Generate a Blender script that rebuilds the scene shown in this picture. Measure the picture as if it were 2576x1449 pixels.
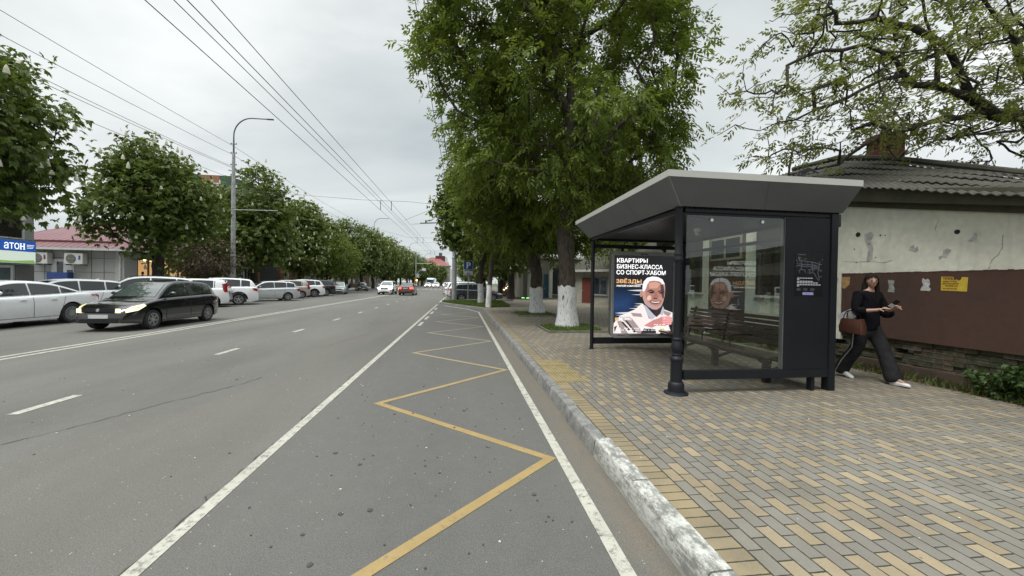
import bpy, bmesh, math, random
import numpy as np
from mathutils import Vector, Matrix
R=math.radians
for o in list(bpy.data.objects): bpy.data.objects.remove(o)
S=bpy.context.scene
C=S.collection
PI=math.pi
# ------------------------------------------------------------------ camera
cd=bpy.data.cameras.new('camera'); cam=bpy.data.objects.new('camera',cd); C.objects.link(cam); S.camera=cam
cd.sensor_width=36; cd.lens=960/2576*36; cd.clip_start=.05; cd.clip_end=3000
yaw,pit,rol=R(7.48),R(-.68),R(.84)
F=Vector((math.sin(yaw)*math.cos(pit),math.cos(yaw)*math.cos(pit),math.sin(pit)))
R0=Vector((math.cos(yaw),-math.sin(yaw),0)); U0=R0.cross(F)
RR=R0*math.cos(rol)+U0*math.sin(rol); UU=-R0*math.sin(rol)+U0*math.cos(rol)
m=Matrix((RR,UU,-F)).transposed().to_4x4(); m.translation=Vector((0,0,1.6)); cam.matrix_world=m
# ------------------------------------------------------------------ world: overcast sky
W=bpy.data.worlds.new('World'); S.world=W; W.use_nodes=True
SUN_EL,SUN_AZ=R(62),R(235)
def world():
    nt=W.node_tree; nt.nodes.clear(); N=nt.nodes.new; L=nt.links.new
    out=N('ShaderNodeOutputWorld'); bg=N('ShaderNodeBackground'); bg.inputs[1].default_value=.1
    sky=N('ShaderNodeTexSky'); sky.sky_type='NISHITA'; sky.sun_disc=False; sky.sun_elevation=SUN_EL; sky.sun_rotation=SUN_AZ
    tc=N('ShaderNodeTexCoord'); sep=N('ShaderNodeSeparateXYZ'); L(tc.outputs['Generated'],sep.inputs[0])
    # project directions on a flat cloud deck
    mz=N('ShaderNodeMath'); mz.operation='MAXIMUM'; mz.inputs[1].default_value=.0; L(sep.outputs[2],mz.inputs[0])
    az=N('ShaderNodeMath'); az.operation='ADD'; az.inputs[1].default_value=.3; L(mz.outputs[0],az.inputs[0])
    dx=N('ShaderNodeMath'); dx.operation='DIVIDE'; L(sep.outputs[0],dx.inputs[0]); L(az.outputs[0],dx.inputs[1])
    dy=N('ShaderNodeMath'); dy.operation='DIVIDE'; L(sep.outputs[1],dy.inputs[0]); L(az.outputs[0],dy.inputs[1])
    cb=N('ShaderNodeCombineXYZ'); L(dx.outputs[0],cb.inputs[0]); L(dy.outputs[0],cb.inputs[1])
    mp=N('ShaderNodeMapping'); mp.inputs['Rotation'].default_value=(0,0,R(35)); mp.inputs['Scale'].default_value=(.6,1.15,1); L(cb.outputs[0],mp.inputs[0])
    n1=N('ShaderNodeTexNoise'); n1.inputs['Scale'].default_value=1.1; n1.inputs['Detail'].default_value=7; n1.inputs['Roughness'].default_value=.5; n1.inputs['Distortion'].default_value=.35
    L(mp.outputs[0],n1.inputs['Vector'])
    cr=N('ShaderNodeValToRGB'); L(n1.outputs[0],cr.inputs[0])
    e=cr.color_ramp.elements; e[0].position=.30; e[0].color=(3.6,4.0,4.15,1); e[1].position=.62; e[1].color=(7.0,7.2,7.1,1)
    a=cr.color_ramp.elements.new(.5); a.color=(5.2,5.5,5.5,1)
    # an overcast sky is brighter overhead than near the horizon
    gr=N('ShaderNodeMapRange'); gr.inputs['From Min'].default_value=.62; gr.inputs['From Max'].default_value=1; gr.inputs['To Min'].default_value=1.0; gr.inputs['To Max'].default_value=4.2; L(sep.outputs[2],gr.inputs[0])
    mu=N('ShaderNodeVectorMath'); mu.operation='SCALE'; L(cr.outputs[0],mu.inputs[0]); L(gr.outputs[0],mu.inputs['Scale'])
    mix=N('ShaderNodeMix'); mix.data_type='RGBA'; mix.inputs[0].default_value=.94
    L(sky.outputs[0],mix.inputs[6]); L(mu.outputs[0],mix.inputs[7]); L(mix.outputs[2],bg.inputs[0]); L(bg.outputs[0],out.inputs[0])
world()
sd=bpy.data.lights.new('sun','SUN'); sd.energy=1.5; sd.angle=R(22); sd.color=(1,.97,.92)
so=bpy.data.objects.new('sun',sd); C.objects.link(so); so.rotation_euler=(PI/2-SUN_EL,0,PI-SUN_AZ); so.location=(0,0,60)
S.view_settings.view_transform='Standard'; S.view_settings.look='None'; S.view_settings.exposure=.55; S.view_settings.gamma=1
S.render.engine='CYCLES'
try: S.cycles.use_denoising=True; S.cycles.max_bounces=8; S.cycles.transparent_max_bounces=16
except Exception: pass
# ------------------------------------------------------------------ materials
def nmat(name):
    m=bpy.data.materials.new(name); m.use_nodes=True; nt=m.node_tree
    return m,nt,nt.nodes['Principled BSDF']
class NB:
    """tiny expression builder for shader maths"""
    def __init__(s,nt): s.nt=nt
    def m(s,op,a,b=None,c=None,clamp=False):
        n=s.nt.nodes.new('ShaderNodeMath'); n.operation=op; n.use_clamp=clamp
        for i,v in enumerate((a,b,c)):
            if v is None: continue
            if isinstance(v,(int,float)): n.inputs[i].default_value=v
            else: s.nt.links.new(v,n.inputs[i])
        return n.outputs[0]
    def noise(s,vec,scale,detail=4,rough=.55,dim='3D'):
        n=s.nt.nodes.new('ShaderNodeTexNoise'); n.inputs['Scale'].default_value=scale; n.inputs['Detail'].default_value=detail; n.inputs['Roughness'].default_value=rough
        if vec is not None: s.nt.links.new(vec,n.inputs['Vector'])
        return n.outputs[0]
    def vor(s,vec,scale,feature='F1',out='Distance'):
        n=s.nt.nodes.new('ShaderNodeTexVoronoi'); n.feature=feature; n.inputs['Scale'].default_value=scale
        if vec is not None: s.nt.links.new(vec,n.inputs['Vector'])
        return n.outputs[out]
    def mr(s,v,a,b,c=0,d=1):
        n=s.nt.nodes.new('ShaderNodeMapRange'); s.nt.links.new(v,n.inputs[0])
        for k,x in zip((1,2,3,4),(a,b,c,d)): n.inputs[k].default_value=x
        return n.outputs[0]
    def mix(s,f,a,b,mode='MIX'):
        n=s.nt.nodes.new('ShaderNodeMix'); n.data_type='RGBA'; n.blend_type=mode
        for i,v in ((0,f),(6,a),(7,b)):
            if isinstance(v,(int,float)): n.inputs[i].default_value=v
            elif isinstance(v,tuple): n.inputs[i].default_value=(*v,1) if len(v)==3 else v
            else: s.nt.links.new(v,n.inputs[i])
        return n.outputs[2]
    def obj(s):
        n=s.nt.nodes.new('ShaderNodeNewGeometry'); return n.outputs['Position']
    def loc(s):
        n=s.nt.nodes.new('ShaderNodeTexCoord'); return n.outputs['Object']
    def map(s,v,sc=(1,1,1),rot=(0,0,0)):
        n=s.nt.nodes.new('ShaderNodeMapping'); n.inputs['Scale'].default_value=sc; n.inputs['Rotation'].default_value=rot; s.nt.links.new(v,n.inputs[0]); return n.outputs[0]
    def sep(s,v):
        n=s.nt.nodes.new('ShaderNodeSeparateXYZ'); s.nt.links.new(v,n.inputs[0]); return n.outputs
    def comb(s,x,y,z=0.):
        n=s.nt.nodes.new('ShaderNodeCombineXYZ')
        for i,v in enumerate((x,y,z)):
            if isinstance(v,(int,float)): n.inputs[i].default_value=v
            else: s.nt.links.new(v,n.inputs[i])
        return n.outputs[0]
    def wn(s,v):
        n=s.nt.nodes.new('ShaderNodeTexWhiteNoise'); n.noise_dimensions='3D'; s.nt.links.new(v,n.inputs['Vector']); return n.outputs[0]
    def bump(s,h,st,dist=.01):
        n=s.nt.nodes.new('ShaderNodeBump'); n.inputs['Strength'].default_value=st; n.inputs['Distance'].default_value=dist; s.nt.links.new(h,n.inputs['Height']); return n.outputs[0]
    def set(s,b,name,v):
        if isinstance(v,(int,float)): b.inputs[name].default_value=v
        elif isinstance(v,tuple): b.inputs[name].default_value=(*v,1) if len(v)==3 else v
        else: s.nt.links.new(v,b.inputs[name])
_mc={}
def mat(name,col,rough=.6,metal=0.,var=.12,scale=6.,bump=0.,coat=0.,spec=.5):
    if name in _mc: return _mc[name]
    m,nt,b=nmat(name); q=NB(nt)
    n=q.noise(q.loc(),scale,5,.6)
    f=q.mr(n,.3,.7,1-var,1+var)
    mul=nt.nodes.new('ShaderNodeVectorMath'); mul.operation='SCALE'; mul.inputs[0].default_value=col; nt.links.new(f,mul.inputs['Scale'])
    nt.links.new(mul.outputs[0],b.inputs['Base Color'])
    b.inputs['Roughness'].default_value=rough; b.inputs['Metallic'].default_value=metal
    b.inputs['Coat Weight'].default_value=coat; b.inputs['Coat Roughness'].default_value=.05; b.inputs['Specular IOR Level'].default_value=spec
    if bump: q.set(b,'Normal',q.bump(q.noise(q.loc(),scale*6,4),bump,.01))
    _mc[name]=m; return m
def emit(name,col,st,base=(.02,.02,.02)):
    if name in _mc: return _mc[name]
    m,nt,b=nmat(name); b.inputs['Base Color'].default_value=(*base,1); b.inputs['Emission Color'].default_value=(*col,1); b.inputs['Emission Strength'].default_value=st
    b.inputs['Roughness'].default_value=.4
    _mc[name]=m; return m
def glassmat(name,tint=(.8,.85,.84),refl=1.0,ior=1.5):
    if name in _mc: return _mc[name]
    m=bpy.data.materials.new(name); m.use_nodes=True; nt=m.node_tree; nt.nodes.clear(); N=nt.nodes.new; L=nt.links.new
    o=N('ShaderNodeOutputMaterial'); t=N('ShaderNodeBsdfTransparent'); t.inputs[0].default_value=(*tint,1); g=N('ShaderNodeBsdfGlossy'); g.inputs['Roughness'].default_value=.01; g.inputs[0].default_value=(1,1,1,1)
    fr=N('ShaderNodeFresnel'); ge=N('ShaderNodeNewGeometry'); mm_=N('ShaderNodeMapRange'); mm_.inputs[3].default_value=ior; mm_.inputs[4].default_value=1/ior; L(ge.outputs['Backfacing'],mm_.inputs[0]); L(mm_.outputs[0],fr.inputs[0]); mu=N('ShaderNodeMath'); mu.operation='MULTIPLY'; mu.inputs[1].default_value=refl; mu.use_clamp=True; L(fr.outputs[0],mu.inputs[0])
    mx=N('ShaderNodeMixShader'); L(mu.outputs[0],mx.inputs[0]); L(t.outputs[0],mx.inputs[1]); L(g.outputs[0],mx.inputs[2]); L(mx.outputs[0],o.inputs[0])
    _mc[name]=m; return m
def asphalt():
    m,nt,b=nmat('asphalt'); q=NB(nt); p=q.obj(); s=q.sep(p)
    big=q.noise(q.map(p,(1,.25,1)),.55,5,.6)
    mid=q.noise(p,6,4,.6)
    fine=q.noise(p,150,3,.75); stones=q.vor(p,120)
    c=q.mix(q.mr(big,.35,.65),(.113,.110,.098),(.158,.153,.136))
    # darker newer asphalt in the bus bay, warm worn wheel tracks in the lane
    bay=q.m('MULTIPLY',q.mr(s[0],-1.85,-1.65),q.mr(s[0],1.0,.85))
    c=q.mix(q.m('MULTIPLY',bay,.45),c,(.098,.099,.093))
    tr=q.m('ADD',q.m('COMPARE',s[0],-2.45,.42),q.m('COMPARE',s[0],-4.15,.3))
    lane=q.m('MULTIPLY',q.mr(q.noise(q.map(p,(1.2,.12,1)),1.4,3),.4,.62),q.m('MULTIPLY',q.mr(s[0],-3.9,-3.1),q.mr(s[0],-1.5,-2.3)))
    c=q.mix(q.m('MULTIPLY',lane,.6),c,(.145,.129,.112))
    # sandy dirt gathered along the kerb
    d=q.m('MULTIPLY',q.mr(s[0],.93,1.12),q.mr(q.noise(q.map(p,(3,.8,1)),3.5,7,.75),.28,.52))
    c=q.mix(q.m('MULTIPLY',d,.9),c,(.165,.140,.108))
    c=q.mix(q.mr(mid,.4,.75,0,.22),c,(.165,.16,.15))
    sp=q.m('ADD',q.mr(fine,.25,.75,.50,1.50),q.mr(stones,0,.5,.20,-.20))
    mul=nt.nodes.new('ShaderNodeVectorMath'); mul.operation='SCALE'; nt.links.new(c,mul.inputs[0]); nt.links.new(sp,mul.inputs['Scale'])
    w=q.vor(p,31,'F1','Distance'); wr=q.vor(p,31,'F1','Color'); ws=q.sep(wr)
    peb=q.m('MULTIPLY',q.m('LESS_THAN',w,.13),q.m('GREATER_THAN',ws[0],.90))
    c2=q.mix(peb,mul.outputs[0],(.42,.40,.37))
    dk=q.m('MULTIPLY',q.m('LESS_THAN',w,.2),q.m('GREATER_THAN',ws[1],.93))
    c2=q.mix(q.m('MULTIPLY',dk,.5),c2,(.05,.05,.05))
    q.set(b,'Base Color',c2); b.inputs['Roughness'].default_value=.82
    q.set(b,'Normal',q.bump(fine,.5,.006))
    return m
def paint(name,col,wear=.3):
    """road paint worn through to the asphalt in flakes"""
    m,nt,b=nmat(name); q=NB(nt); p=q.obj()
    n=q.noise(p,14,7,.75); n2=q.noise(p,90,4,.7)
    f=q.mr(q.m('ADD',q.m('MULTIPLY',n,.75),q.m('MULTIPLY',n2,.25)),.5-.15+wear*.35-.12,.5-.15+wear*.35)
    f=q.m('MULTIPLY',f,q.mr(n2,.2,.5,.8,1))
    c=q.mix(f,(.115,.112,.10),q.mix(q.mr(q.noise(p,3),.3,.7),col,tuple(x*.8 for x in col)))
    q.set(b,'Base Color',c); b.inputs['Roughness'].default_value=.75; q.set(b,'Normal',q.bump(n2,.4,.004))
    return m
def paving():
    m,nt,b=nmat('paving_bricks'); q=NB(nt); p=q.obj(); s=q.sep(p); x,y=s[0],s[1]
    BL,BW=.186,.0985
    r=q.m('FLOOR',q.m('DIVIDE',q.m('SUBTRACT',x,1.585),BW))
    odd=q.m('FLOORED_MODULO',r,2)
    yy=q.m('DIVIDE',q.m('SUBTRACT',y,1.905),BL)
    # half-brick shift between rows
    y2=q.m('ADD',yy,q.m('MULTIPLY',odd,1.5))
    ci=q.m('FLOOR',y2); fy=q.m('FRACT',y2); fx=q.m('FRACT',q.m('DIVIDE',q.m('SUBTRACT',x,1.585),BW))
    edge=lambda f,w:q.m('MINIMUM',f,q.m('SUBTRACT',1,f))
    dx=q.m('MULTIPLY',q.m('MINIMUM',fx,q.m('SUBTRACT',1,fx)),BW); dy=q.m('MULTIPLY',q.m('MINIMUM',fy,q.m('SUBTRACT',1,fy)),BL)
    d1=q.m('MINIMUM',dx,dy)
    yel=q.m('LESS_THAN',q.m('FLOORED_MODULO',ci,3),.5)
    rnd=q.wn(q.comb(r,ci,.5)); rnd2=q.wn(q.comb(ci,r,7.5))
    yel=q.m('MULTIPLY',yel,q.m('GREATER_THAN',r,.5))
    flip=q.m('LESS_THAN',rnd2,.05); yel=q.m('ABSOLUTE',q.m('SUBTRACT',yel,flip))
    # header course of yellow bricks along the kerb
    bfy=q.m('FRACT',q.m('DIVIDE',y,.0965)); bci=q.m('FLOOR',q.m('DIVIDE',y,.0965))
    bdy=q.m('MULTIPLY',q.m('MINIMUM',bfy,q.m('SUBTRACT',1,bfy)),.0965)
    bdx=q.m('MINIMUM',q.m('ABSOLUTE',q.m('SUBTRACT',x,1.392)),q.m('ABSOLUTE',q.m('SUBTRACT',x,1.583)))
    d2=q.m('MINIMUM',bdy,bdx)
    isb=q.m('LESS_THAN',x,1.584)
    d=q.m('ADD',q.m('MULTIPLY',isb,d2),q.m('MULTIPLY',q.m('SUBTRACT',1,isb),d1))
    br=q.wn(q.comb(bci,3.,1.))
    grain=q.noise(p,130,3,.7); blotch=q.noise(p,2.2,5,.6)
    gy=q.mix(rnd,(.168,.158,.134),(.215,.202,.172))
    gy=q.mix(q.mr(q.noise(p,.8,3),.4,.62,0,.5),gy,(.150,.137,.122))
    ye=q.mix(rnd,(.250,.198,.124),(.315,.257,.165))
    yb=q.mix(br,(.225,.178,.100),(.28,.225,.13))
    c=q.mix(yel,gy,ye); c=q.mix(isb,c,yb)
    c=q.mix(q.mr(blotch,.36,.68,0,.6),c,(.125,.110,.085))
    mul=nt.nodes.new('ShaderNodeVectorMath'); mul.operation='SCALE'; nt.links.new(c,mul.inputs[0]); nt.links.new(q.mr(grain,.2,.8,.82,1.16),mul.inputs['Scale'])
    jn=q.noise(p,24,3); w=q.mr(jn,.3,.7,.0034,.0060)
    mort=q.m('LESS_THAN',d,w)
    c=q.mix(mort,mul.outputs[0],(.036,.034,.022))
    # leaf-litter dust specks
    v=q.vor(p,16,'F1','Distance'); vc=q.sep(q.vor(p,16,'F1','Color'))
    sp=q.m('MULTIPLY',q.m('LESS_THAN',v,.07),q.m('GREATER_THAN',vc[0],.86)); c=q.mix(sp,c,(.46,.42,.33))
    st=q.m('MULTIPLY',q.m('LESS_THAN',v,.13),q.m('GREATER_THAN',vc[1],.955)); c=q.mix(q.m('MULTIPLY',st,.7),c,(.07,.06,.045))
    q.set(b,'Base Color',c); b.inputs['Roughness'].default_value=.85
    h=q.m('ADD',q.mr(d,0,.006),q.m('ADD',q.m('MULTIPLY',grain,.12),q.m('MULTIPLY',rnd2,.15)))
    q.set(b,'Normal',q.bump(h,.6,.006))
    return m
def plaster(name,col,stain,mossz=None,sc=1.):
    m,nt,b=nmat(name); q=NB(nt); p=q.obj(); s=q.sep(p)
    n=q.noise(p,1.1*sc,6,.62); n2=q.noise(p,9*sc,5,.6); st=q.noise(q.map(p,(3,3,.35)),1.6,5,.6)
    c=q.mix(q.mr(n,.35,.7,0,.75),col,stain); c=q.mix(q.mr(st,.55,.8,0,.5),c,tuple(x*.6 for x in stain))
    mul=nt.nodes.new('ShaderNodeVectorMath'); mul.operation='SCALE'; nt.links.new(c,mul.inputs[0]); nt.links.new(q.mr(n2,.25,.75,.88,1.1),mul.inputs['Scale'])
    c=mul.outputs[0]
    if mossz: c=q.mix(q.m('MULTIPLY',q.mr(s[2],mossz[1],mossz[0]),q.mr(n2,.35,.6)),c,(.05,.06,.02))
    q.set(b,'Base Color',c); b.inputs['Roughness'].default_value=.9; q.set(b,'Normal',q.bump(n2,.5,.01))
    return m
def leafmat(name,c1,c2,tr=.35):
    m=bpy.data.materials.new(name); m.use_nodes=True; nt=m.node_tree; nt.nodes.clear(); N=nt.nodes.new; L=nt.links.new; q=NB(nt)
    g=N('ShaderNodeNewGeometry'); col=q.mix(g.outputs['Random Per Island'],c1,c2)
    cl=q.noise(g.outputs['Position'],.9,3); col=q.mix(q.mr(cl,.35,.65,0,.6),col,tuple(x*1.5 for x in c2))
    o=N('ShaderNodeOutputMaterial'); b=N('ShaderNodeBsdfPrincipled'); b.inputs['Roughness'].default_value=.5; b.inputs['Specular IOR Level'].default_value=.3
    t=N('ShaderNodeBsdfTranslucent'); mx=N('ShaderNodeMixShader'); mx.inputs[0].default_value=tr
    L(col,b.inputs['Base Color']); c2_=q.mix(.5,col,(.16,.20,.02)); L(c2_,t.inputs[0]); L(b.outputs[0],mx.inputs[1]); L(t.outputs[0],mx.inputs[2]); L(mx.outputs[0],o.inputs[0])
    return m
def barkmat(name,c1,c2,sc=1.):
    m,nt,b=nmat(name); q=NB(nt); p=q.loc(); v=q.noise(q.map(p,(9*sc,9*sc,1.6*sc)),1.6,6,.7); w=q.vor(q.map(p,(14*sc,14*sc,3*sc)),1.4)
    h=q.m('ADD',v,q.m('MULTIPLY',w,.6)); q.set(b,'Base Color',q.mix(q.mr(h,.45,.95),c1,c2)); b.inputs['Roughness'].default_value=.95; q.set(b,'Normal',q.bump(h,1.,.05)); return m
def whitewash():
    m,nt,b=nmat('whitewash'); q=NB(nt); p=q.loc(); v=q.noise(q.map(p,(12,12,3)),1.6,6,.7); n=q.noise(p,5,5,.7)
    f=q.mr(v,.30,.46); c=q.mix(f,(.16,.145,.12),q.mix(q.mr(n,.3,.7),(.62,.62,.62),(.82,.82,.81)))
    q.set(b,'Base Color',c); b.inputs['Roughness'].default_value=.9; q.set(b,'Normal',q.bump(v,1.,.05)); return m
def carpaint(name,col,metal=0.,rough=.3,dirt=.5):
    if name in _mc: return _mc[name]
    m,nt,b=nmat(name); q=NB(nt); p=q.loc(); s=q.sep(p)
    d=q.m('MULTIPLY',q.mr(s[2],.65,.2,0,dirt),q.mr(q.noise(p,5,5,.7),.35,.7))
    q.set(b,'Base Color',q.mix(d,col,(.12,.11,.09))); q.set(b,'Roughness',q.m('ADD',rough,q.m('MULTIPLY',d,.4)))
    b.inputs['Metallic'].default_value=metal; b.inputs['Coat Weight'].default_value=1.; b.inputs['Coat Roughness'].default_value=.04
    _mc[name]=m; return m
# ------------------------------------------------------------------ mesh helpers
class MB:
    def __init__(s): s.v=[]; s.f=[]; s.mi=[]; s.cur=0
    def add(s,vs,fs):
        o=len(s.v); s.v+= [tuple(v) for v in vs]; s.f+=[tuple(i+o for i in f) for f in fs]; s.mi+=[s.cur]*len(fs)
    def box(s,x0,x1,y0,y1,z0,z1,M=None):
        vs=[(x,y,z) for z in (z0,z1) for y in (y0,y1) for x in (x0,x1)]
        if M is not None: vs=[M@Vector(v) for v in vs]
        s.add(vs,[(0,2,3,1),(4,5,7,6),(0,1,5,4),(2,6,7,3),(0,4,6,2),(1,3,7,5)])
    def cbox(s,c,d,M=None):
        s.box(c[0]-d[0]/2,c[0]+d[0]/2,c[1]-d[1]/2,c[1]+d[1]/2,c[2]-d[2]/2,c[2]+d[2]/2,M)
    def bar(s,a,b,w,h=None,up=(0,0,1)):
        a=Vector(a); b=Vector(b); h=h or w; d=(b-a).normalized(); u=Vector(up)
        if abs(d.dot(u))>.98: u=Vector((1,0,0))
        x=d.cross(u).normalized(); y=x.cross(d)
        vs=[p+x*i*w/2+y*j*h/2 for p in (a,b) for i,j in ((-1,-1),(1,-1),(1,1),(-1,1))]
        s.add(vs,[(0,3,2,1),(4,5,6,7),(0,1,5,4),(1,2,6,5),(2,3,7,6),(3,0,4,7)])
    def tube(s,pts,rad,n=8,cap=True):
        pts=[Vector(p) for p in pts]; k=len(pts)
        if isinstance(rad,(int,float)): rad=[rad]*k
        o=len(s.v); prev=None
        for i,p in enumerate(pts):
            d=(pts[min(i+1,k-1)]-pts[max(i-1,0)]).normalized()
            if prev is None:
                u=Vector((0,0,1)) if abs(d.z)<.9 else Vector((1,0,0)); x=d.cross(u).normalized()
            else:
                x=(prev-d*prev.dot(d)).normalized()
            prev=x; y=d.cross(x)
            for j in range(n):
                a=2*PI*j/n; s.v.append(tuple(p+(x*math.cos(a)+y*math.sin(a))*rad[i]))
        fs=[(o+i*n+j,o+i*n+(j+1)%n,o+(i+1)*n+(j+1)%n,o+(i+1)*n+j) for i in range(k-1) for j in range(n)]
        if cap: fs+=[tuple(o+j for j in range(n))[::-1],tuple(o+(k-1)*n+j for j in range(n))]
        s.f+=fs; s.mi+=[s.cur]*len(fs)
    def lathe(s,prof,c=(0,0,0),n=20,axis='z'):
        o=len(s.v)
        for r,z in prof:
            for j in range(n):
                a=2*PI*j/n; x,y=r*math.cos(a),r*math.sin(a)
                v={'z':(x,y,z),'y':(x,z,y),'x':(z,x,y)}[axis]
                s.v.append((v[0]+c[0],v[1]+c[1],v[2]+c[2]))
        k=len(prof); fs=[(o+i*n+j,o+i*n+(j+1)%n,o+(i+1)*n+(j+1)%n,o+(i+1)*n+j) for i in range(k-1) for j in range(n)]
        s.f+=fs; s.mi+=[s.cur]*len(fs)
    def prism(s,poly,fn0,fn1):
        """poly of 2-D points; fn0/fn1 map (a,b) to the two faces"""
        n=len(poly); s.add([fn0(*p) for p in poly]+[fn1(*p) for p in poly],[tuple(range(n))[::-1],tuple(range(n,2*n))]+[(i,(i+1)%n,n+(i+1)%n,n+i) for i in range(n)])
    def slab(s,poly,z0,z1): s.prism(poly,lambda a,b:(a,b,z0),lambda a,b:(a,b,z1))
    def build(s,name,mats,parent=None,smooth=None,M=None,bevel=0):
        me=bpy.data.meshes.new(name); me.from_pydata(s.v,[],s.f)
        ms=mats if isinstance(mats,(list,tuple)) else [mats]
        for q in ms: me.materials.append(q)
        if len(ms)>1: me.polygons.foreach_set('material_index',s.mi)
        bm=bmesh.new(); bm.from_mesh(me)
        if bevel:
            bmesh.ops.remove_doubles(bm,verts=bm.verts,dist=1e-5)
            ed=[e for e in bm.edges if len(e.link_faces)==2 and e.calc_face_angle(0)>R(30)]
            bmesh.ops.bevel(bm,geom=ed,offset=bevel,segments=2,affect='EDGES',clamp_overlap=True)
        bmesh.ops.recalc_face_normals(bm,faces=bm.faces)
        if smooth is not None:
            for f in bm.faces: f.smooth=True
            for e in bm.edges:
                if len(e.link_faces)==2 and e.calc_face_angle(0)>R(smooth): e.smooth=False
        if M is not None: bm.transform(M)
        bm.to_mesh(me); bm.free()
        o=bpy.data.objects.new(name,me); C.objects.link(o)
        if parent: o.parent=parent
        return o
def quick(name,verts,faces,mt,parent=None,smooth=False):
    me=bpy.data.meshes.new(name); nv=len(verts); nf,k=faces.shape
    me.vertices.add(nv); me.vertices.foreach_set('co',np.asarray(verts,dtype=np.float32).ravel())
    me.loops.add(nf*k); me.loops.foreach_set('vertex_index',faces.astype(np.int32).ravel())
    me.polygons.add(nf); me.polygons.foreach_set('loop_start',np.arange(0,nf*k,k,dtype=np.int32)); me.polygons.foreach_set('loop_total',np.full(nf,k,dtype=np.int32))
    if smooth: me.polygons.foreach_set('use_smooth',np.ones(nf,dtype=bool))
    me.materials.append(mt); me.update(calc_edges=True)
    o=bpy.data.objects.new(name,me); C.objects.link(o)
    if parent: o.parent=parent
    return o
def tag(o,label,cat,group=None):
    o['label']=label; o['category']=cat
    if group: o['group']=group
    return o
def struct(o,kind='structure'): o['kind']=kind; return o
def thing(name,label,cat,loc=(0,0,0),rz=0,group=None):
    o=bpy.data.objects.new(name,None); C.objects.link(o); o.location=loc; o.rotation_euler=(0,0,rz); o.empty_display_size=.2
    return tag(o,label,cat,group)
def dup(root,loc=None,rz=None,sc=None,label=None,group=None):
    def cp(o,par):
        c=o.copy(); C.objects.link(c)
        if par: c.parent=par
        for ch in o.children: cp(ch,c)
        return c
    r=cp(root,None)
    if loc is not None: r.location=loc
    if rz is not None: r.rotation_euler=(0,0,rz)
    if sc is not None: r.scale=sc if isinstance(sc,tuple) else (sc,)*3
    if label: r['label']=label
    if group: r['group']=group
    return r
def text(name,body,size,M,mt,parent=None,ext=.001,align='LEFT',bold=0.,sx=1.):
    cu=bpy.data.curves.new(name,'FONT'); cu.body=body; cu.size=size; cu.extrude=ext; cu.align_x=align; cu.offset=bold; cu.resolution_u=3
    t=bpy.data.objects.new(name,cu); C.objects.link(t); dg=bpy.context.evaluated_depsgraph_get()
    me=bpy.data.meshes.new_from_object(t.evaluated_get(dg)); bpy.data.objects.remove(t); bpy.data.curves.remove(cu)
    me.transform(M@Matrix.Diagonal((sx,1,1,1))); me.materials.clear(); me.materials.append(mt); me.name=name
    o=bpy.data.objects.new(name,me); C.objects.link(o)
    if parent: o.parent=parent
    return o
def facing(o,x,u=(0,0,1)):
    """frame at o with text running along x and rising along u"""
    x=Vector(x).normalized(); u=Vector(u).normalized(); z=x.cross(u); mm=Matrix((x,u,z)).transposed().to_4x4(); mm.translation=Vector(o); return mm
# ------------------------------------------------------------------ ground, road, paving
rng=random.Random(5)
M_soil=mat('soil',(.10,.085,.06),.95,var=.5,scale=3,bump=.6)
M_concrete=mat('concrete',(.27,.265,.24),.9,var=.25,scale=4,bump=.4)
M_asph=asphalt(); M_pave=paving()
M_white=paint('road_paint_white',(.46,.45,.385),.42); M_yel=paint('road_paint_yellow',(.33,.235,.095),.30)
g=MB(); g.box(-900,900,-60,1500,-.5,-.06); struct(g.build('ground',mat('ground_earth',(.07,.085,.04),.95,var=.4,scale=.05)))
g=MB(); g.box(-19.3,14,-8,420,-.055,0); struct(g.build('road',M_asph))
g=MB(); g.box(-30,-19.3,-8,400,-.05,.14); struct(g.build('sidewalk',M_concrete,bevel=.01))
# pavement: paver slab on this side, with the apron behind the island
g=MB(); g.slab([(1.385,-6),(7.1,-6),(7.1,13),(7.6,17),(14,19),(40,24),(40,60),(6.5,60),(5.2,40),(4.2,30.6),(3.2,29.9),(3.0,23.4),(1.3,22.75),(1.385,21.2)],-.05,.14); struct(g.build('pavement',M_pave))
# lane markings
g=MB(); Z0,Z1=.0015,.0045
def strip(x0,x1,y0,y1): g.box(x0,x1,y0,y1,Z0,Z1)
for X in (-8.99,-8.71): 
    y=-4
    while y<70: strip(X-.055,X+.055,y,y+2.5); y+=2.5
for X in (-8.9,): strip(X-.1,X+.1,75,300)
y=-5.34
for k in range(22): strip(-5.19,-5.07,5.1+3.71*(k-1),5.87+3.71*(k-1))
def poly(pts): g.slab(pts,Z0,Z1)
strip(-1.795,-1.70,-2,28.2)
strip(-1.81,-1.69,31,120)
for a,b in ((14.3,15.6),(16.7,18.2),(19.6,21.2),(22.7,24.2)): strip(-1.60,-1.48,a,b)
strip(.885,.975,-2,20.9)
poly([(.975,20.9),(.885,20.9),(.3,23.2),(-1.2,26.6),(-1.1,26.7),(.42,23.3)])
for a in range(6): strip(-12.4,-12.3,60+a*6,62+a*6)
for a in range(14): strip(-16+a*1.0,-15.5+a*1.0,84,88)
struct(g.build('lane_marking',M_white))
g=MB(); zz=[(-1.07,-1.5),(.80,.05)]
zz=[]
for k in range(-1,8):
    zz.append((.82,3.40+(k-1)*3.5+.0)); zz.append((-1.05,5.17+(k-1)*3.55+.0))
zz=[(.82,-.2),(-1.07,1.62),(.82,3.40),(-1.07,5.17),(.82,6.98),(-1.06,8.80),(.82,10.48),(-1.04,12.3),(.80,13.98),(-1.0,15.74),(.80,17.62),(-1.0,19.36),(.80,21.1)]
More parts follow.
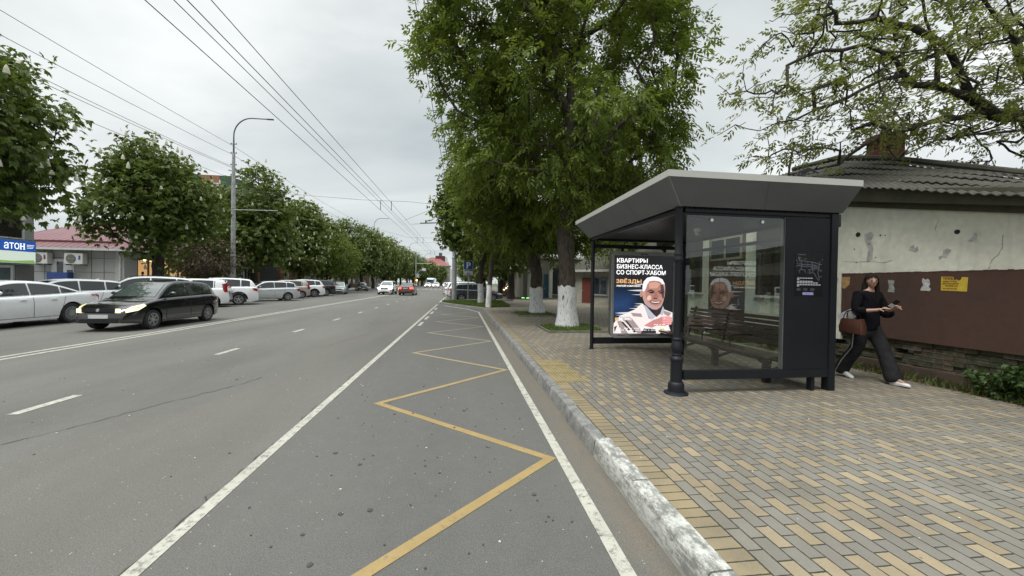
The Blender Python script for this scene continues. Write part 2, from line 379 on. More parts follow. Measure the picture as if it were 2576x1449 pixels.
zz=[(.82,-.2),(-1.07,1.62),(.82,3.40),(-1.07,5.17),(.82,6.98),(-1.06,8.80),(.82,10.48),(-1.04,12.3),(.80,13.98),(-1.0,15.74),(.80,17.62),(-1.0,19.36),(.3,20.6)]
w=.085
def off(i,s_):
    p=Vector(zz[i]); a=Vector(zz[max(i-1,0)]); b=Vector(zz[min(i+1,len(zz)-1)])
    n0=Vector((-(p-a).y,(p-a).x)) if i>0 else Vector((-(b-p).y,(b-p).x)); n1=Vector((-(b-p).y,(b-p).x)) if i<len(zz)-1 else n0
    n0=n0.normalized(); n1=n1.normalized(); mm=(n0+n1).normalized(); return p+mm*(s_*w/2/max(mm.dot(n0),.45))
for i in range(len(zz)-1):
    a,b,c,d=off(i,1),off(i+1,1),off(i+1,-1),off(i,-1); g.slab([tuple(a),tuple(b),tuple(c),tuple(d)],Z0,Z1)
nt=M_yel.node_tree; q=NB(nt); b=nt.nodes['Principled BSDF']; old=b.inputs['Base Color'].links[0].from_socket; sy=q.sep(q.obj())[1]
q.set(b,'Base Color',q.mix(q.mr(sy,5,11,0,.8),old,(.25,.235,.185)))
struct(g.build('zigzag_marking',M_yel))
# cracks and gum stains in the asphalt
g=MB()
def crack(pts,w,sd):
    r=random.Random(sd); P=[]
    for i in range(len(pts)-1):
        a,b=Vector(pts[i]),Vector(pts[i+1]); n=max(2,int((b-a).length/.07))
        for k in range(n): P.append(a.lerp(b,k/n)+Vector((r.gauss(0,.014),r.gauss(0,.014))))
    for i in range(len(P)-1):
        d=(P[i+1]-P[i]); nn=Vector((-d.y,d.x)).normalized()*w*r.uniform(.3,1.2)/2
        g.add([(*(P[i]+nn),.003),(*(P[i]-nn),.003),(*(P[i+1]-nn),.003),(*(P[i+1]+nn),.003)],[(0,1,2,3)])
crack([(-4.9,3.3),(-4.45,3.75),(-4.3,4.2),(-4.05,4.7),(-3.8,5.3),(-3.4,6.1),(-3.2,6.8)],.016,1)
crack([(-1.79,1.9),(-1.80,3.2),(-1.77,4.4),(-1.83,5.2)],.014,2)
crack([(-1.68,5.4),(-1.84,6.6),(-1.70,8.0)],.012,12)
crack([(-3.3,9.5),(-3.0,11.2),(-2.8,12.2)],.014,3); crack([(-3.0,13),(-2.6,16),(-2.7,18)],.014,4); crack([(-6.9,12),(-6.5,15),(-6.6,18)],.012,6)
struct(g.build('road_crack',mat('crack_dark',(.062,.059,.052),1)))
g=MB(); r=random.Random(9)
for k in range(150):
    x=r.uniform(-1.3,.8) if k<80 else r.uniform(-8,1); y=r.uniform(1.6,6) if k<90 else r.uniform(2,14); s_=r.choice([.006,.008,.008,.011,.018])*r.uniform(.7,1.2); n=9
    if k%3==0: x+=r.gauss(0,.1)
    a0=r.random()*6; pts=[(x+s_*math.cos(a0+2*PI*j/n)*r.uniform(.75,1.1),y+s_*r.uniform(.8,1.2)*math.sin(a0+2*PI*j/n)) for j in range(n)]
    g.slab(pts,.0006,.0052)
struct(g.build('road_stain',mat('gum_stain',(.055,.053,.05),.8)))
g=MB()
for k in range(140):
    x,y=r.uniform(-6,1),r.uniform(1.8,11)
    if k<80: x,y=r.uniform(1.5,7),r.uniform(2,9)
    s_=r.uniform(.003,.009); z=.143 if x>1.4 else .002; n=6; pts=[(x+s_*math.cos(2*PI*j/n)*r.uniform(.5,1.3),y+s_*math.sin(2*PI*j/n)*r.uniform(.5,1.3)) for j in range(n)]
    g.slab(pts,z-.001,z+.004)
struct(g.build('litter',mat('petal',(.62,.58,.48),.8)),'stuff')
# kerb stones
def kerbstone(gb,a,b,mi,ht=.15,wd=.15,jit=.004):
    a=Vector((*a,0)); b=Vector((*b,0)); d=(b-a).normalized(); n=Vector((d.y,-d.x,0))   # n points to the pavement side
    L_=(b-a).length; a=a+d*.006; b=b-d*.006
    j=rng.uniform(-jit,jit)*2.2; o=n*j
    prof=[(0,-.05),(.008,.03),(.022,ht-.022),(.030,ht-.007),(.042,ht),(wd-.008,ht+.001),(wd,ht-.006),(wd,-.05)]
    vs=[]; K=max(2,int(L_/.12))
    for i in range(K+1):
        p=a.lerp(b,i/K)+o
        for k,(u,z) in enumerate(prof):
            e=rng.gauss(0,.0018); vs.append(tuple(p+n*(u+e)+Vector((0,0,z+(rng.gauss(0,.0015) if z>0 else 0)))))
    m_=len(prof); fs=[(i*m_+k,i*m_+(k+1)%m_,(i+1)*m_+(k+1)%m_,(i+1)*m_+k) for i in range(K) for k in range(m_)]+[tuple(range(m_))[::-1],tuple(K*m_+k for k in range(m_))]
    gb.cur=mi; gb.add(vs,fs)
m,nt,b=nmat('kerb_whitewashed'); q=NB(nt); p=q.obj(); s=q.sep(p)
gN=nt.nodes.new('ShaderNodeNewGeometry'); nz=q.sep(gN.outputs['True Normal'])
n1=q.noise(p,5.5,8,.8); n2=q.noise(q.map(p,(1,.5,2)),20,7,.75)
f=q.mr(q.m('ADD',q.m('MULTIPLY',n1,.6),q.m('MULTIPLY',n2,.4)),.45,.535)
f=q.m('MULTIPLY',f,q.mr(s[2],.0,.11,.45,1)); f=q.m('MAXIMUM',f,q.mr(s[2],.035,.0,0,.5)); 
c=q.mix(f,q.mix(q.mr(n2,.3,.7),(.15,.15,.14),(.24,.24,.215)),q.mix(q.mr(n2,.3,.7),(.34,.34,.31),(.55,.55,.51))); q.set(b,'Base Color',c); b.inputs['Roughness'].default_value=.9; q.set(b,'Normal',q.bump(n2,.6,.008)); M_kw=m
m,nt,b=nmat('kerb_grey'); q=NB(nt); p=q.obj(); n1=q.noise(p,6,7,.7); n2=q.noise(q.map(p,(1,.5,1)),30,5,.7)
c=q.mix(q.mr(n1,.35,.65),(.105,.108,.108),(.24,.235,.215)); c=q.mix(q.mr(n2,.62,.70,0,.6),c,(.55,.54,.49)); q.set(b,'Base Color',c); b.inputs['Roughness'].default_value=.9; q.set(b,'Normal',q.bump(n2,.5,.006)); M_kg=m
gk=MB(); y=-3.0; ks=[]
ends=[-3,-1.1,-.15,.8,1.75,2.65,3.42,4.42,5.30,6.15,7.05,8.0]
while ends[-1]<20.5: ends.append(ends[-1]+.97)
for i in range(len(ends)-1):
    y0,y1=ends[i],ends[i+1]; near=y1<=3.5
    kerbstone(gk,(1.225 if near else 1.235,y0),(1.225 if near else 1.235,y1),0 if near else 1,.165 if near else .15,.165 if near else .15)
isl=[(1.235,ends[-1]),(1.26,22.0),(1.15,22.75),(.75,23.55),(.1,24.9),(-.7,26.6),(-1.35,28.0),(-1.62,28.75),(-1.55,29.5),(-1.1,30.3)]
for a,b_ in zip(isl,isl[1:]): kerbstone(gk,a,b_,1,.15,.15)
struct(gk.build('kerb',[M_kw,M_kg],smooth=24))
g=MB(); y=-8.
while y<200: g.box(-19.42,-19.27,y,y+.98,-.02,.155); y+=1.
struct(g.build('kerb_far_side' if False else 'opposite_kerb',mat('kerb_plain',(.30,.29,.27),.9)))
# grass island at the end of the bus bay
gi=[(1.38,22.7),(1.25,22.95),(.85,23.7),(.2,25.0),(-.6,26.7),(-1.22,28.05),(-1.45,28.8),(-1.4,29.4),(-1.0,30.15),(.4,30.3),(3.1,30.2),(3.0,23.5),(1.6,22.8)]
g=MB(); g.slab(gi,-.05,.15); struct(g.build('grass_island',M_soil))
M_grass=leafmat('grass_blades',(.06,.10,.018),(.10,.16,.03),.3)
def inpoly(x,y,P):
    c=False; j=len(P)-1
    for i in range(len(P)):
        if (P[i][1]>y)!=(P[j][1]>y) and x<(P[j][0]-P[i][0])*(y-P[i][1])/(P[j][1]-P[i][1])+P[i][0]: c=not c
        j=i
    return c
def grass(name,P,n,h,z,seed,parent=None,mt=None,sx=.012):
    r=np.random.RandomState(seed); xs=[p[0] for p in P]; ys=[p[1] for p in P]; pts=[]
    while len(pts)<n:
        x,y=r.uniform(min(xs),max(xs)),r.uniform(min(ys),max(ys))
        if inpoly(x,y,P): pts.append((x,y))
    B=np.array([(x,y,z) for x,y in pts]); a=r.rand(n)*2*PI; hh=h*(.4+r.rand(n)*1.0); ln=np.stack([np.cos(a),np.sin(a),np.zeros(n)],1); sd=np.stack([-np.sin(a),np.cos(a),np.zeros(n)],1)
    up=np.array([0,0,1.]); le=(.2+.6*r.rand(n))[:,None]*hh[:,None]
    v=np.stack([B-sd*sx,B+sd*sx,B+ln*le*.4+up*hh[:,None]*.6+sd*sx*.6,B+ln*le+up*hh[:,None]],1).reshape(-1,3)
    f=np.arange(n*4).reshape(n,4); return quick(name,v,f,mt or M_grass,parent)
struct(grass('island_grass',gi,15000,.13,.15,3),'stuff')
# strip of soil, weeds and litter against the house wall
g=MB(); g.box(7.1,7.42,-3,13.2,-.05,.125); struct(g.build('soil_strip',M_soil))
struct(grass('weeds',[(7.03,2.2),(7.38,2.2),(7.38,11),(7.1,11)],1400,.12,.12,6,mt=leafmat('weed_leaf',(.05,.075,.02),(.09,.11,.03))),'stuff')
g=MB(); r=random.Random(8)
for k in range(1500):
    x=7.36-abs(r.gauss(0,.17)); y=r.uniform(2.3,9); a=r.random()*6; s_=r.uniform(.012,.03); z=.145+r.random()*.012
    u=Vector((math.cos(a),math.sin(a),r.uniform(-.4,.4)))*s_; v_=Vector((-math.sin(a),math.cos(a),r.uniform(-.4,.4)))*s_*.5; p_=Vector((x,y,z)); g.add([p_-u,p_+v_,p_+u,p_-v_],[(0,1,2,3)])
struct(g.build('dead_leaves',leafmat('dead_leaf',(.07,.05,.03),(.17,.13,.08),.1)),'stuff')
# tactile paving tiles
gt=MB(); M_tac=mat('tactile_tile',(.27,.22,.11),.8,var=.3,scale=5,bump=.4)
t=thing('tactile_tile','yellow ribbed tactile paving tile set beside the kerb before the shelter','paving tile',(1.40,5.49,.14),0,'ribbed tactile tiles at the kerb')
g=MB(); g.box(.003,.247,.003,.547,-.02,.003); g.build('slab',M_tac,t)
g=MB()
for i in range(5): g.cbox((.03+i*.047,.275,.008),(.022,.52,.012))
g.build('rib',M_tac,t,bevel=.003)
t['label']='yellow ribbed tactile tile nearest the viewer, kerb side'
kk=1
for i in range(2):
    for j in range(3):
        if i==0 and j==0: continue
        row=['nearest the viewer','in the middle of the patch','farthest from the viewer'][j]
        dup(t,(1.40+i*.25,5.49+j*.553,.14),label='yellow ribbed tactile tile %s, %s side'%(row,['kerb','shelter'][i]))
# ------------------------------------------------------------------ bus shelter
M_dark=mat('shelter_dark_metal',(.010,.012,.016),.5,.0,var=.15,scale=3,spec=.3)
M_fascia=mat('shelter_grey_fascia',(.135,.145,.162),.5,.0,var=.08,scale=2)
M_edge=mat('shelter_light_edge',(.42,.42,.39),.5,var=.06,scale=2)
M_ceil=mat('shelter_ceiling',(.03,.031,.034),.35,.4,var=.15)
M_black=mat('black_gloss',(.012,.012,.014),.25,var=.1); M_rub=mat('black_rubber',(.02,.02,.02),.8)
M_chrome=mat('brushed_metal',(.55,.55,.54),.3,.9,var=.1); M_galv=mat('galvanised',(.36,.37,.38),.5,.5,var=.18,scale=5)
M_pane=glassmat('shelter_glass',(.80,.84,.82),1.9)
sh=thing('bus_shelter','dark grey glazed bus shelter with a flared grey roof standing on the paved stop','bus shelter',(2.9,4.8,.14))
def P(mb,name,mt,**k): return mb.build(name,mt,sh,M=Matrix.Translation((-2.9,-4.8,-.14)),**k)
zb,zt=2.66,3.0
T=[(2.46,4.34),(5.14,4.34),(5.16,8.36),(2.50,8.25)]; B_=[(2.86,4.74),(5.31,4.74),(5.31,8.44),(2.88,8.44)]
g=MB()
vs=[(x,y,zb) for x,y in B_]+[(x,y,2.925) for x,y in T]
g.add(vs,[(0,1,5,4),(1,2,6,5),(2,3,7,6),(3,0,4,7)]); P(g,'roof_fascia',M_fascia)
g=MB(); T2=[(2.452,4.332),(5.145,4.332),(5.165,8.37),(2.49,8.26)]
g.slab(T2,2.925,3.005); P(g,'roof_edge',M_edge)
def fp(u,v,o=.003):
    a=Vector((2.86,4.74,zb)).lerp(Vector((5.31,4.74,zb)),u); b_=Vector((2.46,4.34,2.925)).lerp(Vector((5.14,4.34,2.925)),u); return a.lerp(b_,v)+Vector((0,-.55,-.83))*o
def fq(u,v,o=.003):
    a=Vector((2.86,4.74,zb)).lerp(Vector((2.88,8.44,zb)),u); b_=Vector((2.46,4.34,2.925)).lerp(Vector((2.50,8.25,2.925)),u); return a.lerp(b_,v)+Vector((-.55,0,-.83))*o
g=MB()
for f_ in (fp,fq):
    for u in ((.5,) if f_ is fp else (.33,.67)): g.add([tuple(f_(u,.0)),tuple(f_(u+.0016,.0)),tuple(f_(u+.0016,1)),tuple(f_(u,1))],[(0,1,2,3)])
P(g,'fascia_seam',mat('fascia_seam_dark',(.05,.05,.052),.7))
g=MB(); g.bar(fp(0,0,.001),fp(0,1,.001),.012,.008); P(g,'corner_trim',mat('corner_trim_metal',(.26,.26,.27),.5))
g=MB(); g.slab([(2.9,4.78),(5.28,4.78),(5.28,8.4),(2.9,8.4)],2.672,2.68)
y=2.93
while y<5.28: g.box(y,y+.045,4.79,8.39,2.640,2.675); y+=.075
P(g,'ceiling',M_ceil)
g=MB()
for x0,x1,y0,y1 in ((2.9,5.27,4.79,4.85),(2.9,5.27,8.35,8.41),(2.9,2.96,4.79,8.41),(5.21,5.27,4.79,8.41)): g.box(x0,x1,y0,y1,2.60,2.655)
P(g,'roof_frame',M_dark)
# ornate cast column, lathe-turned
cx,cy=2.9,4.83
prof=[(0,.14),(.155,.14),(.158,.150),(.150,.162),(.115,.168),(.105,.175),(.105,.24),(.100,.275),(.085,.300),(.076,.305),(.076,.56),(.080,.585),(.086,.60),(.086,.615),(.074,.635),(.060,.65),(.058,.66),(.066,.668),(.066,.678),(.056,.686),(.058,.70),(.072,.73),(.078,.765),(.074,.80),(.062,.84),(.056,.86),(.066,.872),(.068,.885),(.056,.897),(.046,.905),(.045,1.90),(.052,1.925),(.064,1.945),(.064,1.965),(.054,1.985),(.052,2.01),(.060,2.02),(.060,2.035),(.050,2.05),(.050,2.64),(.066,2.655),(0,2.656)]
g=MB(); g.lathe(prof,(cx,cy,0),28); P(g,'column',M_dark,smooth=38)
g=MB(); g.lathe([(0,.14),(.07,.14),(.07,.148),(.042,.152),(.041,2.64),(0,2.64)],(2.95,8.38,0),18); P(g,'column',M_dark,smooth=38)
for x0,y0 in ((5.17,4.77),(5.14,8.33)):
    g=MB(); g.box(x0,x0+.115,y0,y0+.11,.14,2.655); P(g,'post',M_dark,bevel=.006)
g=MB(); g.box(4.93,4.99,4.80,4.88,.14,.335); P(g,'post',M_dark,bevel=.004)
# near end: rail, glass, dark service panel
g=MB(); g.box(2.975,5.17,4.775,4.875,.335,.452); P(g,'bottom_rail',M_dark,bevel=.004)
g=MB(); g.box(2.99,4.455,4.80,4.808,.458,2.56); P(g,'side_glass',glassmat('shelter_side_glass',(.90,.93,.91),1.0))
g=MB(); g.box(2.95,4.46,4.815,4.86,2.535,2.60); P(g,'top_rail',M_dark)
for bx in (3.35,4.11):
    g=MB(); g.lathe([(0,-.012),(.022,-.012),(.026,-.004),(.026,0),(0,0)],(bx,4.80,2.50),14,'y'); P(g,'glass_bolt',M_chrome,smooth=40)
g=MB(); g.box(4.465,5.168,4.785,4.87,.453,2.585); P(g,'service_panel',M_dark,bevel=.003)
g=MB(); g.box(4.457,4.464,4.79,4.86,.453,2.585); P(g,'panel_edge_strip',mat('zinc_edge',(.14,.145,.15),.5,.3))
# rear wall: rails and three panes
g=MB(); g.box(5.19,5.25,4.88,8.33,2.36,2.42); P(g,'back_rail',M_dark)
g=MB(); g.box(5.19,5.25,4.88,8.33,.36,.46); P(g,'back_rail',M_dark)
for i in range(3):
    y0=4.90+i*1.143; g=MB(); g.box(5.217,5.225,y0,y0+1.133,.462,2.358); P(g,'back_glass',M_pane)
# far end: rails and hanging light box
g=MB(); g.box(2.99,5.14,8.355,8.42,.255,.395); P(g,'bottom_rail',M_dark,bevel=.004)
g=MB(); g.box(2.99,5.14,8.355,8.42,2.44,2.52); P(g,'top_rail',M_dark,bevel=.004)
for bx in (3.62,4.66):
    g=MB(); g.box(bx,bx+.05,8.36,8.41,2.36,2.44); P(g,'hanger',M_dark)
for bx in (3.5,4.1,4.7):
    g=MB(); g.box(bx,bx+.04,8.40,8.46,2.6,2.66); P(g,'bracket',M_dark)
# security dome under the ceiling, cable box on the rear post
g=MB(); g.lathe([(0,0),(.06,0),(.062,-.03),(.058,-.06)],(4.20,6.4,2.642),18); cm=P(g,'security_camera',mat('camera_white',(.55,.55,.52),.5),smooth=50)
g=MB(); g.lathe([(.056,-.06),(.05,-.10),(.035,-.125),(0,-.135)],(4.20,6.4,2.642),18); dm=g.build('dome',mat('dome_smoke',(.3,.3,.3),.2),cm,smooth=50,M=Matrix.Translation((-2.9,-4.8,-.14)))
g=MB(); g.box(5.30,5.38,4.82,4.88,2.48,2.66); P(g,'junction_box',M_rub,bevel=.006)
g=MB(); g.tube([(5.34,4.84,2.50),(5.345,4.84,2.45),(5.335,4.84,2.40),(5.31,4.84,2.365),(5.27,4.84,2.35)],.010,8); P(g,'cable',M_rub,smooth=60)
# cast cable swan-neck pipe on the roof
g=MB(); g.tube([(5.02,5.1,3.0),(5.02,5.1,3.28),(5.06,5.1,3.34)],.030,10)
for k in range(4):
    dx=-.03-.035*k; g.tube([(5.02+dx,5.1,3.0),(5.01+dx,5.1,3.20),(5.04+dx*.8,5.08,3.30+.01*k),(5.12+dx*.3,5.06,3.34+.012*k),(5.22,5.04,3.30)],.009,6)
P(g,'cable_riser',M_rub,smooth=60)
# route map poster on the service panel
rm=thing('route_map','black route map poster fixed to the dark panel of the shelter end','poster',(4.62,4.783,1.50))
Mi=Matrix.Translation((-4.62,-4.783,-1.50))
g=MB(); g.box(4.62,5.06,4.780,4.7845,1.49,2.09); g.build('sheet',mat('poster_black',(.008,.008,.010),.35),rm,M=Mi)
M_ink=mat('map_ink',(.20,.22,.27),.5,var=.2); M_inkw=mat('map_white',(.62,.64,.68),.5)
def seg(gb,pts,w,yy=4.7785,y0=None):
    for (a,b),(c,d) in zip(pts,pts[1:]):
        v=Vector((c-a,0,d-b)); n=Vector((-v.z,0,v.x)).normalized()*w/2; A=Vector((a,yy,b)); B=Vector((c,yy,d)); gb.add([A-n,B-n,B+n,A+n],[(0,1,2,3)])
g=MB()
def mp(u,v): return (4.62+u*.44,1.49+v*.60)
lines=[[(.12,.86),(.2,.80),(.22,.72),(.2,.62)],[(.2,.82),(.38,.80),(.6,.79),(.85,.74),(.95,.735)],[(.05,.74),(.25,.73),(.55,.72),(.8,.70)],[(.1,.70),(.3,.685),(.6,.68),(.86,.66)],[(.6,.80),(.6,.58)],[(.85,.74),(.84,.60),(.8,.56),(.84,.44),(.86,.36)],[(.55,.655),(.75,.64),(.86,.62)],[(.2,.62),(.3,.60),(.36,.57),(.36,.53)],[(.2,.62),(.15,.58),(.14,.53)],[(.5,.58),(.48,.53),(.55,.52),(.6,.56),(.7,.50),(.83,.36)],[(.45,.60),(.6,.62),(.7,.60)],[(.02,.84),(.08,.78)],[(.02,.68),(.12,.71)],[(.15,.80),(.1,.9),(.2,.87)],[(.86,.60),(.95,.58)],[(.86,.44),(.95,.46)]]
rr=random.Random(4)
for l in lines:
    P2=[]
    for a,b in zip(l,l[1:]):
        for k in range(4): t_=k/4; P2.append(mp(a[0]+(b[0]-a[0])*t_+rr.gauss(0,.006),a[1]+(b[1]-a[1])*t_+rr.gauss(0,.004)))
    P2.append(mp(*l[-1])); seg(g,P2,.0055)
for k in range(40):
    u,v=rr.uniform(.05,.95),rr.uniform(.52,.88); seg(g,[mp(u,v),mp(u+.03,v)],.004)
g.build('route_lines',M_ink,rm,M=Mi)
g=MB()
for v,n_ in ((.40,6),(.37,1),(.325,6),(.29,8),(.245,9),(.215,1)):
    for k in range(n_): x,z=mp(.07+k*.095,v); g.box(x,x+.034,4.7775,4.779,z,z+.011)
g.build('timetable_rows',M_inkw,rm,M=Mi)
g=MB()
for v in (.16,.14,.12):
    for u in (.06,.3,.55): x,z=mp(u,v); g.box(x,x+.06,4.7775,4.779,z,z+.003)
x,z=mp(.08,.95); g.box(x,x+.12,4.7775,4.779,z,z+.006)
g.build('small_print',M_ink,rm,M=Mi)
g=MB(); x,z=mp(.27,.015); g.box(x,x+.17,4.7770,4.779,z,z+.038); g.build('banner',mat('lilac',(.30,.27,.55),.5),rm,M=Mi)
# ------------------------------------------------------------------ bench inside the shelter
M_wood=mat('bench_wood',(.050,.030,.022),.5,var=.35,scale=8,bump=.2,coat=.3)
bn=thing('bench','long dark brown slatted bench with a backrest inside the bus shelter','bench',(4.8,6.4,.14))
def PB(mb,name,mt,**k): return mb.build(name,mt,bn,M=Matrix.Translation((-4.8,-6.4,-.14)),**k)
g=MB()
for i in range(5): g.box(4.44+i*.085,4.515+i*.085,5.0,8.15,.555+i*-.004,.59+i*-.004)
PB(g,'seat',M_wood,bevel=.004)
g=MB()
for i in range(6):
    z=.70+i*.075; x=4.885+i*.018; g.box(x,x+.03,5.0,6.55,z,z+.058); g.box(x,x+.03,6.60,7.78,z,z+.058)
PB(g,'backrest',M_wood,bevel=.004)
M_iron=mat('bench_iron',(.018,.018,.02),.5,.3)
for y in (5.25,6.45,7.55):
    g=MB(); g.box(4.60,4.70,y,y+.07,.14,.54); g.bar((4.66,y+.035,.40),(4.46,y+.035,.535),.04); g.bar((4.66,y+.035,.30),(5.0,y+.035,.40),.04); PB(g,'leg',M_iron)
g=MB()
for y in (5.15,6.57,7.65): g.bar((4.84,y,.52),(5.03,y,1.16),.035,.03); g.bar((4.44,y,.535),(4.86,y,.535),.035)
g.bar((4.47,5.0,.52),(4.47,8.1,.52),.04)
PB(g,'frame',M_iron)
for y in (5.9,6.65,7.25):
    g=MB(); g.tube([(4.50,y,.59),(4.50,y,.72),(4.53,y,.77),(4.62,y,.79),(4.80,y,.79),(4.92,y,.78)],.014,8); PB(g,'armrest',M_iron,smooth=50)
# ------------------------------------------------------------------ light box with the advert
lb=thing('advertising_light_box','lit advertising panel in a grey frame hanging in the shelter end','light box',(4.1,8.3,.38))
def PL(mb,name,mt,par=None,**k): return mb.build(name,mt,par or lb,M=Matrix.Translation((-4.1,-8.3,-.38)),**k)
def rrect(x0,x1,z0,z1,r,n=6):
    o=[]
    for cx_,cz_,a0 in ((x1-r,z1-r,0),(x0+r,z1-r,90),(x0+r,z0+r,180),(x1-r,z0+r,270)):
        for k in range(n+1): a=R(a0+90*k/n); o.append((cx_+r*math.cos(a),cz_+r*math.sin(a)))
    return o
X0,X1,ZB,ZT=3.385,4.915,.415,2.365; YF=8.275
M_lbf=mat('light_box_frame',(.38,.38,.37),.45,.2,var=.08)
def ring(gb,o,i,y0,y1):
    n=len(o); vs=[(x,y0,z) for x,z in o]+[(x,y0,z) for x,z in i]+[(x,y1,z) for x,z in o]+[(x,y1,z) for x,z in i]; fs=[]
    for k in range(n):
        j=(k+1)%n; fs+=[(k,j,n+j,n+k),(2*n+k,3*n+k,3*n+j,2*n+j),(k,2*n+k,2*n+j,j),(n+k,n+j,3*n+j,3*n+k)]
    gb.add(vs,fs)
g=MB(); g.prism(rrect(X0,X1,ZB,ZT,.10),lambda a,b:(a,8.33,b),lambda a,b:(a,8.50,b)); g.prism(rrect(X0+.02,X1-.02,ZB+.02,ZT-.02,.1),lambda a,b:(a,8.31,b),lambda a,b:(a,8.33,b)); PL(g,'housing',mat('light_box_housing',(.11,.11,.105),.5,.3),bevel=.004)
g=MB(); ring(g,rrect(X0-.02,X1,ZB-.02,ZT,.10),rrect(X0+.035,X1-.055,ZB+.075,ZT-.085,.012),YF,8.31); PL(g,'frame',M_lbf,bevel=.003)
SX0,SX1,SZ0,SZ1=X0+.035,X1-.055,ZB+.075,ZT-.085
def q2(px,py): return (SX0+(px-250)/758*(SX1-SX0),SZ1-(py-195)/1100*(SZ1-SZ0))
screen=MB(); screen.box(SX0,SX1,8.298,8.306,SZ0,SZ1)
sc=PL(screen,'poster_screen',emit('poster_dark',(.012,.012,.014),1.))
_lay=[0]
def art(name,pts,col,st=1.0,smooth=0):
    st*=.74
    _lay[0]+=1; yy=8.2978-_lay[0]*.00012
    P3=[q2(*p) for p in pts]
    g=MB(); g.add([(a,yy,b) for a,b in P3],[tuple(range(len(P3)))])
    for i,n_ in enumerate(g.f): pass
    return PL(g,name,emit('ink_%s_%.2f_%.2f_%.2f_%.2f'%(name,*col,st),col,st),sc)
def blob(cx_,cy_,rx,ry,n=18,a0=0,seed=None):
    r_=random.Random(seed or 1); ca,sa=math.cos(R(a0)),math.sin(R(a0)); o=[]
    for k in range(n):
        a=2*PI*k/n; x,y=rx*math.cos(a),ry*math.sin(a)
        if seed: e=r_.uniform(.93,1.07); x*=e; y*=e
        o.append((cx_+x*ca-y*sa,cy_+x*sa+y*ca))
    return o
# blue glow of the artwork background (a printed gradient)
for k in range(9):
    t_=k/8; art('backdrop',[(250,640+30*k),(250,1090-22*k),(430+5*k,1060-20*k),(560-20*k,900),(590-22*k,760+8*k),(470-8*k,660+24*k)],(.006+.012*t_,.016+.035*t_,.04+.11*t_),1.0)
for cx_,cy_,rx,ry in ((520,685,100,13),(540,745,70,6),(560,872,50,6),(560,905,60,7),(520,940,80,9),(400,1000,130,12),(380,1035,110,9),(560,598,60,8),(330,1010,60,6)):
    art('light_streak',[(cx_-rx,cy_),(cx_,cy_-ry*.6),(cx_+rx,cy_-ry),(cx_+rx,cy_+ry),(cx_,cy_+ry*.7)],(.62,.66,.75),1.1)
art('coat',[(250,1290),(258,1150),(300,1085),(340,1040),(420,1000),(520,955),(590,885),(620,870),(700,960),(800,1060),(850,1010),(870,940),(1006,995),(1006,1120),(960,1180),(1000,1295)],(.80,.72,.70),1.15)
for pts in ([(330,1060),(470,1060),(640,1290),(560,1290)],[(300,1120),(350,1110),(440,1290),(360,1295)],[(640,900),(720,1010),(760,1090),(700,1080)],[(470,1000),(600,1010),(620,1060),(500,1050)],[(880,960),(990,1000),(960,1050),(900,1020)],[(430,1140),(520,1150),(560,1240),(500,1250)]):
    art('coat_fold',pts,(.42,.34,.33),.9)
for pts in ([(350,1130),(375,1125),(470,1240),(440,1250)],[(400,1110),(420,1105),(540,1270),(515,1280)],[(262,1200),(300,1180),(270,1280)],[(640,1220),(790,1230),(800,1292),(600,1292)]):
    art('coat_shade',pts,(.05,.04,.05),.9)
art('shirt',[(625,880),(660,900),(790,1055),(740,1095),(690,1040)],(.50,.52,.60),1.); art('shirt',[(845,1020),(880,900),(900,955),(880,1040)],(.50,.52,.60),1.)
art('neck_shade',[(730,930),(860,900),(850,1010),(800,1060),(770,1010)],(.05,.03,.03),1.)
art('ear',blob(600,730,20,48,14,5),(.50,.27,.22),1.)
art('head',[(612,640),(625,560),(670,505),(740,484),(810,492),(868,525),(900,590),(905,680),(900,760),(880,850),(850,920),(800,955),(745,950),(690,915),(645,870),(618,790)],(.50,.30,.26),1.1)
art('face',[(650,700),(675,600),(690,560),(760,545),(830,555),(868,600),(885,680),(880,790),(858,880),(800,905),(740,895),(695,850),(655,780)],(.42,.20,.155),1.1)
art('face_light',[(690,580),(780,560),(840,590),(800,650),(700,655)],(.62,.32,.25),1.1)
art('face_shadow',[(840,600),(880,600),(898,690),(890,800),(868,780),(850,700)],(.10,.06,.06),1.)
art('hair',[(612,640),(625,560),(670,505),(740,484),(810,492),(868,525),(898,590),(870,590),(830,552),(760,542),(700,552),(672,600),(655,660),(632,700),(616,690)],(.80,.79,.85),1.2)
art('cheek',blob(700,790,28,38,12,10),(.78,.48,.42),1.1); art('cheek',blob(845,800,20,30,12,-10),(.50,.28,.24),1.)
art('beard',[(650,830),(690,850),(740,890),(800,905),(850,880),(872,830),(868,890),(840,925),(800,955),(745,950),(690,915),(655,870)],(.52,.34,.33),1.)
art('brow',[(672,690),(720,668),(770,690),(765,705),(715,690),(680,706)],(.06,.04,.04),1.); art('brow',[(805,695),(850,675),(888,695),(885,708),(850,692),(812,708)],(.06,.04,.04),1.)
art('eye',blob(730,712,34,13,12),(.03,.02,.03),1.); art('eye',blob(852,715,28,12,12),(.03,.02,.03),1.)
art('nose',[(775,700),(795,700),(812,770),(800,800),(755,795),(745,778)],(.36,.17,.14),1.); art('nostril',blob(778,796,30,9,10),(.10,.05,.05),1.)
art('mouth',[(705,822),(780,838),(855,822),(835,862),(780,878),(728,862)],(.16,.05,.05),1.); art('teeth',[(722,836),(780,846),(842,834),(828,852),(780,860),(738,852)],(.80,.72,.70),1.1)
art('hand',[(640,1180),(700,1140),(760,1100),(820,1080),(870,1050),(900,1090),(880,1110),(930,1060),(1000,1060),(1000,1120),(960,1170),(880,1190),(800,1180),(740,1210)],(.62,.27,.25),1.0)
